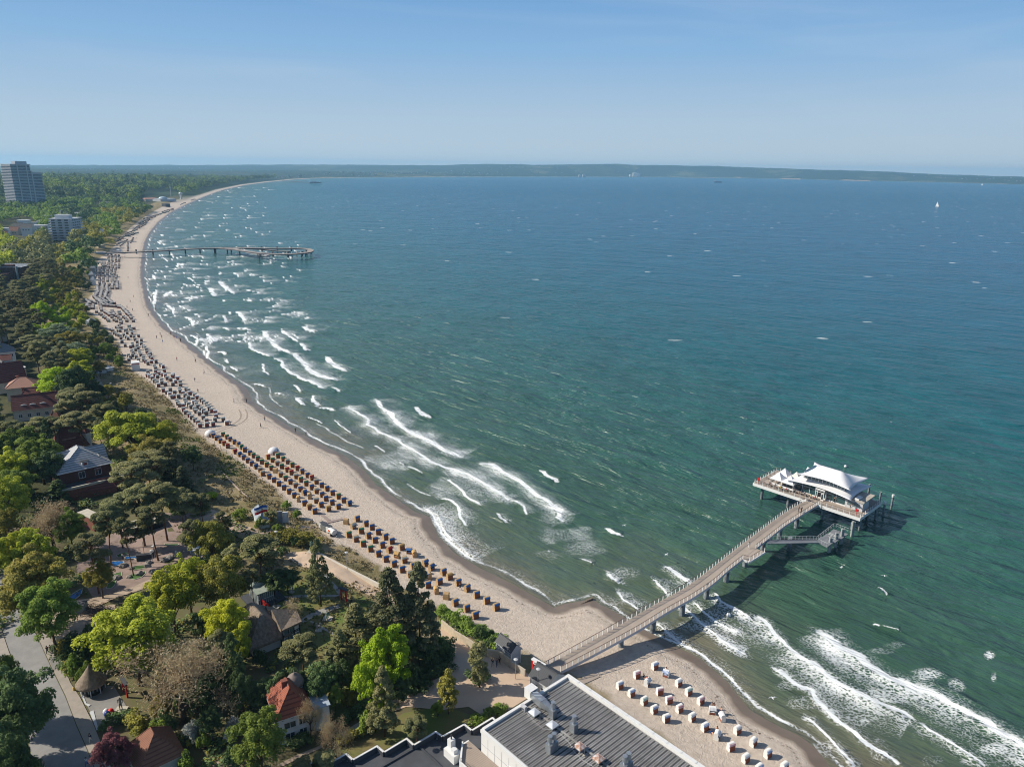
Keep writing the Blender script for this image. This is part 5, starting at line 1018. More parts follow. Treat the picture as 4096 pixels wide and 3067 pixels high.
for x0_, x1_ in ((-.5, W / 2), (W + .5, W / 2)):
    cg.face([(x0_, y0_, h + .1), (x1_, y0_ + .01, h + .1), (x1_, ym, rz_), (x0_, ym, rz_)][::(1 if x0_ < x1_ else -1)]); cg.face([(x0_, ym, rz_), (x1_, ym, rz_), (x1_, y1_, h + .1), (x0_, y1_, h + .1)][::(1 if x0_ < x1_ else -1)])
    cg.face([(x0_ * .98, y0_, h), (x0_ * .98, ym, rz_ - .05), (x0_ * .98, y1_, h)], 1)
cg.build('cross_gable', [slate, white], rf); e2_ = MB(); e2_.box((W / 2, -.52, h - .06), (W + 1.1, .12, .22)); e2_.box((-.52, D / 2, h - .06), (.12, D + 1, .22)); e2_.build('gutter', white, rf)
# --- red roofed houses behind
rh, W, D, h, r, rf = house('red_roofed_house', 'house with ribbed dark red tiled roof behind the slate roofed house', S6(390, 748, 6.4), S6(935, 640, 6.4), 10.5, 6.4, 12.0, 'hip_x', cream, tile_dk, .4, .25, chim=[(.38, .5, .4)]); dd = dormer(rf, W * .42, 2.0, h + 1.2, 3.6, 3, 1.5, salmon, 'f')
MB().lathe((W + .3, D * .45, -.2), [(1.6, 0), (1.6, 6.2)], 8).build('bay', white, rh); MB().lathe((W + .3, D * .45, 6), [(2.0, 0), (.1, 1.8)], 8).build('bay_roof', tile_dk, rh)
rl, W, D, h, r, rf = house('long_red_roof_house', 'long dark red roofed villa with three white arched dormers', V5(215, 1430, 7.5), V5(945, 1345, 7.5), 8.0, 7.5, 12.2, 'gable_x', cream, tile_dk, .4, wins=[('f', f_, 1.4, 1.3, 1.4) for f_ in (.1, .3, .5, .7, .86)], chim=[(.62, .5, .6)])
for f in (.25, .45, .68):
    d_ = MB(); n_ = 8; pr = [(-1.3, 0)] + [(-1.3 * math.cos(math.pi * i / n_), .9 + .6 * math.sin(math.pi * i / n_)) for i in range(n_ + 1)] + [(1.3, 0)]
    i0 = len(d_.v); cx = W * f; d_.v += [(cx + x_, .9, h + .4 + z_) for x_, z_ in pr] + [(cx + x_, 3.6, h + .4 + z_) for x_, z_ in pr]; m_ = len(pr)
    d_.f.append(tuple(range(m_))); d_.m.append(0)
    for i in range(m_ - 1): d_.f.append((i + 1, i, m_ + i, m_ + i + 1)); d_.m.append(0)
    q_ = d_.build('dormer', white, rf); MB().box((cx, .86, h + .75), (1.9, .05, .8)).build('pane', glass, q_)
house('dark_red_villa', 'small dark red roofed villa with brick chimney behind the long one', V5(300, 1250, 7.6), V5(690, 1215, 7.6), 7.0, 7.6, 11.2, 'hip_x', cream, tile_dk, .4, .4, chim=[(.2, .5, .4)])
house('salmon_roofed_house', 'cream house with faded salmon hip roof among the villas', V5(100, 1060, 8.6), V5(600, 1015, 8.6), 9.0, 8.6, 11.6, 'hip_x', cream, salmon, .6, .5, wins=[('f', .84, 3.0, 1.2, 1.1), ('f', .5, 2.6, 1.4, 1.9)], chim=[(.3, .8, .2)])
house('big_red_roof_house', 'house under one broad plain dark red roof at the left edge', V5(-160, 1000, 7.6), V5(440, 905, 7.6), 11.0, 7.6, 14.6, 'gable_x', cream, tile_dk, .4, wins=[('f', f_, 2.0, 1.3, 1.4) for f_ in (.35, .55, .75, .9)])
bl, W, D, h, r, rf = house('brown_gable_house', 'brown gabled house with round white balcony at the left edge', V5(-120, 830, 7.4), V5(270, 770, 7.4), 9, 7.4, 12.6, 'gable_y', brick, slate_dk, .35, wins=[('f', .5, 3.0, 1.0, 1.2)])
MB().lathe((W + 2.2, 3.5, -.2), [(2.2, 0), (2.2, 4.2)], 12).build('balcony_tower', white, bl); mb = MB(); mb.lathe((W + 2.2, 3.5, 4.9), [(2.25, 0), (2.3, .06), (2.2, .08)], 12); [mb.bar((W + 2.2 + 2.2 * math.cos(t * .6), 3.5 + 2.2 * math.sin(t * .6), 4), (W + 2.2 + 2.2 * math.cos(t * .6), 3.5 + 2.2 * math.sin(t * .6), 4.95), .04, 4) for t in range(11)]; mb.build('railing', white, bl)
house('white_grey_roof_villa', 'white villa with grey hip roof and skylight near the left edge', V5(-110, 475, 10.2), V5(245, 435, 10.2), 9.0, 10.2, 13.6, 'hip_x', white, mat('grey_shingle', (.22, .23, .24), .8, noise=.2), .5, .5, wins=[('f', .75, 4.6, 1.2, 1.4), ('r', .3, 4.2, 1.1, 1.3)])
house('white_lean_villa', 'white house with dark red roof strip against the grey roofed villa', V5(-100, 600, 9.0), V5(170, 580, 9.0), 5.0, 9.0, 11.0, 'gable_x', white, tile_dk, .3)
house('shaded_tile_house', 'house with brown dormer in deep shade behind the pines', V5(800, 1640, 6.0), V5(1010, 1615, 6.0), 8.0, 6.0, 9.8, 'hip_x', white, tile_brown, .3, .4)
house('corner_tile_house', 'house with only its brown roof corner showing at the left edge', V5(-200, 140, 9.0), V5(95, 90, 9.0), 8, 9, 13, 'hip_x', cream, tile_brown, .4, .4); house('tan_gable_house', 'narrow tan roofed gable at the left edge above the grey roof', V5(-160, 380, 9.0), V5(60, 350, 9.0), 7, 9, 14.2, 'gable_y', cream, mat('tan_tiles', (.26, .19, .14), .9, noise=.2), .3)
# flat roofed dark building at the left edge
mf, W, D, h, r, rf = house('dark_flat_building', 'dark brick flat roofed building with pale metal roof and flue', P(-55, 1070, 13), P(83, 1070, 13), 22, 13, 13.3, 'flat', brick, mat('pale_seam_roof', (.42, .45, .47), .5, noise=.1, scale=.15), .3, cat='building')
mb = MB(); e_ = h + .13
for i in range(14): mb.box((W * (i + .5) / 14, D / 2, e_), (.18, D, .14))
mb.build('seam', mat('dark_seam', (.12, .13, .15), .6), rf); mb = MB(); mb.box((W / 2, -.2, e_), (W + .8, .5, .35)); mb.box((W / 2, D + .2, e_), (W + .8, .5, .35)); mb.box((W + .2, D / 2, e_), (.5, D - .1, .34)); mb.build('roof_edge', white, rf); MB().box((W * .6, 2.0, e_), (9, 4, 2.0)).build('roof_box', brick, mf)
fl = P(60, 1072, 13); q = Matrix.Rotation(-mf.rotation_euler.z, 4, 'Z') @ (fl - mf.location); MB().bar((q.x, -1.2, -.3), (q.x, -1.2, h + 1.2), .8, 10).build('flue', mat('green_grey_flue', (.3, .36, .36), .5), mf)
MB().box((W * .3, -4.5, -.3), (W * .9, 9, h - 3.5)).build('front_wing', brick, mf)
for k in range(6): window(mf, 'f', W * .02 + k * 2.6, h - 6.5, .9, 1.6, W, D).location = (0, -9, 0)
# beach toilets / flat pavilion
pv, W, D, h, r, rf = house('flat_beach_pavilion', 'grey flat roofed pavilion with terrace between dune and pines', P(368, 1489, 6.2), P(425, 1477, 6.2), 7, 6.2, 6.4, 'flat', lgrey, dgrey, .6, cat='pavilion', wins=[('f', .2, .8, 1.2, 1.4), ('f', .5, .8, 1.2, 1.4)]); house('side_pavilion', 'narrow pale roofed wing joined to the flat pavilion', P(427, 1475, 5.8), P(452, 1469, 5.8), 5, 5.8, 6.0, 'flat', lgrey, lgrey, .4, cat='pavilion')
hu, W, D, h, r, rf = house('lifeguard_hut', 'grey blue hut with white doors beside an orange parasol', P(357, 1288, 7), P(389, 1284, 7), 5.5, 7, 8.4, 'hip_x', mat('slate_blue_boards', (.16, .22, .27), .7, noise=.1), mat('grey_felt', (.2, .22, .25), .8, noise=.1), .5, .4); MB().box((W * .3, -.04, 0), (1.0, .06, 2.4)).box((W * .6, -.04, 0), (1.0, .06, 2.4)).build('door', white, hu)
hk, W, D, h, r, rf = house('ice_kiosk', 'tall white kiosk with red band among the dark beach baskets', P(526, 1453, 6.2), P(557, 1450, 6.2), 4.2, 6.2, 6.4, 'flat', white, white, .15, cat='kiosk'); MB().box((W / 2, D / 2, h - .75), (W + .1, D + .1, .3)).build('red_band', red, hk)
for u, v, wd, lb, wm_ in ((362, 1072, 8, 'pale blue beach house nearest the far pier head', 'pale_blue_boards'), (354, 1100, 9, 'grey beach house below the pale blue one', 'grey_paint'), (362, 1120, 7, 'small white gabled beach house beside the crowded baskets', 'white_paint')):
    house('beach_house', lb, P(u, v, 7), P(u + wd * 2.1, v - .5, 7), 6, 7, 9.4, 'hip_x', bpy.data.materials[wm_], grey, .4, .4, group='beach houses by the far pier')
# pier-head buildings of the far pier
ph, W, D, h, r, rf = house('pier_head_terrace', 'long pale terrace at the landward end of the far pier', P(378, 1012, 4.5), P(425, 1010, 4.5), 12, 4.5, 4.7, 'flat', lgrey, mat('pale_decking', (.5, .46, .42), .8), .2, cat='terrace')
house('small_white_kiosk', 'small white kiosk beside the head of the far pier', P(465, 1000, 5.5), P(475, 1000, 5.5), 6, 5.5, 5.7, 'flat', white, white, .2, cat='kiosk'); house('cream_cafe', 'cream flat cafe under a white flag above the far pier', P(392, 982, 7.5), P(418, 981, 7.5), 12, 7.5, 8.5, 'hip_x', cream, cream, .4, .4, cat='cafe')
# --- high tower with balconies
zt = 91.5; c1 = V7(175, 248, zt); c2 = V7(490, 250, zt); hd = math.radians(64); depth_f = 43
o = Vector((c1.x, c1.y, 0)); tw = empty('apartment_tower', (c1.x, c1.y, 2), hd, 'very tall white apartment tower in two steps with balcony bands', 'tower block')
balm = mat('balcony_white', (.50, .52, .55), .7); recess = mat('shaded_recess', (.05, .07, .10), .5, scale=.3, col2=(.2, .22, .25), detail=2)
def twr(x0, x1, y0, y1, zb_, zt_, nm):
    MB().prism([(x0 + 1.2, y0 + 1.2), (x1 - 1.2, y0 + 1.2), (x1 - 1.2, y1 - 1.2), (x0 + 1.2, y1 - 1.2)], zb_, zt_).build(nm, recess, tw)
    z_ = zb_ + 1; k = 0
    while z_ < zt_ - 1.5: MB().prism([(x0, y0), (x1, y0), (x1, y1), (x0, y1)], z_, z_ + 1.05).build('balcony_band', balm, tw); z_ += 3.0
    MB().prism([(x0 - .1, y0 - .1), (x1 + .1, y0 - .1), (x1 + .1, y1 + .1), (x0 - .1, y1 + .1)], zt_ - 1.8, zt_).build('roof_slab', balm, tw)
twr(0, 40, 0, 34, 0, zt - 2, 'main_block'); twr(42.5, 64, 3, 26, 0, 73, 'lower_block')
MB().prism([(40.05, .5), (42.4, .5), (42.4, 26), (40.05, 26)], 0, 76).build('stair_shaft', lgrey, tw); MB().prism([(14, 6), (37, 6), (37, 20), (14, 20)], zt - 2, zt + 3.6).build('roof_plant', balm, tw)
for k in (12, 30): MB().prism([(k, -.4), (k + 2.2, -.4), (k + 2.2, .0), (k, .0)], 0, zt - 2.2).build('rib', lgrey, tw)
# --- balcony block in the middle distance
zt = 30.0; c0 = V7(848, 1215, zt); c1 = V7(1110, 1245, zt); o, a, W = rect(c0, c1)
mrb = empty('balcony_block', (c0.x, c0.y, 3), math.radians(8), 'white eight storey block with stepped balcony bands among the trees', 'apartment block'); W = 25; D = 30; sk = .8
for lv in range(9):
    z_ = lv * 3.0; g_ = (8 - lv) * .35; P_ = [(-g_, -g_), (W, -g_), (W + g_ + 1.5, 3), (W + g_ + 1.5, D), (-g_, D)]
    MB().prism(P_, z_ + 1.9, z_ + 3.1).build('balcony_band', balm, mrb); Q_ = [(1.2, 1.3), (W - .8, 1.3), (W - .2, 4), (W - .2, D - 1), (1.2, D - 1)]; MB().prism(Q_, z_ - (.3 if not lv else -.11), z_ + 1.89).build('storey', white, mrb)
    mb = MB()
    for k in range(3): mb.box((4.4 + k * 7.5, 1.24, z_ + .3), (4.2, .08, 1.55))
    for k in range(4): mb.box((W - .14, 7 + k * 6, z_ + .3), (.08, 4.2, 1.55))
    mb.build('window_strip', glass, mrb)
MB().prism([(6, 4), (W - 3, 4), (W - 3, 14), (6, 14)], 27.11, 31.5).build('penthouse', white, mrb); MB().bar((12, 8, 31.5), (12, 8, 37), .25, 5).build('mast', lgrey, mrb); MB().prism([(W + 2, 8), (W + 14, 8), (W + 14, 24), (W + 2, 24)], -.3, 8).build('side_wing', white, mrb); MB().prism([(W + 14.1, 4), (W + 26, 4), (W + 26, 24), (W + 14.1, 24)], -.3, 4).build('side_wing', lgrey, mrb)
# --- village houses left of it, and single roofs showing in the woods
VH = [(60, 1460, 150, 9.5, 'white', 'grey', 'w'), (225, 1360, 385, 13, 'white', 'slate', 'w'), (370, 1380, 560, 14, 'white', 'slate', 'w'), (480, 1335, 780, 11, 'white', 'flat', 'w'), (20, 1380, 160, 9, 'white', 'flat', 'w'), (150, 1430, 310, 9, 'brown', 'brown', 'w'), (290, 1240, 480, 12, 'white', 'flat', 'w'), (540, 1280, 640, 10, 'white', 'flat', 'w'),
 (640, 1250, 840, 10, 'white', 'flat', 'w'), (750, 1160, 880, 12, 'white', 'flat', 'w'), (1110, 1110, 1400, 10, 'white', 'flat', 'w'), (1850, 920, 1935, 10, 'white', 'flat', 'w'), (1860, 1150, 1930, 9, 'white', 'flat', 'w'), (0, 1510, 130, 9, 'white', 'red', 'w')]
VL = ['white gabled village house with grey roof, lowest of the left cluster', 'tall slate roofed village house with white dormers', 'white gabled village house beside the tall slate roofed one', 'long flat roofed white building right of the gabled village houses', 'pale flat building at the left edge of the village', 'brown roofed village house in front of the white gables', 'flat pale roof above the village gables', 'low white flat roof behind the long white building', 'white flat roofed house just left of the balcony block', 'white flat roof directly behind the balcony block', 'thin white flat roofs in the woods right of the balcony block', 'white flat house far off below the dark wood', 'small white roof in the trees above the beach', 'white and red roofed village house at the left edge']
for (x0, y0, x1, hh, wc, rc, _), lb in zip(VH, VL):
    zt = 3 + hh; rm = {'grey': grey, 'slate': slate_dk, 'flat': lgrey, 'brown': tile_brown, 'red': tile_dk}[rc]; a0, b0 = V7(x0, y0, zt - (0 if rc == 'flat' else 3)), V7(x1, y0, zt - (0 if rc == 'flat' else 3))
    w__ = (b0 - a0).length
    vhp = house('village_house', lb, a0, b0, min(14, w__ * .8), a0.z, a0.z + (.3 if rc == 'flat' else 5), 'flat' if rc == 'flat' else 'gable_x', white if wc == 'white' else cream, rm, .4, group='village houses beyond the woods', wins=[('f', f_, hh - 6.5, 1.6, 1.6) for f_ in (.12, .38, .64)])
# beach hall with dome and white look-out tower far along the beach
def pf(x, y, z): return FT(x, y, z)
bd, W, D, h, r, rf = house('domed_bath_hall', 'low seaside hall with pale glass dome far up the beach', pf(1040, 400, 12), pf(1500, 385, 12), 30, 12, 12.5, 'flat', lgrey, mat('hall_roof', (.45, .5, .53), .6), .5, cat='hall')
MB().lathe((W * .36, 12, h), [(10, 0), (9.4, 3), (7, 5.4), (3.4, 6.6), (.2, 7)], 18).build('dome', mat('pale_dome', (.42, .52, .58), .3, spec=.6), bd, True)
house('red_roofed_baths', 'low reddish roofed wing left of the domed hall', pf(600, 425, 9), pf(1040, 410, 9), 24, 9, 12, 'hip_x', cream, salmon, .5, .4, cat='hall')
q = pf(1655, 410, 4); lt = empty('lookout_tower', (q.x, q.y, 3), 0, 'white round lookout tower beside the domed hall', 'tower'); lt.scale = (.68, .68, .68); bd.scale = (1, 1, .8); MB().lathe((0, 0, 0), [(5, 0), (3.6, 1), (3.6, 19)], 12).build('shaft', white, lt); MB().lathe((0, 0, 19), [(3.6, 0), (7, 1.5), (7, 4.5), (5.5, 7), (.3, 8.5)], 14).build('cabin', mat('tower_cabin', (.55, .57, .6), .4), lt)
q = pf(1360, 350, 4); fp_ = empty('flood_mast', (q.x, q.y, 3), 0, 'thin mast with white head behind the domed hall', 'mast'); MB().bar((0, 0, 0), (0, 0, 24), .7, 6).build('pole', lgrey, fp_); MB().box((0, 0, 24), (2.4, 1.5, 5)).build('head', white, fp_)
house('beach_club', 'dark grey beach building at the dune edge near the domed hall', pf(1190, 560, 9), pf(1330, 555, 9), 14, 9, 9.3, 'flat', dgrey, dgrey, .4, cat='building')
# ------------------------------------------------------------------ PIERS
deck_m = mat('pier_decking', (.36, .30, .25), .85, scale=.5, col2=(.31, .26, .215), detail=6); girder = mat('pier_girder', (.52, .52, .56), .5, noise=.08); pile_m = mat('pier_pile', (.26, .29, .32), .8, scale=1.2, col2=(.09, .10, .10)); rail_d = mat('handrail', (.10, .07, .055), .7)
DZ = 5.0
Lp = [(2168,2671),(2304,2596),(2467,2505),(2612,2419),(2748,2345),(2840,2275),(2900,2228),(2987,2160),(3052,2112),(3125,2058),(3200,2011),(3235,1999)]
Rp = [(2245,2684),(2367,2621),(2555,2519),(2672,2444),(2766,2394),(2825,2354),(2870,2322),(2900,2290),(2958,2246),(3020,2196),(3074,2154),(3132,2107),(3208,2058),(3275,2016)]
def resamp(pts, n):
    pts = [Vector(p) for p in pts]; L = [0]
    for i in range(1, len(pts)): L.append(L[-1] + (pts[i] - pts[i - 1]).length)
    out = []
    for k in range(n):
        t = L[-1] * k / (n - 1); i = max(j for j in range(len(L)) if L[j] <= t + 1e-9); i = min(i, len(pts) - 2)
        out.append(pts[i].lerp(pts[i + 1], (t - L[i]) / max(1e-9, L[i + 1] - L[i])))
    return out
def prof(pp, z0=3.6): n = len(pp); return [P(u, v, z0 + (DZ - z0) * min(1, i / 3.0)) for i, (u, v) in enumerate(pp)]
NP = 76
LL = resamp(prof(Lp), NP); RR = resamp(prof(Rp), NP)
def sm(a): return [a[0]] + [(a[i - 1] + a[i] * 2 + a[i + 1]) / 4 for i in range(1, len(a) - 1)] + [a[-1]]
for _ in range(5): LL = sm(LL); RR = sm(RR)
pier = empty('pier', (0, 0, 0), 0, 'long curved footbridge pier with white rail posts leading to the white tent roofed teahouse', 'pier')
mb = MB(); gb = MB()
for i in range(NP - 1):
    a, b, c, d = LL[i], LL[i + 1], RR[i + 1], RR[i]; mb.face([d, c, b, a]); dn = Vector((0, 0, -.22))
    for p, q in ((a, b), (c, d)):
        gb.face([p + Vector((0, 0, .02)), q + Vector((0, 0, .02)), q + Vector((0, 0, -.62)), p + Vector((0, 0, -.62))])
    m1, m2, m3, m4 = a.lerp(d, .3), b.lerp(c, .3), c.lerp(b, .3), d.lerp(a, .3); dd = Vector((0, 0, -1.1)); d6 = Vector((0, 0, -.62))
    gb.face([a + d6, b + d6, m2 + dd, m1 + dd]); gb.face([d + d6, m4 + dd, m3 + dd, c + d6]); gb.face([m1 + dd, m2 + dd, m3 + dd, m4 + dd])
mb.build('deck', deck_m, pier); gb.build('girder', girder, pier)
pcount = {}; pmesh = MB().box((0, 0, -.35), (.1, .16, 1.45)).mesh('rail_post', white); far_posts = {}
def post_at(p, rz, po, parent):
    k = pcount.get(parent.name, 0) + 1; pcount[parent.name] = k
    if k > 100: po.box((p.x, p.y, p.z - .35), (.1, .16, 1.45), rz)
    else: o_ = link('rail_post', pmesh, parent, p); o_.rotation_euler = (0, 0, rz)
def railing(pa, parent, h=1.1, every=1, flip=1, double=()):
    po = MB(); ra = MB(); wi = MB()
    for i, p in enumerate(pa):
        if i % every == 0:
            j = min(i + 1, len(pa) - 1); d = (pa[j] - pa[j - 1]).normalized() if j else Vector((1, 0, 0)); post_at(p, math.atan2(d.y, d.x), po, parent)
    for i in range(len(pa) - 1):
        up = Vector((0, 0, h)); ra.bar(pa[i] + up, pa[i + 1] + up, .055, 4)
        for z_ in (.3, .55, .8): wi.bar(pa[i] + Vector((0, 0, z_)), pa[i + 1] + Vector((0, 0, z_)), .012, 3)
    if po.v: tag(po.build('rail_post', white, parent), kind='stuff')
    r_ = ra.build('handrail', rail_d, parent); wi.build('rail_wire', steel, r_)
def inset(A_, B_, d): return [a + (b - a).normalized() * d for a, b in zip(A_, B_)]
railing(inset(LL, RR, .08), pier); j0 = 44
RI = inset(RR, LL, .08); railing(RI[:j0 + 1], pier); railing(RI[j0 + 5:], pier)
for k in (13, 20, 27, 34, 41, 48, 55, 62, 69):
    m = LL[k].lerp(RR[k], .5)
    if k <= 13: MB().bar((m.x, m.y, -2.4), (m.x, m.y, m.z - 1), .55, 12).build('pile', pile_m, pier); continue
    MB().bar((m.x, m.y, -2.6), (m.x, m.y, m.z - 1), .62, 12).build('pile', pile_m, pier)
# little bay on the right side and the gangway to the landing stage
q = RR[j0 + 2]; d = (RR[j0 + 3] - RR[j0 + 1]).normalized(); n_ = Vector((d.y, -d.x, 0)); a, b = RR[j0] , RR[j0 + 5]; e1, e2 = a + n_ * 1.6, b + n_ * 2.2
mb = MB(); mb.prism([(a.x, a.y), (e1.x, e1.y), (e2.x, e2.y), (b.x, b.y)], DZ - .3, DZ - .02); mb.build('bay_deck', deck_m, pier); mb = MB(); mb.bar(e1 + Vector((0, 0, -.3)), e2 + Vector((0, 0, -.3)), .35, 4); mb.bar(a + Vector((0, 0, -.3)), e1 + Vector((0, 0, -.3)), .35, 4); mb.build('bay_edge', white, pier)
railing(resamp([a, e1, e2], 6), pier)
gs = [D2(470, 1170, 4.7), D2(750, 1165, 4.0), D2(1035, 1160, 3.2)]; st_ = empty('landing_stage', (0, 0, 0), 0, 'grey steel gangway and stepped landing stage below the pier bend', 'landing stage')
mb = MB()
for i in range(2): mb.bar(gs[i], gs[i + 1], .15, 4); a = gs[i]; b = gs[i + 1]; w_ = Vector((0, 1.7, 0)); mb.face([a, b, b + w_, a + w_]); mb.bar(a + w_, b + w_, .15, 4)
for i in range(26): t = i / 25 * 2; k = min(int(t), 1); p = gs[k].lerp(gs[k + 1], t - k) + Vector((0, .1, -.12)); mb.bar(p, p + Vector((0, 1.5, 0)), .07, 4)
mb.build('gangway', dgrey if False else mat('galv_grating', (.20, .21, .225), .6, noise=.15), st_)
gr = bpy.data.materials['galv_grating']; s1, s2, s3, s4 = D2(1000, 1140, 3.1), D2(1130, 1205, 3.1), D2(1360, 1055, 2.4), D2(1200, 1000, 2.4)
mb = MB(); c = [s1, s2, s3, s4]
for k, (t0, t1, z_) in enumerate(((0, .3, 3.1), (.3, .34, 2.85), (.34, .62, 2.6), (.62, .66, 2.4), (.66, 1, 2.2))):
    A1, A2, B1, B2_ = s1.lerp(s4, t0), s1.lerp(s4, t1), s2.lerp(s3, t0), s2.lerp(s3, t1); mb.prism([(A1.x, A1.y), (B1.x, B1.y), (B2_.x, B2_.y), (A2.x, A2.y)], z_ - .25, z_ + k * .002)
mb.build('platform', gr, st_)
mb = MB()
for pts in ([gs[0] + Vector((0, 1.7, 0)), gs[1] + Vector((0, 1.7, 0)), gs[2] + Vector((0, 1.7, 0)), s1, s4 + Vector((0, 0, .5)), s3 + Vector((0, 0, .3))],):
    r_ = resamp(pts, 30)
    for i in range(29): mb.bar(r_[i] + Vector((0, 0, 1.1)), r_[i + 1] + Vector((0, 0, 1.1)), .04, 4); mb.bar(r_[i], r_[i] + Vector((0, 0, 1.1)), .035, 4); mb.bar(r_[i] + Vector((0, 0, .5)), r_[i + 1] + Vector((0, 0, .5)), .02, 3)
r_ = resamp([gs[2], s2 + Vector((0, 0, 0)), s1.lerp(s2, 1).lerp(s3, .1)], 6)
for i in range(5): mb.bar(r_[i] + Vector((0, 0, 1)), r_[i + 1] + Vector((0, 0, 1)), .04, 4); mb.bar(r_[i], r_[i] + Vector((0, 0, 1)), .035, 4)
h1, h2 = s1.lerp(s4, .45).lerp(s2.lerp(s3, .45), .3), s1.lerp(s4, .45).lerp(s2.lerp(s3, .45), .9)
for o_ in (0, .8): v = (s4 - s1).normalized() * o_; mb.bar(h1 + v + Vector((0, 0, .9)), h2 + v + Vector((0, 0, .9)), .06, 4); mb.bar(h1 + v + Vector((0, 0, .2)), h2 + v + Vector((0, 0, .2)), .05, 4)
mb.build('railing', mat('rail_galv', (.5, .52, .5), .5), st_)
for x_, y_, t_ in ((1140, 1270, 1150), (1205, 1215, 1100), (1272, 1170, 1055), (1393, 1085, 975)):
    p = D2(x_, y_, 0); MB().bar((p.x, p.y, -2.5), (p.x, p.y, 4.4), .3, 8).bar((p.x + .55, p.y + .2, -2.5), (p.x + .55, p.y + .2, 4.1), .22, 8).build('fender_pile', mat('fender', (.36, .38, .36), .7, noise=.2) if 'fender' not in bpy.data.materials else bpy.data.materials['fender'], st_)
for x_, y_ in ((718, 1260),): p = D2(x_, y_, 0); MB().bar((p.x, p.y + .8, -2.5), (p.x, p.y + .8, 3.8), .5, 10).build('pile', pile_m, st_)
# ---- platform
o = P(3014, 1931, DZ); b = P(3431, 2069, DZ); pa_ = math.atan2(b.y - o.y, b.x - o.x); PW, PD = 31.6, 14.6
plat = empty('pier_platform', (o.x, o.y, 0), pa_, 'wooden platform on piles at the end of the pier carrying the teahouse', 'platform')
MB().prism([(0, 0), (PW, 0), (PW, PD), (0, PD)], DZ - .35, DZ).build('deck', deck_m, plat)
mb = MB(); mb.prism([(-.12, -.12), (PW + .12, -.12), (PW + .12, -.002), (-.12, -.002)], DZ - .85, DZ + .05); mb.prism([(-.12, PD + .002), (PW + .12, PD + .002), (PW + .12, PD + .12), (-.12, PD + .12)], DZ - .85, DZ + .05); mb.prism([(-.12, 0), (-.002, 0), (-.002, PD), (-.12, PD)], DZ - .85, DZ + .049); mb.prism([(PW + .002, 0), (PW + .12, 0), (PW + .12, PD), (PW + .002, PD)], DZ - .85, DZ + .049); mb.build('fascia', white, plat)
for x_ in (2.2, 10.5, 20.8, 29.3):
    for y_ in (1.8, 12.6): MB().bar((x_, y_, -2.6), (x_, y_, DZ - .35), .42, 10).build('pile', pile_m, plat)
    MB().box((x_, PD / 2, DZ - .9), (.5, PD - 1, .54)).build('cross_beam', girder, plat)
def lr(pts, n): return resamp([Vector((x, y, DZ)) for x, y in pts], n)
railing(lr([(16.2, .1), (.1, .1), (.1, PD - .1), (4.5, PD - .1)], 22), plat); railing(lr([(20.6, .1), (PW - .1, .1), (PW - .1, PD - .1), (26, PD - .1)], 20), plat)
PM = Matrix.Translation((o.x, o.y, 0)) @ Matrix.Rotation(pa_, 4, 'Z')
def wl(x, y, z=DZ): return PM @ Vector((x, y, z))
# ---- teahouse
tea = empty('teahouse', (o.x, o.y, DZ), pa_, 'white teahouse with two sweeping pagoda style roofs on the pier platform', 'teahouse')
tealg = mat('teal_glass', (.025, .075, .085), .12, spec=.9, noise=.3, scale=.8)
MB().prism([(10.8, 4.4), (25.6, 4.4), (25.6, 13.2), (10.8, 13.2)], 0, 3.4).build('wall', tealg, tea); MB().prism([(12.6, 5.2), (24.8, 5.2), (24.8, 12), (12.6, 12)], 3.4, 6.4).build('upper_wall', mat('clerestory', (.06, .1, .12), .2, spec=.7), tea)
mb = MB()
for x_ in (10.8, 13.0, 15.2, 17.5, 20.2, 22.9, 25.6): mb.box((x_, 4.36, 0), (.12, .12, 3.4))
for y_ in (7, 10, 13.2): mb.box((10.76, y_, 0), (.12, .12, 3.4)); mb.box((25.64, y_, 0), (.12, .12, 3.4))
mb.box((18.2, 4.34, 0), (14.8, .1, .35)); mb.box((18.2, 4.34, 2.2), (14.8, .08, .08))
for i in range(12): mb.box((12.8 + i * 1.08, 5.16, 4.2), (.1, .1, 2))
mb.box((18.7, 5.14, 4.2), (12.2, .1, .15)); mb.build('frame', white, tea)
tentm = mat('tent_white', (.66, .66, .675), .55, noise=.03)
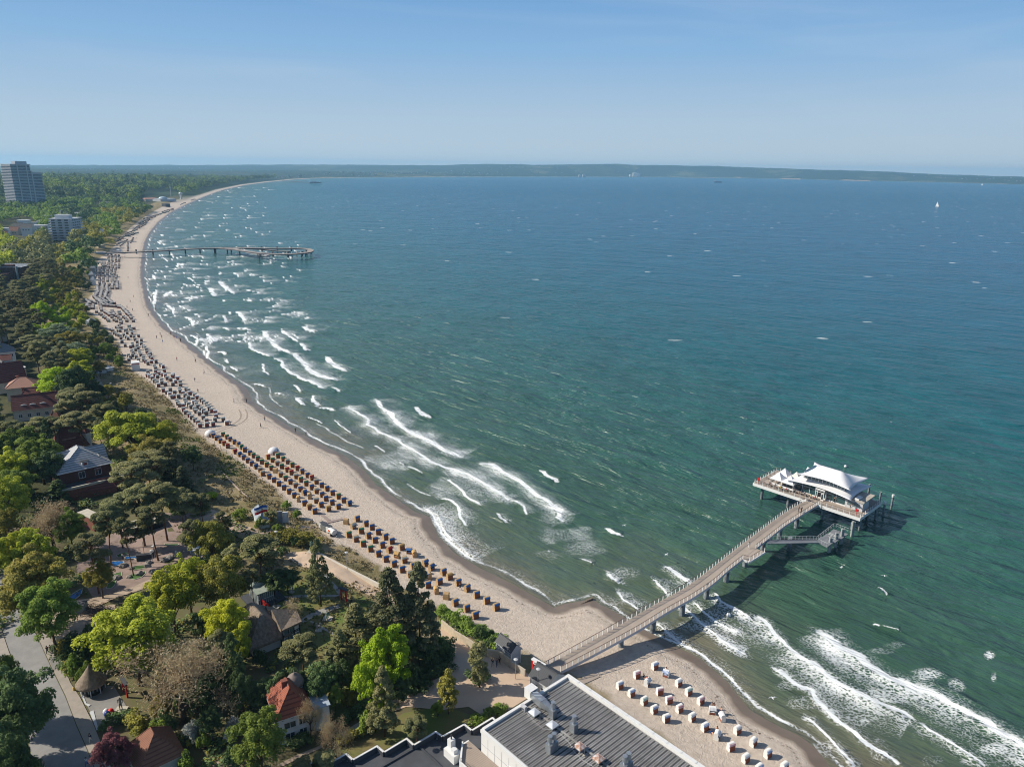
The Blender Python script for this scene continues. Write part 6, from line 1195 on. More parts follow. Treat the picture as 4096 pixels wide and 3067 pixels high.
def sweep_roof(name, x0, x1, y0, y1, ze, zr, rx0, rx1, ry, up, arch, n=22, sag=1.6, cut=0):
    V, F = [], []
    for j in range(n + 1):
        for i in range(n + 1):
            s, t = i / n, j / n; x_ = x0 + (x1 - x0) * s; y_ = y0 + (y1 - y0) * t; mx_, my_ = (x0 + x1) / 2, (y0 + y1) / 2; kx, ky = cut * (1 - (2 * s - 1) ** 2), cut * .7 * (1 - (2 * t - 1) ** 2)
            dx = max(rx0 - x_, x_ - rx1, 0) / ((rx0 - x0) if x_ < rx0 else (x1 - rx1)); dy = abs(y_ - ry) / ((ry - y0) if y_ < ry else (y1 - ry)); q = max(dx, dy) * .5 + .5 * (1 - (1 - dx) * (1 - dy)) if max(dx, dy) < 1 else 1
            z_ = ze + (zr - ze) * (1 - q) ** sag
            ce, cf = abs(2 * s - 1), abs(2 * t - 1); z_ += up * (ce * cf) ** 3 * 1.0; z_ += arch * (1 - ce ** 2) * (dy ** 3) - arch * .4 * (1 - cf ** 2) * dx ** 3
            bx = .5 * (ce * cf) ** 2; V.append((x_ + (bx if s > .5 else -bx) - (2 * s - 1) * cf * 0 - ky * (2 * s - 1) ** 3, y_ + (bx if t > .5 else -bx) - kx * (2 * t - 1) ** 3, z_))
    for j in range(n):
        for i in range(n): a = j * (n + 1) + i; F.append((a, a + 1, a + n + 2, a + n + 1))
    N = len(V); V += [(x_, y_, z_ - .14) for x_, y_, z_ in V]; F += [tuple(N + k for k in f[::-1]) for f in F]
    for k in range(n):
        for a, b in ((k, k + 1), ((n) * (n + 1) + k + 1, (n) * (n + 1) + k), ((k + 1) * (n + 1), k * (n + 1)), (k * (n + 1) + n, (k + 1) * (n + 1) + n)): F.append((b, a, a + N, b + N))
    me = bpy.data.meshes.new(name); me.from_pydata(V, [], F); me.materials.append(tentm); me.polygons.foreach_set('use_smooth', [True] * len(F)); return link(name, me, tea)
sweep_roof('lower_roof', 9.4, 27.6, 2.0, 15.2, 3.3, 5.0, 13, 24, 8, .35, .5, sag=1.1, cut=.9)
sweep_roof('upper_roof', 12.0, 27.0, 2.0, 13.6, 5.9, 8.9, 16.6, 22.6, 7.0, .55, .55, sag=1.15, cut=1.1)
pf_ = MB()
for x_ in (17.6, 20.0): pf_.box((x_, 2.9, 0), (.14, .14, 3.0)); pf_.box((x_, 4.2, 0), (.14, .14, 3.0))
pf_.box((18.8, 2.9, 2.95), (2.6, .16, .2)); pf_.box((18.8, 2.9, 2.4), (2.5, .1, .1)); pf_.box((18.8, 3.55, 3.15), (2.7, 1.6, .1)); pf_.build('porch', white, tea); d_ = MB().box((19.5, 3.2, 0), (.8, .06, 2.2)).build('door', white, tea); MB().box((19.5, 3.165, .3), (.55, .01, 1.6)).build('pane', glass, d_); MB().box((18.4, 4.33, 0), (1.6, .05, 2.3)).build('doorway', black, tea)
MB().prism([(25.75, 4.2), (30.4, 4.2), (30.4, 8.6), (25.75, 8.6)], 0, 2.5).build('kitchen_wall', lgrey, tea); MB().prism([(25.75, 4.0), (30.6, 4.0), (30.6, 12), (25.75, 12)], 2.5, 2.7).build('kitchen_roof', conc, tea); MB().prism([(27.8, 4.8), (28.9, 4.8), (28.9, 7.6), (27.8, 7.6)], 2.701, 3.1).build('skylight', white, tea); MB().prism([(26.2, 4.13), (29.6, 4.13), (29.6, 4.19), (26.2, 4.19)], .9, 2.1).build('serving_hatch', glass_l, tea)
# letters on the glass right of the door
def text_obj(body, size, m, parent, loc, rot, ext=.01, name='lettering'):
    cu = bpy.data.curves.new('t', 'FONT'); cu.body = body; cu.size = size; cu.extrude = ext; cu.align_x = 'CENTER'; to = bpy.data.objects.new('t', cu); COL.objects.link(to)
    dg = bpy.context.evaluated_depsgraph_get(); me = bpy.data.meshes.new_from_object(to.evaluated_get(dg)); bpy.data.objects.remove(to); me.materials.clear(); me.materials.append(m)
    o_ = link(name, me, parent); o_.location = loc; o_.rotation_euler = rot; return o_
mb = MB()
for i in range(26): mb.box((20.6 + i * .19, 4.33, 2.62 + .06 * math.sin(i * 2.3)), (.11 + .04 * math.sin(i * 5), .03, .13 + .05 * math.cos(i * 3)))
mb.build('lettering', lgrey, tea)
tents = []
for i, (cx, cy, lb) in enumerate(((5.9, 3.7, 'white pyramid tent canopy at the front left of the terrace'), (5.7, 7.6, 'white pyramid tent canopy at the back left of the terrace'), (9.6, 3.6, 'white pyramid tent canopy at the front nearest the teahouse'), (9.4, 7.6, 'creamy pyramid tent canopy at the back nearest the teahouse'))):
    p = wl(cx, cy); t = empty('tent_canopy', p, pa_, lb, 'tent canopy', 'pyramid tents beside the teahouse'); mb = MB(); h_ = 1.88; n = 6; base = len(mb.v)
    for k in range(4):
        a0 = [(-h_, -h_), (h_, -h_), (h_, h_), (-h_, h_)][k]; a1 = [(-h_, -h_), (h_, -h_), (h_, h_), (-h_, h_)][(k + 1) % 4]
        for r in range(n):
            f0, f1 = r / n, (r + 1) / n; z0_, z1_ = 2.5 + 2.0 * f0 ** 1.35, 2.5 + 2.0 * f1 ** 1.35
            mb.face([(a0[0] * (1 - f0), a0[1] * (1 - f0), z0_), (a1[0] * (1 - f0), a1[1] * (1 - f0), z0_), (a1[0] * (1 - f1), a1[1] * (1 - f1), z1_), (a0[0] * (1 - f1), a0[1] * (1 - f1), z1_)])
        mb.face([(*a0, 2.25), (*a1, 2.25), (*a1, 2.5), (*a0, 2.5)])
    mb.build('canopy', tentm if i != 3 else mat('tent_cream', (.62, .57, .49), .6), t); mb = MB(); [mb.box((x_, y_, 0), (.1, .1, 2.4)) for x_ in (-h_ + .1, h_ - .1) for y_ in (-h_ + .1, h_ - .1)]; mb.box((0, -h_ + .1, .7), (3.6, .06, .5)); mb.build('post', white, t)
    if i in (0, 1): MB().box((-h_ + .1, 0, .7), (.06, 3.6, .5)).build('side_rail', white, t)
# mooring posts round the platform
for i, (x_, y_, z_, lb) in enumerate(((720, 355, 0, 'white capped mooring post behind the left tents'), (837, 385, 0, 'grey mooring post between tents and big roof'), (1578, 640, 1, 'grey mooring post behind the kitchen corner'), (1700, 735, 1, 'grey mooring post standing right of the platform'), (1742, 870, 0, 'white capped mooring post, middle one right of the platform'), (1832, 790, 0, 'white capped mooring post farthest right of the platform'), (1655, 900, 1, 'dark mooring post in the platform shadow'), (1570, 960, 1, 'dark mooring post nearest the landing stage in the shadow'), (1478, 1030, 1, 'grey mooring post right of the landing stage'))):
    p = D2(x_, y_, 0) if i > 1 else wl(10.6 if i == 0 else 14.2, 15.9 + i, 0); t = empty('mooring_post', (p.x, p.y, 0), 0, lb, 'mooring post', 'mooring posts round the teahouse platform'); H_ = 5.6 if i < 2 else 3.9
    if i in (6, 7, 8): H_ = 3.6
    MB().bar((0, 0, -2.5), (0, 0, H_), .3, 8).build('shaft', pile_m, t)
    if not z_: MB().bar((0, 0, H_), (0, 0, H_ + .8), .36, 8).build('cap', white, t)
for x_, y_, lb in ((1.0, 1.0, 'red lifebuoy box at the left rail of the platform'), (30.0, 1.5, 'red lifebuoy box at the right front corner of the platform')):
    p = wl(x_, y_); t = empty('lifebuoy_box', p, pa_, lb, 'lifebuoy box', 'red lifebuoy boxes'); MB().bar((0, 0, 0), (0, 0, 1), .06, 5).build('post', red, t); MB().box((0, 0, .9), (.8, .3, .75)).build('box', red, t)
# ---- far hooked pier
fz = 6.5
fp_ = empty('curved_pier', (0, 0, 0), 0, 'long thin far pier on piles ending in a looped walkway over the surf', 'pier'); Q_ = zc(350, 900, 2.208)
cl = [Q_(175, 245, fz), Q_(430, 236, fz), Q_(720, 222, fz), Q_(865, 212, fz), Q_(990, 206, fz), Q_(1130, 203, fz)]
loopN = [Q_(1130, 203, fz), Q_(1270, 200, fz), Q_(1500, 203, fz), Q_(1700, 206, fz), Q_(1850, 204, fz), Q_(1940, 208, fz), Q_(1978, 222, fz), Q_(1960, 238, fz), Q_(1880, 249, fz), Q_(1780, 256, fz), Q_(1650, 255, fz), Q_(1530, 248, fz), Q_(1400, 230, fz), Q_(1290, 212, fz), Q_(1180, 204, fz)]
def ribbon(pts, w_, n, m, mg, nm, hd=1.0, closed=False):
    r_ = resamp(pts, n)
    for _ in range(3): r_ = sm(r_)
    mb = MB(); g = MB()
    N_ = []
    for i in range(n): d = (r_[min(i + 1, n - 1)] - r_[max(i - 1, 0)]).normalized(); N_.append(Vector((-d.y, d.x, 0)).normalized() * w_ / 2)
    for i in range(n - 1):
        a, b, c, d = r_[i] + N_[i], r_[i + 1] + N_[i + 1], r_[i + 1] - N_[i + 1], r_[i] - N_[i]; mb.face([d, c, b, a])
        for p, q in ((a, b), (c, d)): g.face([p + Vector((0, 0, .05)), q + Vector((0, 0, .05)), q - Vector((0, 0, hd)), p - Vector((0, 0, hd))]); g.bar(p + Vector((0, 0, 1.1)), q + Vector((0, 0, 1.1)), .06, 3)
        z = Vector((0, 0, -hd)); g.face([a + z, b + z, c + z, d + z])
    mb.build(nm, m, fp_); g.build(nm + '_edge', mg, fp_); return r_, N_
fdk = mat('far_decking', (.33, .29, .26), .8, noise=.1, scale=.3); fdg = mat('dark_girder', (.07, .075, .085), .7)
r1, _ = ribbon(cl, 5, 40, fdk, fdg, 'deck'); r2, n2 = ribbon(loopN, 6, 90, fdk, fdg, 'loop_deck'); lo = [Q_(1290, 207, fz), Q_(1400, 232, 4.5), Q_(1480, 252, 3), Q_(1595, 268, 2)]; r3, _ = ribbon(lo, 5, 14, mat('pale_ramp', (.55, .55, .55), .7), lgrey, 'ramp'); r4, _ = ribbon([Q_(1330, 203, fz), Q_(1540, 212, 4), Q_(1680, 228, 2.2), Q_(1790, 231, 2)], 4, 12, fdk, fdg, 'low_ramp')
for x_, y_ in ((286, 262), (434, 262), (580, 263), (725, 256), (865, 252), (995, 249), (1123, 247), (1133, 247), (1236, 246), (1271, 244), (1345, 257), (1638, 281), (1775, 288), (1898, 279), (1542, 232), (1677, 235), (1802, 238), (1935, 262)):
    p = Q_(x_, y_, 0); MB().bar((p.x, p.y, -2.5), (p.x, p.y, fz - .8), .75, 8).build('pile', fdg, fp_)
for i, x_ in enumerate((1506, 1518, 1530, 1543, 1557)): p = Q_(x_, 283, 0); MB().bar((p.x, p.y, -2.5), (p.x, p.y, 4.5), .45, 6).build('fender_pile', fdg, fp_)
for x_, y_ in ((1775, 288), (1818, 286), (1860, 284), (1898, 281), (1935, 276), (1955, 272), (1975, 268), (1990, 262)):
    p = Q_(x_, y_, 0); MB().bar((p.x, p.y - 4, -2.5), (p.x, p.y - 4, 5.0), .45, 6).build('dolphin', fdg, fp_); MB().bar((p.x, p.y - 4, 5), (p.x, p.y - 4, 6.4), .6, 6).build('dolphin_cap', white, fp_)
for x_, y_, lb, g_ in ((1521, 335, 'single dark post in the water in front of the far pier', 'p'),): p = Q_(x_, y_, 0); t = empty('marker_post', (p.x, p.y, 0), 0, lb, 'post'); MB().bar((0, 0, -2), (0, 0, 6), .35, 6).build('shaft', fdg, t)
# ------------------------------------------------------------------ GROUND SHEETS
def cF(f): return f
def pix(conv): return conv
def sheet(name, m, px, dz=.05, step=2.2, label=None, cat=None, kind='structure', wall=None):
    """a draped sheet whose outline is given as world points"""
    bm = bmesh.new(); vs = [bm.verts.new((p.x, p.y, 0)) for p in px]; f = bm.faces.new(vs); bmesh.ops.triangulate(bm, faces=[f])
    for _ in range(6):
        es = [e for e in bm.edges if e.calc_length() > step]
        if not es: break
        bmesh.ops.subdivide_edges(bm, edges=es, cuts=1, use_grid_fill=False); bmesh.ops.triangulate(bm, faces=[f for f in bm.faces if len(f.verts) > 3])
    co = np.array([v.co[:2] for v in bm.verts]); h = ground_h(co[:, 0], co[:, 1])
    for v, z_ in zip(bm.verts, h): v.co.z = z_ + dz
    bmesh.ops.recalc_face_normals(bm, faces=bm.faces)
    if sum(f.normal.z for f in bm.faces) < 0: bmesh.ops.reverse_faces(bm, faces=bm.faces)
    me = bpy.data.meshes.new(name); bm.to_mesh(me); bm.free(); me.materials.append(m); o_ = link(name, me); return tag(o_, label, cat, kind=kind)
def S(conv, pts, z=3.3): return [conv(x, y, z) for x, y in pts]
asph = mat('asphalt', (.27, .262, .25), .9, scale=.5, col2=(.225, .22, .212), detail=8, bump=.05); pave = mat('pavement', (.34, .30, .255), .9, scale=.6, col2=(.28, .25, .215), detail=8); plaza_m = mat('plaza_paving', (.25, .24, .225), .9, scale=.4, col2=(.20, .195, .185), detail=8)
dirt = mat('sandy_dirt', (.42, .33, .25), .95, scale=.5, col2=(.27, .21, .155), detail=8); clay = mat('reddish_gravel', (.30, .22, .195), .95, scale=.6, col2=(.22, .165, .13), detail=8); prom_m = mat('sand_bound_path', (.53, .40, .29), .95, scale=.25, col2=(.47, .355, .26), detail=7)
lawn_m = mat('lawn', (.10, .145, .03), .95, scale=.16, col2=(.175, .14, .06), detail=8); slab_m = mat('grey_slab_path', (.30, .295, .27), .85, noise=.15, scale=.6); dwood = mat('beach_boards', (.32, .25, .22), .85, noise=.15)
garden_m = mat('garden_soil', (.13, .10, .06), .95, scale=.3, col2=(.10, .11, .035), detail=8)
sheet('park_soil', garden_m, S(PF, [(-60, 1900), (-140, 1330), (-60, 1160), (200, 1110), (440, 1120), (560, 1200), (640, 1250), (860, 1330), (1050, 1420), (1130, 1520), (1000, 1700), (700, 1900)]), .02, 5)
sheet('road', asph, S(PF, [(-10, 1195), (22, 1230), (40, 1300), (78, 1370), (113, 1448), (141, 1505), (165, 1568), (189, 1622), (215, 1690), (240, 1760), (60, 1760), (72, 1656), (58, 1579), (52, 1492), (41, 1455), (20, 1405), (-2, 1340), (-40, 1240)]), .06)
sheet('pavement', pave, S(PF, [(79, 1370), (100, 1368), (118, 1392), (135, 1432), (152, 1475), (172, 1505), (200, 1560), (232, 1640), (260, 1700), (217, 1690), (190, 1620), (166, 1566), (142, 1503), (114, 1446)]), .16); sheet('pavement', pave, S(PF, [(-2, 1345), (19, 1407), (39, 1457), (49, 1492), (40, 1500), (20, 1465), (-10, 1400)]), .16)
sheet('pavement_patch', plaza_m, S(Z5, [(488, 595), (555, 548), (615, 655), (530, 705)]), .19)
sheet('plaza', plaza_m, S(PF, [(163, 1476), (246, 1482), (284, 1542), (213, 1572)]), .1); sheet('kerb_strip', lgrey, S(Z5, [(755, 825), (775, 822), (860, 1030), (905, 1045), (880, 1062), (845, 1040)]), .2); sheet('kerb_strip', lgrey, S(Z5, [(890, 1115), (930, 1100), (980, 1290), (962, 1300)]), .2)
sheet('playground', dirt, S(PF, [(120, 1318), (215, 1310), (250, 1305), (240, 1368), (160, 1400), (100, 1385)]), .08); sheet('dirt_path', dirt, S(ZM, [(-250, 1290), (0, 1260), (450, 1180), (900, 1030), (1250, 880), (1560, 760), (1900, 640), (2000, 720), (1560, 900), (1300, 1010), (950, 1130), (600, 1240), (300, 1380), (0, 1490), (-250, 1540)]), .12)
sheet('mini_golf_ground', clay, S(PF, [(165, 1230), (175, 1190), (265, 1140), (340, 1112), (470, 1120), (520, 1150), (470, 1200), (405, 1225), (350, 1246), (250, 1280), (200, 1290)]), .06)
sheet('promenade', prom_m, S(Z4, [(840, 668), (1000, 680), (1150, 690), (1230, 655), (1330, 720), (1500, 800), (1830, 975), (1900, 1030), (2000, 1120), (1900, 1150), (1720, 1060), (1600, 1005), (1340, 880), (1130, 830), (960, 740)]), .1); sheet('shore_path', dirt, S(V5, [(1400, 740), (1500, 730), (1640, 900), (1700, 1010), (1830, 1130), (1900, 1200), (1850, 1300), (1740, 1200), (1640, 1130), (1560, 950)]), .1, 4)
sheet('path', dirt, S(Z4, [(120, 330), (300, 330), (450, 380), (600, 480), (760, 520), (880, 480), (1060, 430), (1245, 395), (1255, 415), (1060, 455), (900, 500), (820, 560), (780, 600), (600, 560), (400, 480), (250, 470)]), .1)
sheet('lawn', lawn_m, S(PF, [(590, 1245), (670, 1235), (712, 1245), (770, 1280), (830, 1310), (840, 1370), (800, 1450), (700, 1500), (640, 1480), (650, 1420), (600, 1370), (545, 1270)]), .07); sheet('lawn', lawn_m, S(Z6, [(1120, 830), (1350, 850), (1480, 1000), (1500, 1090), (1280, 1250), (1180, 1130), (1120, 1000)]), .07); sheet('lawn', lawn_m, S(Z6, [(1260, 1480), (1500, 1440), (1700, 1240), (1900, 1120), (2300, 1050), (2600, 1150), (2300, 1330), (1900, 1400), (1400, 1620)]), .07)
sheet('lawn', lawn_m, S(Z2, [(760, 880), (900, 860), (980, 960), (900, 1010), (780, 990)]), .08, 4); sheet('lawn', lawn_m, S(Z2, [(930, 1150), (1080, 1130), (1100, 1260), (950, 1260)]), .08, 4); sheet('garden_path', dirt, S(Z5, [(1950, 1700), (2200, 1580), (2300, 1560), (2320, 1640), (2150, 1700), (2000, 1760)]), .09)
for pts in ([(925, 1052), (1430, 1045), (1430, 1062), (925, 1070)], [(1085, 1250), (1180, 1185), (1420, 1120), (1430, 1150), (1200, 1225), (1110, 1280)], [(1270, 880), (1300, 870), (1450, 1030), (1415, 1045)], [(1160, 1265), (1180, 1262), (1370, 1362), (1360, 1380)], [(1490, 1500), (1500, 1480), (1640, 1390), (1655, 1400)], [(920, 1068), (940, 1065), (1050, 1150), (1035, 1160)]): sheet('garden_path', slab_m, S(Z4, pts), .12)
sheet('square', prom_m, S(Z7, [(300, 205), (470, 330), (600, 440), (740, 480), (860, 530), (960, 640), (1080, 650), (1150, 700), (1400, 700), (1400, 900), (1260, 900), (1130, 980), (960, 1090), (700, 1150), (560, 1060), (300, 1090), (-60, 1060), (-350, 1160), (-500, 1230), (-540, 1180), (-300, 1060), (0, 880), (200, 800), (330, 740), (360, 600), (340, 480), (250, 330)]), .1)
sheet('garden_path', slab_m, S(Z6, [(1255, 1385), (1230, 1350), (1500, 1185), (1620, 1180), (1640, 1200), (1280, 1400)]), .12); sheet('garden_path', dirt, S(Z6, [(830, 1540), (1080, 1440), (1100, 1460), (860, 1570), (700, 1650), (640, 1640)]), .1)
sheet('beach_walkway', deck_m, S(Z7, [(1640, 770), (1790, 680), (1870, 712), (1690, 810)], 2.6), .1); sheet('beach_walkway', dwood, S(Z4, [(1245, 400), (1270, 410), (1460, 352), (1440, 340)], 2.6), .14); sheet('beach_walkway', dwood, S(Z4, [(1170, 255), (1195, 250), (1345, 365), (1310, 372)], 2.6), .1)
sheet('dune_boardwalk', mat('pale_boards', (.46, .35, .28), .9, noise=.2), S(Z4, [(400, -2), (410, -4), (475, 62), (530, 108), (643, 222), (632, 227), (520, 116), (466, 70)]), .25, 3)
ZD = zc(500, 1380, 4.87); trk = mat('tyre_track', (.30, .245, .195), .95)
for o_ in (0, 2.2):
    q = resamp([ZD(x_, y_, 2.2) for x_, y_ in ((1500, 1800), (1750, 1640), (1950, 1560), (2130, 1470), (2230, 1380), (2240, 1280), (2200, 1200))], 40); a_ = [p + Vector((o_, o_ * .4, 0)) for p in sm(sm(q))]
    sheet('tyre_track', trk, a_ + [p + Vector((.45, .25, 0)) for p in a_[::-1]], .04, 6)
# blue pools and green lanes of the mini golf
def lane(name, label, cat, m, conv, pts, dz, kerb=None, group=None, rim=.14):
    q = S(conv, pts); c = sum(q, Vector()) / len(q); z_ = gz(c.x, c.y); t = empty(name, (c.x, c.y, z_), 0, label, cat, group)
    l_ = [(p.x - c.x, p.y - c.y) for p in q]
    ar = sum(l_[i][0] * l_[(i + 1) % len(l_)][1] - l_[(i + 1) % len(l_)][0] * l_[i][1] for i in range(len(l_)))
    if ar < 0: l_ = l_[::-1]
    MB().prism(l_, -.1, dz).build('surface', m, t); mb = MB()
    for i in range(len(l_)): a, b = l_[i], l_[(i + 1) % len(l_)]; mb.bar((*a, dz), (*b, dz), rim, 4)
    mb.build('rim', kerb or stone, t); return t
lane('blue_pool', 'blue painted oval mini golf pool, middle one', 'pool', blue_p, ZM, [(345, 590), (400, 550), (480, 510), (620, 490), (750, 495), (740, 560), (600, 590), (440, 612), (350, 615)], .15); lane('blue_pool', 'blue painted pool with rocks beside the toy ship', 'pool', blue_p, ZM, [(770, 410), (1000, 400), (1180, 385), (1200, 410), (1100, 475), (1030, 480), (960, 445), (780, 460)], .15); lane('blue_pool', 'blue pool under the street trees nearest the road', 'pool', blue_p, Z3, [(570, 830), (620, 820), (690, 775), (715, 768), (700, 820), (650, 860), (580, 880)], .15)
for i, (pts, lb) in enumerate((([(810, 790), (900, 760), (1060, 750), (1190, 690), (1200, 740), (1120, 820), (960, 870), (830, 850)], 'curved green putting lane with white edging near the dirt path'), ([(500, 780), (600, 730), (700, 710), (700, 790), (600, 860), (560, 990), (480, 1050), (390, 1050), (420, 960), (560, 860)], 'long green lane leading down to the path'), ([(190, 880), (300, 830), (370, 850), (340, 950), (270, 1040), (200, 960)], 'round green lane at the left end of the course'),
   ([(910, 620), (1000, 590), (1200, 570), (1340, 580), (1330, 610), (1180, 640), (1000, 675), (930, 680)], 'green lane just below the blue pools'), ([(1540, 480), (1640, 430), (1800, 400), (1900, 390), (1900, 420), (1750, 450), (1620, 490), (1550, 520)], 'green lane bordered by stones at the right'), ([(600, 370), (700, 320), (860, 320), (870, 350), (760, 360), (740, 400), (620, 405)], 'small green lane behind the blue pool'), ([(1590, 190), (1700, 200), (1870, 195), (1900, 210), (1760, 240), (1600, 215)], 'green lane at the far right corner of the course'), ([(110, 500), (200, 480), (330, 475), (350, 500), (240, 530), (140, 540)], 'green lane under the leaning pine'))):
    lane('putting_lane', lb, 'mini golf lane', turf, ZM, pts, .12, stone, 'mini golf lanes', .08)
rock_m = mat('boulder', (.3, .27, .24), .95, noise=.4, scale=2)
def rock(p, s, label, group, m=None):
    me = bpy.data.meshes.new('boulder'); bm = bmesh.new(); bmesh.ops.create_icosphere(bm, subdivisions=2, radius=s)
    for v in bm.verts: v.co *= 1 + rng.uniform(-.22, .22); v.co.z *= .7
    bm.to_mesh(me); bm.free(); me.materials.append(m or rock_m); o_ = link('boulder', me, None, (p.x, p.y, gz(p.x, p.y) + s * .3)); return tag(o_, label, 'boulder', group)
for k, (x_, y_) in enumerate(((1570, 510), (1620, 495), (1680, 470), (1740, 450), (1800, 435), (1250, 535), (900, 640), (1230, 590), (490, 580), (760, 560), (720, 590), (1080, 750), (860, 810), (1340, 720), (600, 830))): rock(ZM(x_, y_, 3.4), rng.uniform(.5, .9), f'rough boulder on the mini golf course, {ordw(k + 1)} of them in order along the lanes', 'boulders edging the mini golf lanes')
# ------------------------------------------------------------------ BEACH BASKETS
wick = {'w': mat('white_wicker', (.74, .73, .70), .8, noise=.12, scale=8), 't': mat('tan_wicker', (.46, .31, .155), .85, noise=.25, scale=8), 'd': mat('grey_brown_wicker', (.21, .145, .12), .85, noise=.2, scale=8), 'r': mat('brown_wicker', (.24, .10, .065), .85, noise=.2, scale=8), 'm': mat('pale_hood', (.50, .49, .47), .8, noise=.1, scale=6)}
grill = {'w': mat('red_brown_grille', (.26, .085, .05), .8, noise=.2, scale=6), 't': mat('orange_brown_grille', (.25, .10, .05), .8, noise=.2, scale=6), 'd': mat('dark_grille', (.16, .095, .075), .8), 'r': mat('red_grille', (.24, .06, .05), .8)}
def cloth(n_, c): return stripes(n_, c, (.7, .7, .7), 0, .24, .55, .8)
aw = {'b': mat('blue_canvas', (.045, .14, .36), .8), 'g': mat('green_canvas', (.03, .22, .13), .8), 'r': mat('red_canvas', (.42, .03, .035), .8), 'w': mat('pale_canvas', (.42, .46, .42), .8), 't': mat('tan_canvas', (.45, .28, .10), .8), 'k': mat('dark_canvas', (.16, .16, .18), .8),
      'B': cloth('blue_stripes', (.05, .16, .42)), 'R': cloth('red_stripes', (.5, .08, .1)), 'W': cloth('grey_stripes', (.45, .47, .5)), 'G': cloth('green_stripes', (.12, .35, .25))}
BP = {}
def basket_proto(kind, a_, open_=False):
    key = (kind, a_, open_)
    if key in BP: return BP[key]
    m = wick['m' if kind in 'dr' else kind]; low = wick[kind] if kind in 'dr' else m
    sh = MB(); W2 = .64
    side = [(-.45, .05), (-.45, .72), (-.34, .80), (-.30, 1.18), (-.36, 1.46), (-.12, 1.62), (.22, 1.60), (.44, 1.40), (.47, .9), (.45, .05)]
    sh.ext_profile(side[::-1], -W2, -W2 + .06); sh.ext_profile(side[::-1], W2 - .06, W2)
    backp = [(.38, .05), (.40, .9), (.37, 1.36), (.18, 1.54), (-.12, 1.56), (-.36, 1.40), (-.38, 1.48), (-.13, 1.64), (.23, 1.62), (.46, 1.41), (.49, .9), (.47, .05)]
    sh.ext_profile(backp, -W2 + .061, W2 - .061)
    bx = MB(); bx.ext_profile([(-.44, .05), (.37, .05), (.37, .5), (-.44, .5)], -W2 + .062, W2 - .062)
    parts = [('wicker_shell', sh.mesh('wicker_shell', m)), ('seat_box', bx.mesh('seat_box', low if kind in 'dr' else grill[kind]))]
    an = MB(); an.ext_profile([(-.62 if open_ else -.47, 1.14 if open_ else 1.2), (-.37, 1.44), (-.25, 1.54), (-.25, 1.6), (-.39, 1.51), (-.66 if open_ else -.51, 1.15 if open_ else 1.2)], -W2 - .01, W2 + .01)
    parts.append(('awning', an.mesh('awning', aw[a_])))
    if not open_:
        g = MB(); g.ext_profile([(-.47, .1), (-.455, .1), (-.40, 1.12), (-.43, 1.12)], -W2 + .03, W2 - .03)
        for i in range(5): g.ext_profile([(-.50, .12), (-.47, .12), (-.43, 1.1), (-.46, 1.1)], -W2 + .06 + i * .28, -W2 + .12 + i * .28)
        parts.append(('front_grille', g.mesh('front_grille', grill[kind])))
    else:
        g = MB(); g.ext_profile([(-.40, .5), (.34, .5), (.36, 1.3), (.28, 1.3), (.24, .64), (-.40, .62)], -W2 + .07, W2 - .07); parts.append(('cushion', g.mesh('cushion', aw[a_])))
    BP[key] = parts; return parts
VIEW = {'front': 34, 'open': -18, 'left': -78, 'back': 168, 'openR': 55}
n_b = 0
def basket(p, kind, a_, label, group, face='front', big=1.1):
    global n_b
    n_b += 1; op = face != 'front' and face != 'back'; z = gz(p.x, p.y)
    t = empty('beach_basket', (p.x, p.y, z - .02), math.radians(VIEW[face] + rng.normal() * 6), label, 'beach basket', group); t.scale = (big,) * 3
    for nm, me in basket_proto(kind, a_, op): link(nm, me, t)
    return t
CN = dict(b='blue', g='green', r='red', w='pale', t='tan', B='blue striped', R='red striped', W='grey striped', G='green striped', k='dark')
seq = {}
WB = '447,632,B;268,728,R;97,850,B;213,926,B;340,1000,G;440,1082,B;560,1166,B;495,892,R;587,977,R;692,1060,R;817,1143,W;684,800,W;783,886,G;903,976,R;944,1240,B;1268,1266,W;1204,1435,R;1426,1386,W;1350,1552,W;1570,1500,B;1735,1628,W;1483,1652,B;558,708,B,open;370,805,W,openR;1020,1072,W,open;1118,1138,W,left;1065,1322,W,openR;1700,1760,W'
wl_ = sorted([s.split(',') for s in WB.split(';')], key=lambda s: (float(s[0]) + float(s[1])))
cnt_ = {}
for s in wl_:
    a_ = s[2]; f = s[3] if len(s) > 3 else 'front'; k = (a_, f); cnt_[k] = cnt_.get(k, 0) + 1; cnt_[('o', f)] = cnt_.get(('o', f), 0) + 1
    lb = f'white beach basket with {CN[a_]} awning, {ordw(cnt_[k])} such one counting away from the pier' if f == 'front' else {'open': 'opened white beach basket with people sitting in it', 'left': 'opened white beach basket seen from its side near the water', 'openR': 'opened white beach basket turned aside', 'z': ''}[f] + ('' if f == 'left' else f', {ordw(cnt_[("o", f)])} from the pier')
    basket(Z8(float(s[0]), float(s[1]), 2.0), 'w', a_, lb, 'white beach baskets right of the pier', f, .93)
ZA = zc(800, 1690, 3.45); ZB = zc(1340, 2030, 3.067); ZD = zc(500, 1380, 4.87); ZE = zc(320, 1140, 6.37)
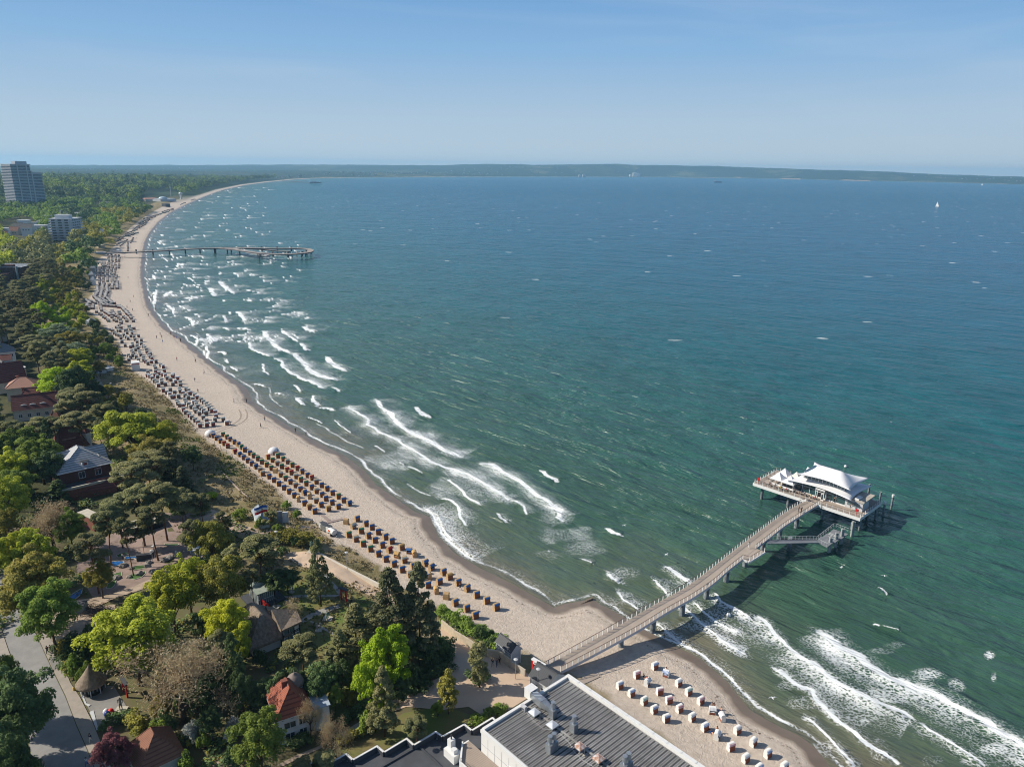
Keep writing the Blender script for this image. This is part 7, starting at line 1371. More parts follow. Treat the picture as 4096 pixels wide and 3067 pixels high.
AR = ['182,210,b;230,246,b;283,284,b;335,318,r;383,354,r;485,432,r,openR;545,470,b,openR;602,512,b;660,556,b;715,598,b;770,640,b,openR;835,688,w;865,738,w;957,776,b;1022,824,b;1090,874,b;1162,924,b;1230,974,b;1298,1026,b;1360,1080,t,left;1440,1134,b;1510,1188,t;1583,1246,b',
 '322,184,g;372,220,g;417,250,b;473,288,b;530,322,b,openR;570,360,g,openR;617,398,b;690,440,b;737,476,g;797,518,g;855,564,g;922,606,g;985,652,g;1043,690,t,back;1112,740,w;1180,790,g;1245,836,b;1318,880,w;1383,932,b;1440,980,b,openR;1515,1028,t,left;1605,1086,w;1670,1144,b;1773,1198,t',
 '940,488,r;1003,530,g;1066,576,w;1128,618,g;1203,664,r;1260,700,r;1328,752,w;1390,796,g;1463,844,g;1537,894,b;1605,944,w;1680,994,b;1735,1048,b;1820,1100,b;1905,1158,b',
 '1050,410,g;1070,460,g;1145,506,g;1205,542,w;1273,588,g;1343,632,r;1405,674,b;1480,726,b;1540,760,r;1605,810,w;1677,856,b;1750,902,b;1827,960,b;1907,1006,g;1980,1060,b;2057,1104,b,openR']
RN = ['row beside dune fence', 'second row from dune', 'third row from dune', 'row closest to sea']
for ri, row in enumerate(AR):
    for i, s in enumerate(row.split(';')):
        s = s.split(','); f = s[3] if len(s) > 3 else 'front'
        basket(ZA(float(s[0]), float(s[1]), 2.0), 't', s[2], f'{"opened " if f != "front" else ""}wicker basket with {CN[s[2]]} awning, {ordw(i + 1)} from far end, {RN[ri]}', 'tan wicker beach baskets beyond the boardwalk', f, 1.05)
BB = '272,134,b;137,180,t,back;378,190,b;452,234,b;528,288,b;617,346,b;695,396,b;818,470,t;912,514,b,open;975,552,t,left;225,232,w,openR;322,288,g;170,346,g;255,394,w;345,448,g;433,506,g;407,342,b;490,394,b;576,450,b;668,510,r,openR;760,572,t,open;528,564,b;622,626,b;720,684,b;822,750,b;850,630,w;963,700,b;920,808,w;1108,660,b,openR;1183,712,b,openR;1060,756,g,open;1155,824,b,left;1330,770,b;1405,828,t;1280,892,b;1510,896,b;1622,970,b;1736,1050,b;1862,1120,b;1978,1200,b;1140,940,b;1245,1010,t,left;1365,1080,t,back;1473,1160,b;1615,1230,b;1720,1316,b;1030,850,b'
cnt_ = {}
for s in sorted([s.split(',') for s in BB.split(';')], key=lambda s: float(s[0]) + float(s[1])):
    f = s[3] if len(s) > 3 else 'front'; k = (s[2], f == 'front'); cnt_[k] = cnt_.get(k, 0) + 1
    basket(ZB(float(s[0]), float(s[1]), 2.0), 't', s[2], f'{"opened or turned " if f != "front" else ""}wicker basket, {CN[s[2]]} awning, {ordw(cnt_[k])} such counting from boardwalk towards pier', 'tan wicker beach baskets this side of the boardwalk', f, 1.05)
DB = '''1463,1610,r;1593,1587,r;1715,1562,r;1585,1505,r;1427,1548,r;1367,1502;1983,1525,w;1912,1455;1750,1475;1775,1390,w;1527,1440;1303,1452;1255,1408,r;1190,1355;1447,1360;1578,1340;1140,1298,r;1357,1275;1385,1318;1487,1262;1530,1298;1760,1310,w;1692,1282,r;1635,1240;1615,1200;1577,1155;1530,1115;1480,1078;1285,1232;1237,1185;1190,1155;1172,1112;1420,1215;1390,1170;1340,1135,w;1325,1070;1405,1030,w;1357,995,r;1230,1052;1167,1015;1140,965,w;1265,955,w;1243,910;1192,888;1078,930;1060,892;972,962;888,912;825,972;750,928,r;875,1005,w;917,1055;955,1050,w;1047,1033;1015,1135;1030,1172;1072,1208;1135,1215,w
655,830,w;790,805;727,772;710,725;627,782;575,748;530,690,w;485,655,w;440,640,w;1083,800;1080,745;980,740,w;935,795;1025,665,w;930,630,r;940,600,w;893,705;820,678;785,625,w;735,605,w;635,658;585,622,r;675,587,r;597,552,r;767,527,r;452,575;597,485;575,450;740,440,w;695,415;605,340;520,355,w;447,392;407,355,r;372,325;362,280;525,285,r;485,250,w;497,190;465,212;428,162,r;413,110;310,225;290,190;220,270;155,240;108,285;72,250;160,190;140,155;275,160;213,125;110,68,w;385,75;355,50;258,88;240,40;150,45;85,340;265,330'''.replace('\n', ';')
EB = '1255,1060;1372,1110;1285,1130;1310,1165;1318,1215;1325,1250;1010,1060;1045,1110;940,1110;980,1140;985,1195;1025,1200;800,1180;840,1205;880,1270;930,1305;985,1325;1035,1345;1160,1185;1175,1155;1200,1245;1120,1310;1175,1365;1225,1400;1300,1325;1490,1310;1380,1350;1405,1415;1560,1425;1455,1480;1560,1520;1050,1400;1075,1490;1155,1590;1335,1540;1345,1585;1460,1570;1480,1645;1620,1590;1655,1620;1045,985;1055,960;735,950;710,920;660,880;610,855;550,800;515,770;430,730;875,915;930,945;1195,925;1360,915;1030,900;990,850;935,815;850,770;870,790;760,800;820,850;790,740;1110,820;1160,850;1190,890;1000,700;1020,750;1210,740;1180,700;1120,630;1290,820;1310,850'
rest = []
DL = {'k': 'grey brown pale hooded beach basket', 'r': 'reddish pale hooded beach basket', 'w': 'whitish beach basket among darker ones'}
dl = [(ZD(float(s.split(',')[0]), float(s.split(',')[1]), 2.0), (s.split(',') + ['', '', 'k'])[2] if len(s.split(',')) > 2 else 'k') for s in DB.split(';')] + [(ZE(float(s.split(',')[0]), float(s.split(',')[1]), 2.0), 'k') for s in EB.split(';')]
EX = []; tq = ZD(1500, 1660, 2.0); dl.sort(key=lambda q: (q[0] - tq).length)
for i, (p, k) in enumerate(dl):
    if n_b < 300:
        kd = {'k': 'd', 'r': 'r', 'w': 'w'}[k]
        cnt_['D' + k] = cnt_.get('D' + k, 0) + 1; lb = DL[k] + f', {ordw(cnt_["D" + k])} counting away from the tyre tracks'
        basket(p, kd, 'w' if k != 'w' else 'W', lb, {'k': 'grey brown beach baskets in the crowded rows', 'r': 'reddish beach baskets in the crowded rows', 'w': 'whitish beach baskets in the crowded rows'}[k], 'front', 1.12)
    else: EX.append(p)
# the many baskets farther along the beach: one object
F_rows = []
for (x0, y0), (x1, y1), n in (((500, 350), (700, 470), 8), ((470, 400), (560, 500), 7), ((410, 390), (620, 560), 12), ((360, 340), (440, 420), 5), ((320, 460), (400, 500), 5), ((200, 560), (260, 640), 3), ((350, 570), (330, 640), 4), ((520, 540), (560, 690), 6), ((690, 560), (880, 480), 3), ((770, 560), (1050, 570), 6), ((1000, 540), (1130, 640), 8), ((1130, 650), (1260, 780), 8), ((640, 720), (780, 800), 8), ((820, 680), (880, 790), 5), ((480, 400), (720, 540), 10), ((650, 340), (820, 480), 12), ((240, 480), (170, 600), 5), ((150, 440), (270, 520), 6),
     ((440, 80), (470, 240), 12), ((410, 250), (400, 340), 6), ((580, 40), (590, 180), 12), ((560, 200), (530, 350), 12), ((690, 50), (700, 200), 13), ((690, 210), (650, 330), 10), ((820, 0), (830, 100), 6), ((950, 0), (960, 90), 7), ((730, 0), (740, 30), 2), ((620, 0), (620, 40), 2), ((840, -60), (850, 0), 4), ((960, -70), (950, 0), 5)):
    for i in range(n): t = i / max(1, n - 1); F_rows.append(ZE(x0 + (x1 - x0) * t + rng.normal() * 5, y0 + (y1 - y0) * t + rng.normal() * 4, 2.0))
for x0, x1, y0, y1, n in ((935, 945, 915, 970, 6), (965, 972, 912, 968, 6), (1000, 1004, 915, 968, 6), (1028, 1030, 915, 965, 6), (880, 890, 985, 1015, 5), (905, 915, 985, 1015, 5), (935, 945, 985, 1018, 5), (965, 975, 985, 1018, 5), (995, 1003, 988, 1018, 5), (1028, 1030, 988, 1018, 4), (870, 860, 1025, 1070, 6), (900, 890, 1025, 1072, 6), (935, 928, 1025, 1075, 6), (968, 960, 1025, 1075, 6), (1000, 990, 1025, 1078, 6), (830, 825, 1030, 1110, 7), (860, 862, 1090, 1170, 8), (895, 893, 1090, 1180, 8), (930, 932, 1085, 1140, 7), (968, 968, 1085, 1140, 7), (1005, 1000, 1085, 1140, 7), (975, 968, 1150, 1195, 5), (1010, 1010, 1150, 1195, 5), (850, 840, 1180, 1260, 8), (885, 870, 1185, 1270, 8), (925, 905, 1185, 1290, 9), (1105, 1105, 800, 870, 8),
     (1020, 1110, 770, 735, 8), (1060, 1150, 760, 720, 8), (1090, 1180, 730, 690, 9), (1110, 1190, 745, 715, 7), (1000, 1060, 800, 770, 6), (1010, 1080, 820, 790, 6), (1040, 1100, 835, 780, 6), (1130, 1150, 800, 760, 5), (1150, 1230, 690, 640, 9), (1175, 1260, 690, 640, 9), (1200, 1270, 640, 605, 8), (1220, 1290, 650, 605, 8), (1240, 1330, 600, 570, 9), (1260, 1340, 610, 575, 9), (1290, 1380, 585, 555, 9), (1330, 1430, 570, 535, 10), (1360, 1450, 560, 530, 9), (1400, 1500, 535, 505, 10), (1420, 1500, 545, 512, 8), (1560, 1600, 470, 455, 6), (1650, 1690, 435, 425, 5)):
    for i in range(n): t = i / max(1, n - 1); F_rows.append(Z1(x0 + (x1 - x0) * t + rng.normal() * 1.5, y0 + (y1 - y0) * t + rng.normal(), 2.0))
far = MB(); pts = [(p.x, p.y) for p in EX + F_rows]; hh = ground_h(np.array([p[0] for p in pts]), np.array([p[1] for p in pts]))
for (x_, y_), z_ in zip(pts, hh):
    c_ = rng.integers(0, 10); m_ = 0 if c_ < 6 else (1 if c_ < 8 else 2)
    i = len(far.v); prof_ = [(-.55, 0), (-.55, 1.25), (-.2, 1.3), (.5, 1.1), (.6, 0)]; s_ = .92 + y_ / 4500
    for xx in (-.75, .75):
        for yy, zz2 in prof_: far.v.append((x_ + xx * s_, y_ + yy * s_, z_ + zz2 * s_))
    for f in ((4, 3, 2, 1, 0), (5, 6, 7, 8, 9), (0, 1, 6, 5), (3, 4, 9, 8)): far.f.append(tuple(i + k for k in f)); far.m.append(m_)
    j = len(far.v)
    for xx in (-.78, .78):
        for yy, zz2 in ((-.6, 1.25), (-.5, 1.65), (0, 1.8), (.5, 1.6), (.62, 1.05), (.3, 1.2)): far.v.append((x_ + xx * s_, y_ + yy * s_, z_ + zz2 * s_))
    for f in ((5, 4, 3, 2, 1, 0), (6, 7, 8, 9, 10, 11), (0, 1, 7, 6), (1, 2, 8, 7), (2, 3, 9, 8), (3, 4, 10, 9), (4, 5, 11, 10), (5, 0, 6, 11)): far.f.append(tuple(j + k for k in f)); far.m.append(3)
tag(far.build('beach_baskets', [wick['d'], wick['r'], mat('greenish_wicker', (.12, .2, .18), .8), mat('far_hood', (.40, .38, .36), .8)]), 'hundreds of small dark beach baskets crowding the upper beach up to the far pier', 'beach baskets', kind='stuff')
print('baskets', n_b, len(pts))
# white shelter tents among the tan baskets
for x_, y_, lb in ((145, 188, 'white shell shaped beach shelter at the head of the tan rows'), (1018, 402, 'white shell shaped beach shelter in the middle of the beach')):
    p = ZA(x_, y_, 2); t = empty('beach_shelter', (p.x, p.y, gz(p.x, p.y)), .3, lb, 'beach shelter', 'white beach shelters'); mb = MB(); mb.lathe((0, 0, 0), [(1.9, 0), (1.85, 1.0), (1.5, 1.7), (.8, 2.15), (.05, 2.3)], 12); mb.build('shell', tentm, t, True); MB().box((.5, -1.72, .05), (1.5, .4, 1.3)).build('opening', wick['d'], t)
# ------------------------------------------------------------------ PEOPLE
skin = mat('skin', (.5, .28, .19), .6); hair_m = mat('hair', (.06, .035, .02), .8); cl = {}
def cmat(c):
    if c not in cl: cl[c] = mat('clothing_%02d' % len(cl), c, .85)
    return cl[c]
def body(pose):
    """one continuous skinned body in metres, facing -y"""
    if pose == 'stand': J = dict(pel=(0,0,.95), che=(0,0,1.32), nec=(0,0,1.5), hed=(0,-.02,1.66), ls=(-.19,0,1.43), le=(-.25,.02,1.15), lh=(-.25,-.06,.88), rs=(.19,0,1.43), re=(.26,.02,1.15), rh=(.25,-.08,.9), lk=(-.11,-.02,.5), lf=(-.12,.02,.06), lt=(-.12,-.16,.03), rk=(.11,-.02,.5), rf=(.12,.02,.06), rt=(.12,-.16,.03))
    elif pose == 'walk': J = dict(pel=(0,0,.94), che=(0,-.03,1.31), nec=(0,-.05,1.49), hed=(0,-.08,1.65), ls=(-.19,-.03,1.42), le=(-.24,.12,1.17), lh=(-.24,.12,.93), rs=(.19,-.03,1.42), re=(.24,-.15,1.16), rh=(.23,-.34,1.02), lk=(-.1,-.22,.52), lf=(-.11,-.26,.08), lt=(-.11,-.44,.05), rk=(.1,.08,.5), rf=(.11,.36,.12), rt=(.11,.24,.02))
    elif pose == 'sit': J = dict(pel=(0,0,.5), che=(0,.12,.86), nec=(0,.12,1.04), hed=(0,.09,1.2), ls=(-.19,.12,.97), le=(-.25,0,.75), lh=(-.15,-.22,.66), rs=(.19,.12,.97), re=(.25,0,.75), rh=(.15,-.22,.66), lk=(-.13,-.42,.52), lf=(-.13,-.5,.1), lt=(-.13,-.66,.05), rk=(.13,-.42,.52), rf=(.13,-.5,.1), rt=(.13,-.66,.05))
    else: J = dict(pel=(0,0,.12), che=(0,.38,.2), nec=(0,.55,.26), hed=(0,.7,.3), ls=(-.19,.46,.2), le=(-.36,.3,.1), lh=(-.3,.05,.06), rs=(.19,.46,.2), re=(.36,.3,.1), rh=(.3,.05,.06), lk=(-.12,-.4,.24), lf=(-.12,-.78,.07), lt=(-.12,-.9,.12), rk=(.12,-.42,.12), rf=(.12,-.84,.07), rt=(.12,-.94,.12))
    R_ = dict(pel=.15, che=.16, nec=.065, hed=.105, ls=.07, le=.045, lh=.035, rs=.07, re=.045, rh=.035, lk=.065, lf=.045, lt=.035, rk=.065, rf=.045, rt=.035)
    E_ = [('pel','che'),('che','nec'),('nec','hed'),('che','ls'),('ls','le'),('le','lh'),('che','rs'),('rs','re'),('re','rh'),('pel','lk'),('lk','lf'),('lf','lt'),('pel','rk'),('rk','rf'),('rf','rt')]
    ks = list(J); me = bpy.data.meshes.new('b'); me.from_pydata([J[k] for k in ks], [(ks.index(a), ks.index(b)) for a, b in E_], []); o_ = link('b', me)
    md = o_.modifiers.new('s', 'SKIN'); me.skin_vertices[0].data[0].use_root = True
    for i, k in enumerate(ks): me.skin_vertices[0].data[i].radius = (R_[k], R_[k] * (.75 if k in ('pel', 'che') else 1))
    s_ = o_.modifiers.new('u', 'SUBSURF'); s_.levels = 1
    dg = bpy.context.evaluated_depsgraph_get(); m2 = bpy.data.meshes.new_from_object(o_.evaluated_get(dg)); bpy.data.objects.remove(o_); bpy.data.meshes.remove(me)
    H = np.array([J[k] for k in ks]); reg = np.zeros(len(m2.polygons), int)
    for p in m2.polygons:
        c = np.array(p.center); k = ks[int(np.argmin(((H - c) ** 2).sum(1)))]; reg[p.index] = {'hed': 0, 'nec': 0, 'lh': 0, 'rh': 0, 'che': 1, 'ls': 1, 'rs': 1, 'le': 1, 're': 1, 'pel': 2, 'lk': 2, 'rk': 2, 'lf': 2, 'rf': 2, 'lt': 3, 'rt': 3}[k]
    return m2, reg, J['hed']
PB = {p: body(p) for p in ('stand', 'walk', 'sit', 'lie')}; PM_ = {}
def person(p, pose, top, leg, rz, label, z=None, group=None, skinny=False, s=1.0):
    key = (pose, top, leg)
    if key not in PM_:
        m2, reg, hd = PB[pose]; me = m2.copy(); me.name = 'body'; me.materials.clear()
        for m in (skin, cmat(top), cmat(leg), cmat((.04, .03, .03))): me.materials.append(m)
        me.polygons.foreach_set('material_index', reg.astype(np.int32)); me.polygons.foreach_set('use_smooth', [True] * len(reg))
        hm_ = MB(); hm_.lathe((hd[0], hd[1] + .015, hd[2] + .02), [(.118, -.02), (.12, .04), (.09, .1), (.03, .13)], 8); PM_[key] = (me, hm_.mesh('hair', hair_m, True))
    me, hr = PM_[key]; z = gz(p.x, p.y) if z is None else z
    t = empty('person', (p.x, p.y, z), math.radians(rz), label, 'person', group); t.scale = (s,) * 3; link('body', me, t); link('hair', hr, t); return t
NV, BK, WH, RD, GY, BL, TN, PK, SK, YL = (.02, .03, .07), (.015, .015, .018), (.6, .6, .58), (.45, .03, .03), (.2, .2, .2), (.04, .12, .35), (.35, .26, .18), (.6, .05, .2), (.5, .28, .19), (.6, .5, .05)
PP = [(ZB,1533,1005,'walk',BK,BK,100,'person in black walking alone on the sand between the baskets'),(Z8,362,832,'stand',RD,BK,150,'person in red jacket standing before an opened white basket'),(Z8,335,790,'sit',BK,BK,40,'person in black seated at the opened white basket'),(Z8,556,722,'sit',WH,BL,-20,'person in blue trousers seated in opened white basket'),
 (Z8,1012,1078,'sit',TN,NV,-15,'left of two sunbathers seated in the opened white basket'),(Z8,1030,1080,'sit',SK,BK,-15,'right of two sunbathers seated in the opened white basket'),(Z8,1098,1118,'sit',SK,BL,-80,'bare chested person in the white basket turned to the side'),(Z8,1020,1325,'lie',BL,SK,30,'person lying on towels before the white basket'),(Z8,1060,1318,'sit',SK,RD,-10,'person sunbathing in the white basket by the towels'),
 (Z7,865,640,'stand',BK,BK,200,'tallest dark clothed person of the group on the square'),(Z7,838,660,'walk',NV,NV,190,'middle person in navy walking on the square'),(Z7,793,660,'walk',BK,GY,170,'left most walker of the group on the square'),
 (Z5,475,530,'walk',BK,BK,20,'left one of two people in black walking on the pavement'),(Z5,508,520,'walk',BK,NV,25,'right one of two people in black walking on the pavement'),(Z5,113,855,'walk',TN,BK,200,'left one of two people crossing by the road edge'),(Z5,150,840,'walk',WH,BK,200,'right one of two people crossing by the road edge'),(Z5,903,1410,'walk',NV,WH,10,'person in navy top and white trousers on the shaded pavement'),(Z5,868,1650,'walk',WH,BL,0,'person in white shirt at the bottom edge of the road'),
 (ZM,735,455,'stand',WH,BK,160,'person with white top beside the blue pool'),(ZM,1830,385,'walk',WH,WH,100,'person in white walking at the right of the mini golf'),(ZM,1915,430,'stand',BK,BK,80,'person in black at the end of the stone edged lane'),(ZM,268,905,'stand',BK,NV,180,'person in black on the round green lane'),(ZM,298,870,'stand',GY,GY,200,'person in grey behind the round green lane'),
 (ZD,1375,335,'walk',BK,BK,10,'lone dark walker near the waterline beyond the kiosk'),(ZD,1424,928,'walk',BK,BK,190,'lone dark figure on the sand beside the basket rows'),(ZD,845,735,'stand',TN,RD,0,'person in red standing among the baskets'),
 (ZA,1320,135,'walk',BK,NV,20,'left of two waders at the edge of the surf'),(ZA,1465,185,'walk',NV,BK,20,'right of two waders at the edge of the surf'),
 (ZE,1745,790,'stand',BK,BK,0,'dark figure on the wet sand in the distance'),(ZE,1935,640,'walk',BK,BK,10,'dark figures walking where the surf ends far off'),(ZE,1688,575,'walk',BK,BK,10,'small dark walker on the far empty sand'),(ZE,1785,415,'walk',BK,BK,10,'small dark wader far along the shore'),
 (zc(350,900,2.208),738,975,'walk',BK,BK,10,'left dark walker of the pair at the waterline'),(zc(350,900,2.208),766,1000,'walk',BK,RD,10,'right dark walker of the pair at the waterline'),(Z2,1477,83,'walk',NV,BK,15,'walker in navy just ahead of the waterline pair')]
for cv, x_, y_, po, tp, lg, rz, lb in PP:
    p = cv(x_, y_, 2.5); zz_ = gz(p.x, p.y); p = cv(x_, y_, zz_); person(p, po, tp, lg, rz, lb, s=1.05, z=zz_ - (.0 if po != 'sit' else .02))
for x_, y_, po, tp, lg, rz, lb in ((810, 825, 'walk', TN, BK, 20, 'left of two strollers on the pier near the platform'), (840, 828, 'walk', NV, BK, 20, 'right of two strollers on the pier near the platform'), (262, 1222, 'walk', WH, WH, 200, 'person in white walking on the pier above the bay'), (400, 1215, 'sit', BL, NV, 40, 'person in blue sitting in the little pier bay'), (1160, 700, 'stand', PK, WH, 180, 'person in pink beside the teahouse glass'), (1200, 722, 'walk', BK, BK, 90, 'person in black beside the teahouse glass'), (1376, 805, 'stand', BK, TN, 60, 'left guest queuing at the teahouse kiosk'), (1395, 800, 'stand', WH, WH, 60, 'right guest queuing at the teahouse kiosk')):
    p = D2(x_, y_, DZ); person(p, po, tp, lg, rz, lb, z=DZ + .01, s=1.05)
q_ = np.array([(p.x, p.y) for p in shore[32:54]])
for i, k in enumerate(sorted(rng.uniform(0, 20.9, 30))):
    k = float(k); a_ = q_[int(k)] * (1 - k % 1) + q_[int(k) + 1] * (k % 1); tp_, lg_ = [(BK, BK), (NV, BK), (TN, NV), (RD, BK), (WH, BL)][i % 5]; c_ = ['black', 'navy', 'tan', 'red', 'white'][i % 5]
    p = Vector((a_[0] - rng.uniform(3, 26), a_[1], 0)); person(p, 'walk', tp_, lg_, rng.uniform(0, 360), f'small far beach walker in {c_} top, {ordw(i // 5 + 1)} such going up the beach', group='walkers on the far beach', s=1.08)
# terrace tables with guests
tabm = mat('terrace_table', (.36, .31, .27), .8); gi = 0
tl = [(x_, .9 + (x_ % 3) * .1) for x_ in (3.4, 5.4, 7.6, 9.6)]
for i, (x_, y_) in enumerate(((3.6, 1.5), (5.2, 1.55), (7.0, 1.5), (8.8, 1.4), (11.2, 2.6), (12.7, 2.5), (14.0, 2.5), (15.6, 2.6), (17.0, 2.3), (2.0, 6.0), (1.9, 8.4), (1.9, 10.8))):
    p = wl(x_, y_); tt = empty('terrace_table', p, pa_, f'wooden terrace table with benches, {ordw(i + 1)} from the left of the teahouse terrace' if i < 9 else f'wooden table on the empty left deck, {ordw(i - 8)} from the front rail', 'table', 'terrace tables'); MB().box((0, 0, .7), (1.0, .8, .06)).build('tabletop', tabm, tt); mb = MB(); [mb.box((a, b, 0), (.07, .07, .7)) for a in (-.4, .4) for b in (-.3, .3)]; mb.build('leg', tabm, tt)
    for sgn in (-1, 1): mb = MB(); mb.box((sgn * .85, 0, .42), (.42, .45, .05)); mb.box((sgn * 1.04, 0, .42), (.05, .45, .45)); [mb.box((sgn * .85 + a, b, 0), (.05, .05, .42)) for a in (-.18, .18) for b in (-.2, .2)]; ch = mb.mesh('chair', tabm); c_ = link('terrace_chair', ch, None, p); c_.rotation_euler = (0, 0, pa_); tag(c_, f'wooden chair {"left" if sgn < 0 else "right"} of the {ordw(i + 1)} terrace table counted from the left', 'chair', 'terrace chairs')
    if i < 9:
        for sgn in ((-1, 1) if i % 2 else (1,)):
            gi += 1; q = wl(x_ + sgn * .82, y_); person(q, 'sit', [WH, BK, TN, GY, NV, YL, RD][gi % 7], [BK, NV][gi % 2], math.degrees(pa_) + sgn * -90, f'seated guest in {["white", "black", "tan", "grey", "navy", "yellow", "red"][gi % 7]} top {"left" if sgn < 0 else "right"} of the {ordw(i + 1)} terrace table', z=DZ + .0, group='guests at the terrace tables')
# ------------------------------------------------------------------ SMALL THINGS
def lamp(p, label, h_=4.2, two=False):
    z_ = gz(p.x, p.y); t = empty('lamp_post', (p.x, p.y, z_), 0, label, 'lamp post', 'round headed lamp posts'); MB().bar((0, 0, 0), (0, 0, h_), .06, 6).build('pole', steel, t); MB().lathe((0, 0, h_), [(.12, 0), (.4, .1), (.42, .18), (.1, .3)], 10).build('lamp_head', lgrey, t); return t
lamp(Z7(1022, 770, 3.3), 'lamp post with disc head beside the stair wall'); lamp(Z7(1243, 915, 3.3), 'lamp post with disc head in front of the black roofed kiosk', 5); lamp(Z4(1488, 825, 3.3), 'lamp post with square foot on the promenade wall', 4.4); lamp(Z4(885, 650, 3.3), 'lamp post in the scrub beside the promenade'); lamp(V5(1862, 1175, 3.3), 'lamp post beside the path under the dune'); lamp(ZM(1350, 520, 3.3), 'lamp post with globe head near the blue pools', 3); lamp(ZM(1390, 440, 3.3), 'lamp post with globe head behind its twin by the pools', 3); lamp(FT(1990, 360, 3), 'lone thin mast near the far beach', 14)
# welcome gate at the pier head
g0, g1 = Z7(1197, 728, 3.4), Z7(1303, 790, 3.4); o, a, W = rect(g0, g1); gt = empty('welcome_gate', (g0.x, g0.y, 3.35), a, 'red and white welcome gate spanning the landward end of the pier', 'gate'); MB().box((0, 0, -.1), (.35, .5, 3.3)).build('post', red, gt); MB().box((W, 0, -.1), (.35, .5, 3.3)).build('post', red, gt); MB().box((W / 2, 0, 3.2), (W + .5, .75, .22)).build('beam', white, gt); MB().box((W / 2, -.2, 2.5), (W - .4, .08, .6)).build('sign_board', white, gt)
mb = MB()
for i in range(22): mb.box((.45 + i * (W - .9) / 22, -.25, 2.72 + .02 * math.sin(i * 3)), (.09 + .03 * math.sin(i * 2), .02, .16 + .05 * math.cos(i * 1.7)), 0, 0 if i < 11 else 1)
mb.build('lettering', [dgrey, mat('faint_red', (.4, .1, .08), .7)], gt)
# retaining wall of the square and promenade kerb wall
def wallrun(name, label, cat, conv, pts, h_, th_, m, rail=False, z=3.2, cap=None):
    q = [conv(x, y, z + h_) for x, y in pts]; c = q[0]; t = empty(name, (c.x, c.y, z - .1), 0, label, cat); mb = MB(); rl_ = MB()
    for i in range(len(q) - 1):
        a0, b0 = q[i] - c, q[i + 1] - c; d = (b0 - a0).normalized(); n_ = Vector((-d.y, d.x, 0)) * th_ / 2; mb.prism([((a0 - n_).x, (a0 - n_).y), ((b0 - n_).x, (b0 - n_).y), ((b0 + n_).x, (b0 + n_).y), ((a0 + n_).x, (a0 + n_).y)], -.8, h_ + .1 + i * .0021)
        if rail:
            L_ = (b0 - a0).length; k = max(1, int(L_ / 1.6))
            for j in range(k): p = a0.lerp(b0, j / k); rl_.bar((p.x, p.y, h_), (p.x, p.y, h_ + 1.0), .03, 4)
            rl_.bar((a0.x, a0.y, h_ + 1.0), (b0.x, b0.y, h_ + 1.0), .04, 4)
    mb.build('wall', m, t)
    if rail: rl_.build('railing', dgrey, t)
    return t
wallrun('beach_wall', 'cream concrete retaining wall with dark railing between square and beach scrub', 'wall', Z7, [(290, 195), (420, 300), (560, 385), (640, 440), (740, 485), (860, 500), (975, 585)], 1.1, .35, mat('cream_concrete', (.5, .43, .32), .9, noise=.2), True); wallrun('stair_wall', 'pale stair wall running from the grey hut down to the gate', 'wall', Z7, [(975, 600), (1060, 650), (1120, 690)], 1.0, .3, conc, False)
wallrun('promenade_wall', 'low pale flood wall edging the sandy promenade towards the dune', 'wall', Z4, [(1240, 665), (1330, 720), (1480, 795), (1660, 885), (1830, 972)], .7, .5, mat('pale_flood_wall', (.55, .50, .42), .9, noise=.1))
# dune fences
fm_ = mat('fence_post', (.22, .17, .13), .9)
def fence(label, conv, pts, every, h_=1.1, z=2.7):
    q = resamp([conv(x, y, z) for x, y in pts], max(2, int(sum((conv(*pts[i + 1], z) - conv(*pts[i], z)).length for i in range(len(pts) - 1)) / every))); c = q[0]; t = empty('dune_fence', (c.x, c.y, gz(c.x, c.y)), 0, label, 'fence', 'rope fences along the dune'); mb = MB(); rp_ = MB(); hs = ground_h(np.array([p.x for p in q]), np.array([p.y for p in q])) - t.location.z
    for i, p in enumerate(q): mb.bar((p.x - c.x, p.y - c.y, hs[i] - .3), (p.x - c.x, p.y - c.y, hs[i] + h_), .07, 5)
    for i in range(len(q) - 1): rp_.bar((q[i].x - c.x, q[i].y - c.y, hs[i] + h_ * .8), (q[i + 1].x - c.x, q[i + 1].y - c.y, hs[i + 1] + h_ * .8), .025, 3)
    mb.build('post', fm_, t); rp_.build('rope', fm_, t)
fence('post fence between the dune and the tan basket rows', ZA, [(45, 190), (250, 325), (420, 445), (700, 665), (870, 800), (1060, 940), (1260, 1165), (1400, 1290), (1550, 1360)], 4.6, 1.3); fence('post fence between the dune and the crowded dark basket rows', ZD, [(1400, 1650), (1150, 1370), (870, 1100), (650, 890), (460, 720), (330, 620)], 4.5, 1.3); fence('low fence along the landward side of the promenade', Z4, [(1345, 885), (1500, 960), (1600, 1010)], 2.5, .7, 3.3); fence('post fence along the dune above the white kiosk', ZD, [(180, 480), (60, 360), (-60, 250), (-250, -50)], 5, 1.3)
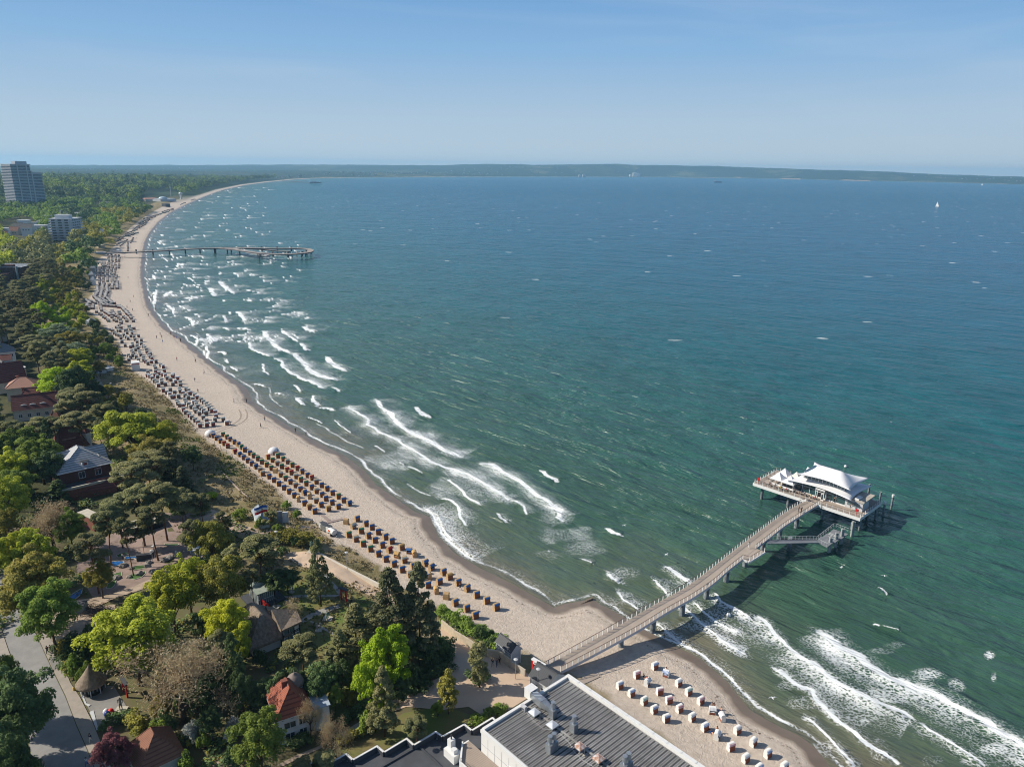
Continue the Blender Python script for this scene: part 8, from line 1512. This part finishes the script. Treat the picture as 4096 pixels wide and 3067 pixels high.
# flag on its pole, upwind of the hut
fq = P(1077, 2122, 3.3); fg = empty('flag_pole', (fq.x, fq.y, gz(fq.x, fq.y)), 0, 'pole flying a blue white and red banner with small crest', 'flag'); Hf = 6.2; MB().bar((0, 0, 0), (0, 0, Hf), .05, 6).build('pole', white, fg)
n = 14; V, Fq, Mi_ = [], [], []; Lf, Hh = 3.4, 2.0
for j in range(7):
    for i in range(n + 1): s = i / n; V.append((-Lf * s * .97, .22 * math.sin(s * 7) * s - .5 * s, Hf - .1 - Hh * j / 6 - .75 * s * s + .1 * math.sin(s * 6)))
for j in range(6):
    for i in range(n): a = j * (n + 1) + i; Fq.append((a, a + 1, a + n + 2, a + n + 1)); Mi_.append(j // 2)
me = np_mesh('cloth', np.array(V), np.array(Fq), [mat('flag_blue', (.02, .10, .40), .7), mat('flag_white', (.75, .75, .75), .7), mat('flag_red', (.5, .01, .02), .7)], True, Mi_); fo = link('cloth', me, fg)
i_ = 3 * (n + 1) + 6; cc = V[i_]; MB().lathe((0, 0, 0), [(.32, -.02), (.32, .02)], 8).build('crest', mat('crest_gold', (.45, .25, .08), .7), fo); fo.children[0].location = cc; fo.children[0].rotation_euler = (math.pi / 2, 0, .15)
fq = Z1(886, 812, 3); f2 = empty('flag_pole', (fq.x, fq.y, gz(fq.x, fq.y)), 0, 'white flag on a pole above the cream cafe by the far pier', 'flag'); MB().bar((0, 0, 0), (0, 0, 16), .2, 5).build('pole', white, f2); MB().box((1.6, 0, 11.5), (3.2, .12, 4)).build('cloth', white, f2)
# waste skips by the boardwalk
BN = zc(1270, 2070, 20.1)
for i, (x_, y_, lb) in enumerate(((430, 620, 'white topped grey container beside the boardwalk end'), (560, 760, 'grey container second from the boardwalk end'), (880, 860, 'pale container with red mark near the wheels'))):
    p = BN(x_, y_, 3.0); t = empty('beach_container', (p.x, p.y, gz(p.x, p.y)), -.6, lb, 'container', 'containers by the boardwalk'); MB().box((0, 0, .2), (1.7, 1.3, 1.5)).build('body', [mat('container_white', (.62, .64, .62), .5), steel, bpy.data.materials.get('container_white') or white][i], t); MB().box((0, .1, 1.7), (1.75, 1.2, .1)).build('lid', dgrey, t); MB().bar((-.6, -.7, .2), (-.6, .7, .2), .2, 8).bar((.6, -.7, .2), (.6, .7, .2), .2, 8).build('wheel', black, t)
p = BN(1180, 1180, 2.8); t = empty('tank_trailer', (p.x, p.y, gz(p.x, p.y)), -.75, 'white rounded tank trailer with red mark beside the containers', 'trailer'); MB().bar((-1.1, 0, 1.1), (1.1, 0, 1.1), .75, 12).build('tank', white, t); MB().bar((.5, -.85, .4), (.5, .85, .4), .38, 10).build('wheel', black, t); MB().box((-.4, -.7, 1.1), (.8, .1, .5)).build('red_mark', mat('orange_red', (.6, .12, .05), .6), t); MB().bar((1.1, 0, .5), (2.2, 0, .4), .06, 5).build('drawbar', steel, t)
# playground frames behind the flag hut
for x_, y_, lb, m in ((910, 430, 'tall grey blue slide frame beside the flag hut', grey), (960, 420, 'white sail shaped play frame right of the slide', white)):
    p = Z4(x_, y_, 3.3); t = empty('play_frame', (p.x, p.y, gz(p.x, p.y)), .2, lb, 'play frame'); MB().prism([(-.7, -.2), (.7, -.2), (.7, .2), (-.7, .2)], 0, 3.2).build('panel', m, t); MB().bar((-.7, -.9, 0), (-.6, 0, 3.2), .08, 4).bar((.7, -.9, 0), (.6, 0, 3.2), .08, 4).build('strut', steel, t)
# red gates and sculptures of the garden
def torii(pa, pb, zb, hh_, label):
    o, a, W = rect(pa, pb); t = empty('red_gate', (pa.x, pa.y, gz(pa.x, pa.y)), a, label, 'gate', 'red wooden garden gates'); MB().box((0, 0, 0), (.28, .28, hh_)).build('post', red, t); MB().box((W, 0, 0), (.28, .28, hh_)).build('post', red, t); MB().box((W / 2, 0, hh_ - .6), (W + .3, .16, .2)).build('beam', red, t); MB().prism([(-.6, -.35), (W + .6, -.35), (W + .6, .35), (-.6, .35)], hh_, hh_ + .18).build('roof', dgrey, t)
torii(Z4(1440, 1085, 3.3), Z4(1480, 1098, 3.3), 3.3, 2.9, 'red wooden garden gate on the lawn path towards the promenade'); torii(Z5(1228, 905, 3.3), Z5(1268, 965, 3.3), 3.3, 2.9, 'red wooden garden gate beside the roadside plaza')
q = TH(740, 130, 4.2); t = empty('red_screen', (q.x, q.y, gz(q.x, q.y)), -.75, 'bright red panel screen between glass pavilion and thatched house', 'screen'); MB().box((0, 0, 0), (3.2, .12, 1.7)).build('panel', mat('bright_red', (.62, .03, .02), .5), t)
def statue(p, kind, label, m, s=1.0):
    z_ = gz(p.x, p.y); t = empty('statue', (p.x, p.y, z_), rng.uniform(-.5, .5), label, 'statue'); MB().box((0, 0, 0), (1.5 * s, 1.2 * s, .3)).build('plinth', stone, t)
    for i, dx in enumerate((-.4, .4) if kind == 'pair' else (0,)):
        me, reg, hd = PB['sit' if kind == 'sit' else 'stand']; me = me.copy(); me.materials.clear(); me.materials.append(m); [setattr(pp_, 'material_index', 0) for pp_ in me.polygons]; o_ = link('figure', me, t); o_.location = (dx, 0, .3 if kind != 'sit' else -.05); o_.scale = (s * 1.3, s * 1.3, s * 1.15)
statue(Z4(1318, 1245, 3.3), 'sit', 'green bronze seated figure on the lawn', bronze, 1.3); statue(Z4(1242, 1345, 3.3), 'pair', 'pair of pale stone figures side by side on the lawn', stone, .9); statue(Z4(1008, 1025, 3.3), 'pair', 'small pale stone figures on the upper lawn', stone, .7); statue(Z4(1185, 690, 3.3), 'stand', 'weathered bronze figure at the promenade corner', bronze, 1.5); statue(Z5(1205, 1095, 3.3), 'stand', 'dark weathered figure on the roadside plaza', bpy.data.materials['boulder'], 1.3); statue(Z4(872, 1145, 3.3), 'stand', 'dark slender figure beside the thatched house terrace', dgrey, 1.1); statue(Z4(1290, 1010, 3.3), 'sit', 'pale seated figure below the lone dark pine', stone, .9)
p = Z5(1075, 1135, 3.4)
for dx, dy, m, lb in ((-.45, .25, white, 'white ball of the three big balls on the plaza'), (.35, .3, bpy.data.materials['bright_red'], 'red ball of the three big balls on the plaza'), (0, -.3, mat('navy_ball', (.03, .05, .2), .4), 'navy ball of the three big balls on the plaza')):
    q = MB().lathe((0, 0, 0), [(.05, 0), (.3, .06), (.48, .25), (.52, .5), (.45, .75), (.25, .95), (.04, 1.0)], 12).build('plaza_ball', m, None, True); q.location = (p.x + dx, p.y + dy, gz(p.x, p.y) + .08); tag(q, lb, 'ball', 'big balls on the plaza')
p = Z5(735, 895, 3.4); t = empty('fire_hydrant', (p.x, p.y, gz(p.x, p.y) + .1), 0, 'small yellow hydrant on the pavement by the thatched pavilion', 'hydrant'); MB().lathe((0, 0, 0), [(.2, 0), (.16, .5), (.2, .6), (.05, .75)], 8).build('body', mat('yellow_paint', (.6, .4, .03), .6), t)
# container and heap on the playground
p = Z3(675, 960, 3.3); t = empty('site_container', (p.x, p.y, gz(p.x, p.y)), .15, 'small green grey container beside the heap of branches', 'container'); MB().box((0, 0, 0), (3.4, 2, 1.9)).build('body', mat('grey_green', (.2, .24, .22), .6), t); MB().box((0, 0, 1.9), (3.5, 2.1, .1)).build('lid', dgrey, t)
mb = MB(); p = Z3(820, 960, 3.3)
for i in range(260): a = Vector((rng.normal() * 3.0, rng.normal() * 1.3, abs(rng.normal()) * .6)); mb.bar(a, a + Vector((rng.normal(), rng.normal() * .6, rng.normal() * .3)), .05, 3)
br = mb.build('branch_heap', mat('cut_branches', (.09, .06, .05), .95)); br.location = (p.x, p.y, gz(p.x, p.y)); tag(br, 'dark heap of cut branches on the playground sand', 'heap')
# mini golf building, kiosk roof, toy ship
mg, W, D, h, r, rf = house('mini_golf_building', 'dark brick flat building in the pines behind the mini golf', Z3(800, 165, 6.8), Z3(880, 135, 6.8), 7, 6.8, 7.0, 'flat', brick_r, stone, .15, cat='building'); mk, W, D, h, r, rf = house('open_shelter', 'long dark open shelter roof among the pine trunks', Z3(1130, 245, 5.6), Z3(1400, 180, 5.6), 4, 5.6, 5.9, 'flat', black, stone, .3, cat='shelter'); house('ticket_kiosk', 'pale striped roof of the mini golf kiosk', Z3(1655, 440, 5.6), Z3(1725, 420, 5.6), 2.6, 5.6, 6.0, 'gable_x', lgrey, mat('pale_roof', (.55, .57, .56), .6), .3, cat='kiosk')
p = ZM(1180, 430, 3.5); t = empty('toy_ship', (p.x, p.y, gz(p.x, p.y)), .6, 'dark toy ship hull beside the blue pool', 'toy ship'); mb = MB(); mb.prism([(-1.8, -.5), (1.2, -.6), (2.4, 0), (1.2, .6), (-1.8, .5)], 0, [1.6, 1.0, 1.6, 1.0, 1.6]); mb.build('hull', dgrey, t); MB().bar((0, 0, 1), (0, 0, 4.5), .07, 5).build('mast', wood, t)
p = ZM(1380, 975, 3.4)
for dx, lb in ((-.9, 'dark bicycle leaning at the left on the path edge'), (.9, 'dark bicycle leaning at the right on the path edge')):
    t = empty('bicycle', (p.x + dx, p.y + .2 * dx, gz(p.x, p.y) + .1), .35, lb, 'bicycle', 'bicycles on the path edge'); mb = MB()
    for cx in (-.5, .5):
        for k in range(12): a0, a1 = 2 * math.pi * k / 12, 2 * math.pi * (k + 1) / 12; mb.bar((cx + .34 * math.cos(a0), 0, .36 + .34 * math.sin(a0)), (cx + .34 * math.cos(a1), 0, .36 + .34 * math.sin(a1)), .025, 3)
    mb.build('wheel', black, t); mb = MB(); [mb.bar(a, b, .025, 4) for a, b in (((-.5, 0, .36), (-.15, 0, .85)), ((-.15, 0, .85), (.4, 0, .85)), ((.4, 0, .95), (.5, 0, .36)), ((-.5, 0, .36), (0, 0, .36)), ((0, 0, .36), (.4, 0, .82)), ((0, 0, .36), (-.15, 0, .95)), ((.38, -.25, 1.0), (.38, .25, 1.0)))]; mb.build('frame', steel, t); MB().box((-.15, 0, .95), (.24, .12, .06)).build('saddle', black, t)
# hedges
def hedge(label, conv, pts, w_, h_, leaf='D', z=3.3):
    q = resamp([conv(x, y, z) for x, y in pts], 24); cen = []; L_ = sum((q[i + 1] - q[i]).length for i in range(23)); n_ = int(L_ * w_ * 2.2) + 8
    for i in range(n_): k = rng.uniform(0, 22.99); p = q[int(k)].lerp(q[int(k) + 1], k % 1); cen.append((p.x - q[0].x + rng.normal() * w_ * .28, p.y - q[0].y + rng.normal() * w_ * .28, h_ * rng.uniform(.25, .85)))
    v, f = clumps(np.array(cen), [.55 + .25 * h_ * .5] * len(cen), .8, 95, .24, rng); o_ = link('hedge', np_mesh('hedge', v, f, [LM[leaf]]), None, (q[0].x, q[0].y, gz(q[0].x, q[0].y))); return tag(o_, label, 'hedge')
hedge('dense dark hedge along the playground edge beside the pavement', Z5, [(690, 470), (700, 560), (740, 660), (790, 770)], 3.4, 3.2, 'D'); hedge('light green bamboo like hedge facing the pavement', Z5, [(650, 490), (660, 600), (700, 700), (750, 790)], 1.6, 3.0, 'O'); hedge('clipped dark hedge below the plaza', Z5, [(1000, 1310), (1120, 1240), (1260, 1190), (1330, 1170)], 1.6, 1.6, 'D'); hedge('bright hedge beside the copper tree', Z5, [(1280, 1180), (1400, 1290), (1380, 1360)], 1.8, 2.2, 'O')
hedge('low hedge along the villa garden path', Z6, [(1290, 1240), (1400, 1150), (1520, 1100)], 1.2, 1.2, 'D'); hedge('dark hedge below the white villa', Z6, [(740, 1490), (880, 1440), (960, 1400)], 1.6, 1.6, 'D'); hedge('hedge along the slab path by the zigzag roof', Z6, [(1260, 1430), (1400, 1380), (1540, 1290)], 1.2, 1.4, 'O'); hedge('green scrub strip below the retaining wall on the beach side', Z7, [(300, 90), (420, 190), (560, 270), (700, 330), (820, 420), (850, 460)], 3.4, 1.8, 'G', 2.6)
hedge('dark planted island around the slim tree on the square', Z7, [(590, 760), (660, 800), (740, 790)], 2.6, 1.5, 'D'); hedge('rim of dark scrub under the tall pines by the square', Z7, [(330, 470), (300, 600), (200, 740), (60, 830), (-150, 920)], 4.5, 1.8, 'D'); hedge('low scrub beside the zigzag roof', Z7, [(600, 1230), (720, 1180), (840, 1130), (920, 1100)], 1.8, 1.2, 'G'); hedge('scrub strip between promenade and beach', Z4, [(900, 560), (1080, 580), (1220, 640)], 5, 1.2, 'O')
# dune grass: a sheet of tufts
gr_pts = []
bp = np.array([(p.x, p.y) for p in back]); tot = 0
C_ = rng.uniform((-210, 118), (10, 560), (120000, 2)); d, s_, _ = seg_dist(C_[:, 0], C_[:, 1], bp); ld = land_d(C_[:, 0], C_[:, 1]); m = (s_ > 0) & (d < 30) & (ld > 5) & (d > -1); C_ = C_[m]; d = d[m]
k = rng.random(len(C_)) < np.clip(1.25 - d / 30, 0, 1) * (vnoise(C_[:, 0] / 4, C_[:, 1] / 4, 3) > .3) * np.where(C_[:, 1] > 300, .5, 1); C_ = C_[k]
promx = [(p.x, p.y) for p in S(Z4, [(840, 668), (1150, 690), (1230, 655), (1500, 790), (1830, 965), (2000, 1120), (1720, 1060), (1340, 880), (960, 740)])]; sqx = [(p.x, p.y) for p in S(Z7, [(300, 205), (600, 440), (960, 640), (1400, 700), (1400, 900), (960, 1090), (560, 1060), (0, 1060), (330, 740), (340, 480)])]
k = ~inside(C_[:, 0], C_[:, 1], promx) & ~inside(C_[:, 0], C_[:, 1], sqx) & (C_[:, 1] > 150) | ((C_[:, 1] <= 150) & (C_[:, 0] < -25)); C_ = C_[k][:26000]
h = ground_h(C_[:, 0], C_[:, 1]); n_ = len(C_); print('tufts', n_)
c3 = np.repeat(np.stack([C_[:, 0], C_[:, 1], h + .22], 1), 3, 0) + rng.normal(size=(n_ * 3, 3)) * np.array([.3, .3, .05]); nm_ = rng.normal(size=(n_ * 3, 3)) * np.array([1, 1, .45]) + np.array([0, 0, .3]); v, f = quads(c3, nm_, .42 * (.6 + .8 * rng.random(n_ * 3)), rng, 1.3)
mi_ = (np.repeat(vnoise(C_[:, 0] / 11, C_[:, 1] / 11, 8), 3) > .72).astype(int)
tag(link('dune_grass', np_mesh('dune_grass', v, f, [leaf_mat('marram', (.17, .135, .065), (.34, .28, .15), .0, .2), leaf_mat('dune_scrub', (.07, .10, .02), (.16, .19, .045), .0, .2)], mi=mi_)), 'brown and green marram grass covering the dunes', 'dune grass', kind='stuff')
# undergrowth beneath the park trees
uz = [p for p in (PF(-140, 1760, 3), PF(-140, 1090, 3), PF(260, 880, 3), PF(330, 905, 3), PF(470, 1080, 3), PF(600, 1200, 3), PF(840, 1320, 3), PF(930, 1420, 3), PF(840, 1560, 3), PF(560, 1760, 3))]
C_ = rng.uniform((-200, 70), (20, 330), (9000, 2)); C_ = C_[inside(C_[:, 0], C_[:, 1], [(p.x, p.y) for p in uz])]
px = np.array([qpix(a, b, 3.3) for a, b in C_]); ok = np.ones(len(C_), bool)
for kx, ky, kr in ((310, 1180, 135), (700, 1330, 110), (110, 1400, 75), (60, 1440, 95), (130, 1560, 110), (220, 1530, 65), (170, 1350, 60), (590, 1370, 45), (575, 1280, 45), (600, 1530, 45), (330, 1625, 45), (720, 1520, 50), (650, 1210, 70), (170, 1010, 45), (880, 1590, 60), (700, 1590, 35), (320, 1265, 55), (230, 1310, 60), (560, 1130, 40), (480, 1100, 40)): ok &= ((px[:, 0] - kx) ** 2 + (px[:, 1] - ky) ** 2) > kr * kr
C_ = C_[ok & (vnoise(C_[:, 0] / 7, C_[:, 1] / 7, 11) > .42)][:2200]; d, s_, _ = seg_dist(C_[:, 0], C_[:, 1], bp); C_ = C_[(s_ > 0) & (d > 10)]; print('undergrowth', len(C_))
cen = np.stack([C_[:, 0], C_[:, 1], ground_h(C_[:, 0], C_[:, 1]) + .5], 1); v, f = clumps(cen, list(rng.uniform(.8, 1.7, len(cen))), .7, 20, .42, rng)
tag(link('undergrowth', np_mesh('undergrowth', v, f, [LM['D'], LM['O']], mi=(rng.random(len(f)) > .75).astype(int))), 'dark undergrowth and brambles beneath the park trees', 'undergrowth', kind='stuff')
# groyne, buoys, gulls
p0, p1 = P(2368, 2390, .5), P(2230, 2440, .9); t = empty('groyne', (p0.x, p0.y, 0), 0, 'dark timber groyne stub at the water edge left of the pier', 'groyne'); mb = MB(); n = 16
for i in range(n): q = p0.lerp(p1, i / n) - p0; mb.box((q.x, q.y, -1.2), (.5, .5, 1.75 - .06 * i + .05 * math.sin(i * 4)), .3)
mb.build('pile_row', mat('wet_timber', (.17, .14, .11), .8), t)
for u, v, lb in ((2915, 2460, 'round white buoy in the foam right of the pier'), (3382, 1866, 'round white buoy behind the teahouse')):
    p = P(u, v, .2); q = MB().lathe((0, 0, -.4), [(.05, 0), (.4, .15), (.52, .5), (.4, .85), (.06, 1.0)], 10).build('buoy', white, None, True); q.location = (p.x, p.y, .2); tag(q, lb, 'buoy')
for u, v, sc_, lb in ((1159 * 1.85, 975 + 40, 2, ''),): pass
gullm = mat('gull_white', (.75, .75, .75), .7); gullg = mat('gull_grey', (.4, .42, .45), .7)
for i, (u, v, z_, lb) in enumerate(((2666, 2217, 12, 'largest gull with spread wings left of the pier'), (2196, 2204, 8, 'gull over the lacy foam at left'), (3090, 2790, 10, 'gull above the water beside the white baskets'), (2498, 2100, 10, 'small gull between foam and pier'), (3366, 2268, 8, 'gull flying below the landing stage'), (3538, 2302, 8, 'gull flying right of the landing stage'))):
    p = P(u, v, z_); t = empty('gull', p, rng.uniform(0, 6), lb, 'gull', 'gulls flying over the surf'); mb = MB(); mb.bar((0, -.25, 0), (0, .05, .02), .05, 6, 0, .1); mb.bar((0, .05, .02), (0, .42, 0), .1, 6, 0, .02); mb.bar((0, -.36, .02), (0, -.22, .01), .02, 5, 0, .06); mb.build('body', gullm, t)
    for sg in (-1, 1): w2 = MB(); w2.v = [(0, -.12, .03), (0, .12, .03), (sg * .4, -.16, .16), (sg * .42, .06, .15), (sg * .85, .1, .02), (sg * .5, -.08, .15)]; w2.f = [(0, 1, 3, 2), (2, 3, 4)]; w2.m = [0, 0]; w2.build('wing', gullg, t)
# ------------------------------------------------------------------ FAR THINGS
def pxs(x, y, z=0): return PF(x, y, z)
# cargo ship and sail boats
p = pxs(1551, 394.6); s = mpp(p); t = empty('cargo_ship', (p.x, p.y, 0), .05, 'small dark cargo ship far out near the opposite coast', 'ship'); L = 17 * s
MB().prism([(-L / 2, -L * .06), (L * .42, -L * .06), (L / 2, 0), (L * .42, L * .06), (-L / 2, L * .06)], 0, L * .11).build('hull', mat('ship_hull', (.03, .06, .10), .6), t); MB().box((-L * .33, 0, L * .11), (L * .14, L * .09, L * .16)).box((L * .1, 0, L * .11), (L * .5, L * .09, L * .03)).build('superstructure', white, t); MB().bar((L * .4, 0, L * .1), (L * .4, 0, L * .24), L * .006, 4).bar((-L * .33, 0, L * .2), (-L * .33, 0, L * .34), L * .006, 4).build('mast', lgrey, t)
def sail(x, y, hpx, lb):
    p = pxs(x, y); s = mpp(p) * hpx; t = empty('sailing_boat', (p.x, p.y, 0), -1.05, lb, 'sailing boat', 'sailing boats on the bay'); MB().prism([(-s * .3, -s * .07), (s * .2, -s * .08), (s * .4, 0), (s * .2, s * .08), (-s * .3, s * .07)], -s * .02, s * .09).build('hull', white, t); MB().bar((0, 0, 0), (0, 0, s), s * .012, 4).build('mast', lgrey, t)
    mb = MB(); mb.prism([(-s * .28, -s * .01), (0, -s * .012), (0, s * .012), (-s * .28, s * .01)], s * .14, [s * .16, s * .97, s * .97, s * .16]); mb.prism([(s * .02, -s * .01), (s * .33, 0), (s * .02, s * .01)], s * .1, [s * .85, s * .11, s * .85]); mb.build('sail', white, t)
sail(2024, 446.5, 11, 'white sailing boat on the right of the open bay'); sail(2121, 400.5, 5, 'tiny white sailing boat near the right hand coast')
# far pier head with white building near the opposite end of the beach
p0, p1 = pxs(610, 393), pxs(682, 397.4, 0); t = empty('distant_pier', (p0.x, p0.y, 0), 0, 'thin distant pier with small white pavilion off the far beach', 'pier'); d = p1 - p0; MB().bar((0, 0, 5), (d.x, d.y, 5), 2.2, 4).build('deck', dgrey, t); MB().box((d.x, d.y, 4), (60, 18, 4)).build('platform', dgrey, t); MB().box((d.x - 8, d.y, 8), (34, 10, 7)).build('pavilion', white, t)
# town along the far shore: small houses, one object per landmark, the row of far roofs as mass
tm = MB(); cols = [white, cream, tile_dk, lgrey, salmon]
def far_house(x, y, w_, h_, m_):
    p = pxs(x, y, 3); s = mpp(p); z_ = gz(p.x, p.y); tm.box((p.x, p.y, z_), (w_ * s, max(8, w_ * s * .6), h_ * s), 0, m_)
for i in range(230):
    x = rng.uniform(560, 1180); y = np.interp(x, [560, 600, 640, 690, 800, 950, 1180], [388, 386.5, 384.5, 382.6, 381.3, 380.2, 379.8]) - rng.uniform(0, 3.2); far_house(x, y, rng.uniform(.8, 2.6), rng.uniform(.7, 1.9), int(rng.choice([0, 0, 1, 2, 3, 4])))
for i in range(120): x = rng.uniform(1180, 2212); y = np.interp(x, [1180, 1450, 1560, 1700, 1900, 2212], [380, 380.8, 382.6, 385, 389, 396.6]) - rng.uniform(0, 2.6); far_house(x, y, rng.uniform(.8, 2.6), rng.uniform(.5, 1.3), int(rng.choice([0, 0, 1, 1, 3])))
for i in range(110): x = rng.uniform(100, 560); y = rng.uniform(368, 380); far_house(x, y, rng.uniform(.8, 2.0), rng.uniform(.5, .9), int(rng.choice([0, 1, 3])))
tag(tm.build('far_town', cols), 'tiny pale houses of the towns strung along the opposite shore', 'distant town', kind='stuff')
# beach strip cliff patches on the right coast
for x, w_, h_, lb, m in ((1262, 8, 5.5, 'left one of two pale grey slab blocks in the far town', lgrey), (1252, 5, 4.5, 'low grey block beside the slab block in the far town', lgrey), (1371, 9, 8, 'white stepped high block right at the far shore', white), (1379, 8, 6.5, 'white block joined to the stepped high block', white), (1362, 6, 4, 'low white block left of the stepped high block', white)):
    p = pxs(x, 381.6, 3); s = mpp(p); z_ = gz(p.x, p.y); t = empty('distant_block', (p.x, p.y, z_), 0, lb, 'distant block', 'high blocks on the opposite shore'); MB().box((0, 0, 0), (w_ * s * .9, 60, h_ * s)).build('wall', m, t); MB().box((0, 0, h_ * s), (w_ * s * .4, 30, .8 * s)).build('roof_plant', m, t)
for x, y, h_, lb in ((1326, 378, 23, 'tall lattice mast on the far ridge'), (1358, 380.5, 13, 'dark chimney beside the white high block'), (1186, 372, 14, 'transmitter mast on the skyline')):
    p = pxs(x, y, 20); s = mpp(p); z_ = gz(p.x, p.y); t = empty('distant_mast', (p.x, p.y, z_), 0, lb, 'mast'); MB().bar((0, 0, 0), (0, 0, h_ * s), .35 * s, 4, 0, .15 * s).build('shaft', dgrey if h_ == 13 else grey, t)
for i, (x, h_) in enumerate(((1458, 5), (1500, 5), (1513, 6), (1523, 5.5), (1533, 5), (1551, 5), (1646, 5), (1655, 5.5), (1664, 5), (1685, 6), (1696, 5.5), (1710, 5), (1740, 4), (1838, 4))):
    y = np.interp(x, [1400, 1550, 1700, 1850, 2000], [356, 358.6, 364.3, 368.2, 374.6]); ang = math.atan2(x - 1106, 1600 * .96); R_ = 13200; q = Vector((R_ * math.sin(ang), R_ * math.cos(ang), 0)); z_ = gz(q.x, q.y); s = R_ / 1600
    t = empty('wind_turbine', (q.x, q.y, z_), 0, f'white wind turbine on the far ridge, {ordw(i + 1)} from the left', 'wind turbine', 'wind turbines on the far ridge'); MB().bar((0, 0, -5), (0, 0, h_ * s), 2.4, 6, 0, 1.4).build('tower', white, t); mb = MB()
    for k in range(3): a_ = k * 2.094 + i; mb.bar((0, -3, h_ * s), (math.cos(a_) * h_ * s * .42, -3, h_ * s + math.sin(a_) * h_ * s * .42), 1.5, 4, 0, .4)
    mb.build('rotor', white, t)
# pale sand cliffs on the right coast
for x0, x1, y, hp_, lb in ((1570, 1600, 383.6, 2.2, 'pale sandy cliff patch left on the right hand coast'), (1690, 1730, 387, 2.6, 'pinkish sandy cliff in the middle of the right hand coast'), (1820, 1880, 390, 2.4, 'long pale sandy cliff farther right on the coast')):
    a, b = pxs(x0, y, 1), pxs(x1, y + (x1 - x0) * .03, 1); s = mpp(a); c = a; t = MB(); d = b - a; n = 10
    P_ = [((d * (i / n)).x, (d * (i / n)).y - 20 * math.sin(i)) for i in range(n + 1)]; pts = P_ + [(P_[-1][0], P_[-1][1] + 120), (P_[0][0], P_[0][1] + 120)]
    q = t.prism(pts, 0, [hp_ * s * (.6 + .4 * math.sin(i * 1.9) ** 2) for i in range(n + 1)] + [1, 1]).build('sandy_cliff', mat('cliff_sand', (.26, .21, .17), .9, noise=.2, scale=.01) if 'cliff_sand' not in bpy.data.materials else bpy.data.materials['cliff_sand']); q.location = (c.x, c.y, 0); tag(q, kind='structure')
# ------------------------------------------------------------------ air: closed box round the camera and the scene
hz = MB().box((0, 0, -6), (30800, 30800, 216))
ho = hz.build('haze', [], None); tag(ho, 'thin pale sea haze lying over the whole bay', 'haze', kind='stuff')
hm = bpy.data.materials.new('haze_air'); hm.use_nodes = True; n = hm.node_tree.nodes; n.clear()
vo = n.new('ShaderNodeVolumePrincipled'); vo.inputs['Color'].default_value = (.36, .70, 1, 1); vo.inputs['Density'].default_value = 6.4e-5; vo.inputs['Anisotropy'].default_value = .15
oo = n.new('ShaderNodeOutputMaterial'); hm.node_tree.links.new(vo.outputs[0], oo.inputs['Volume']); ho.data.materials.append(hm)
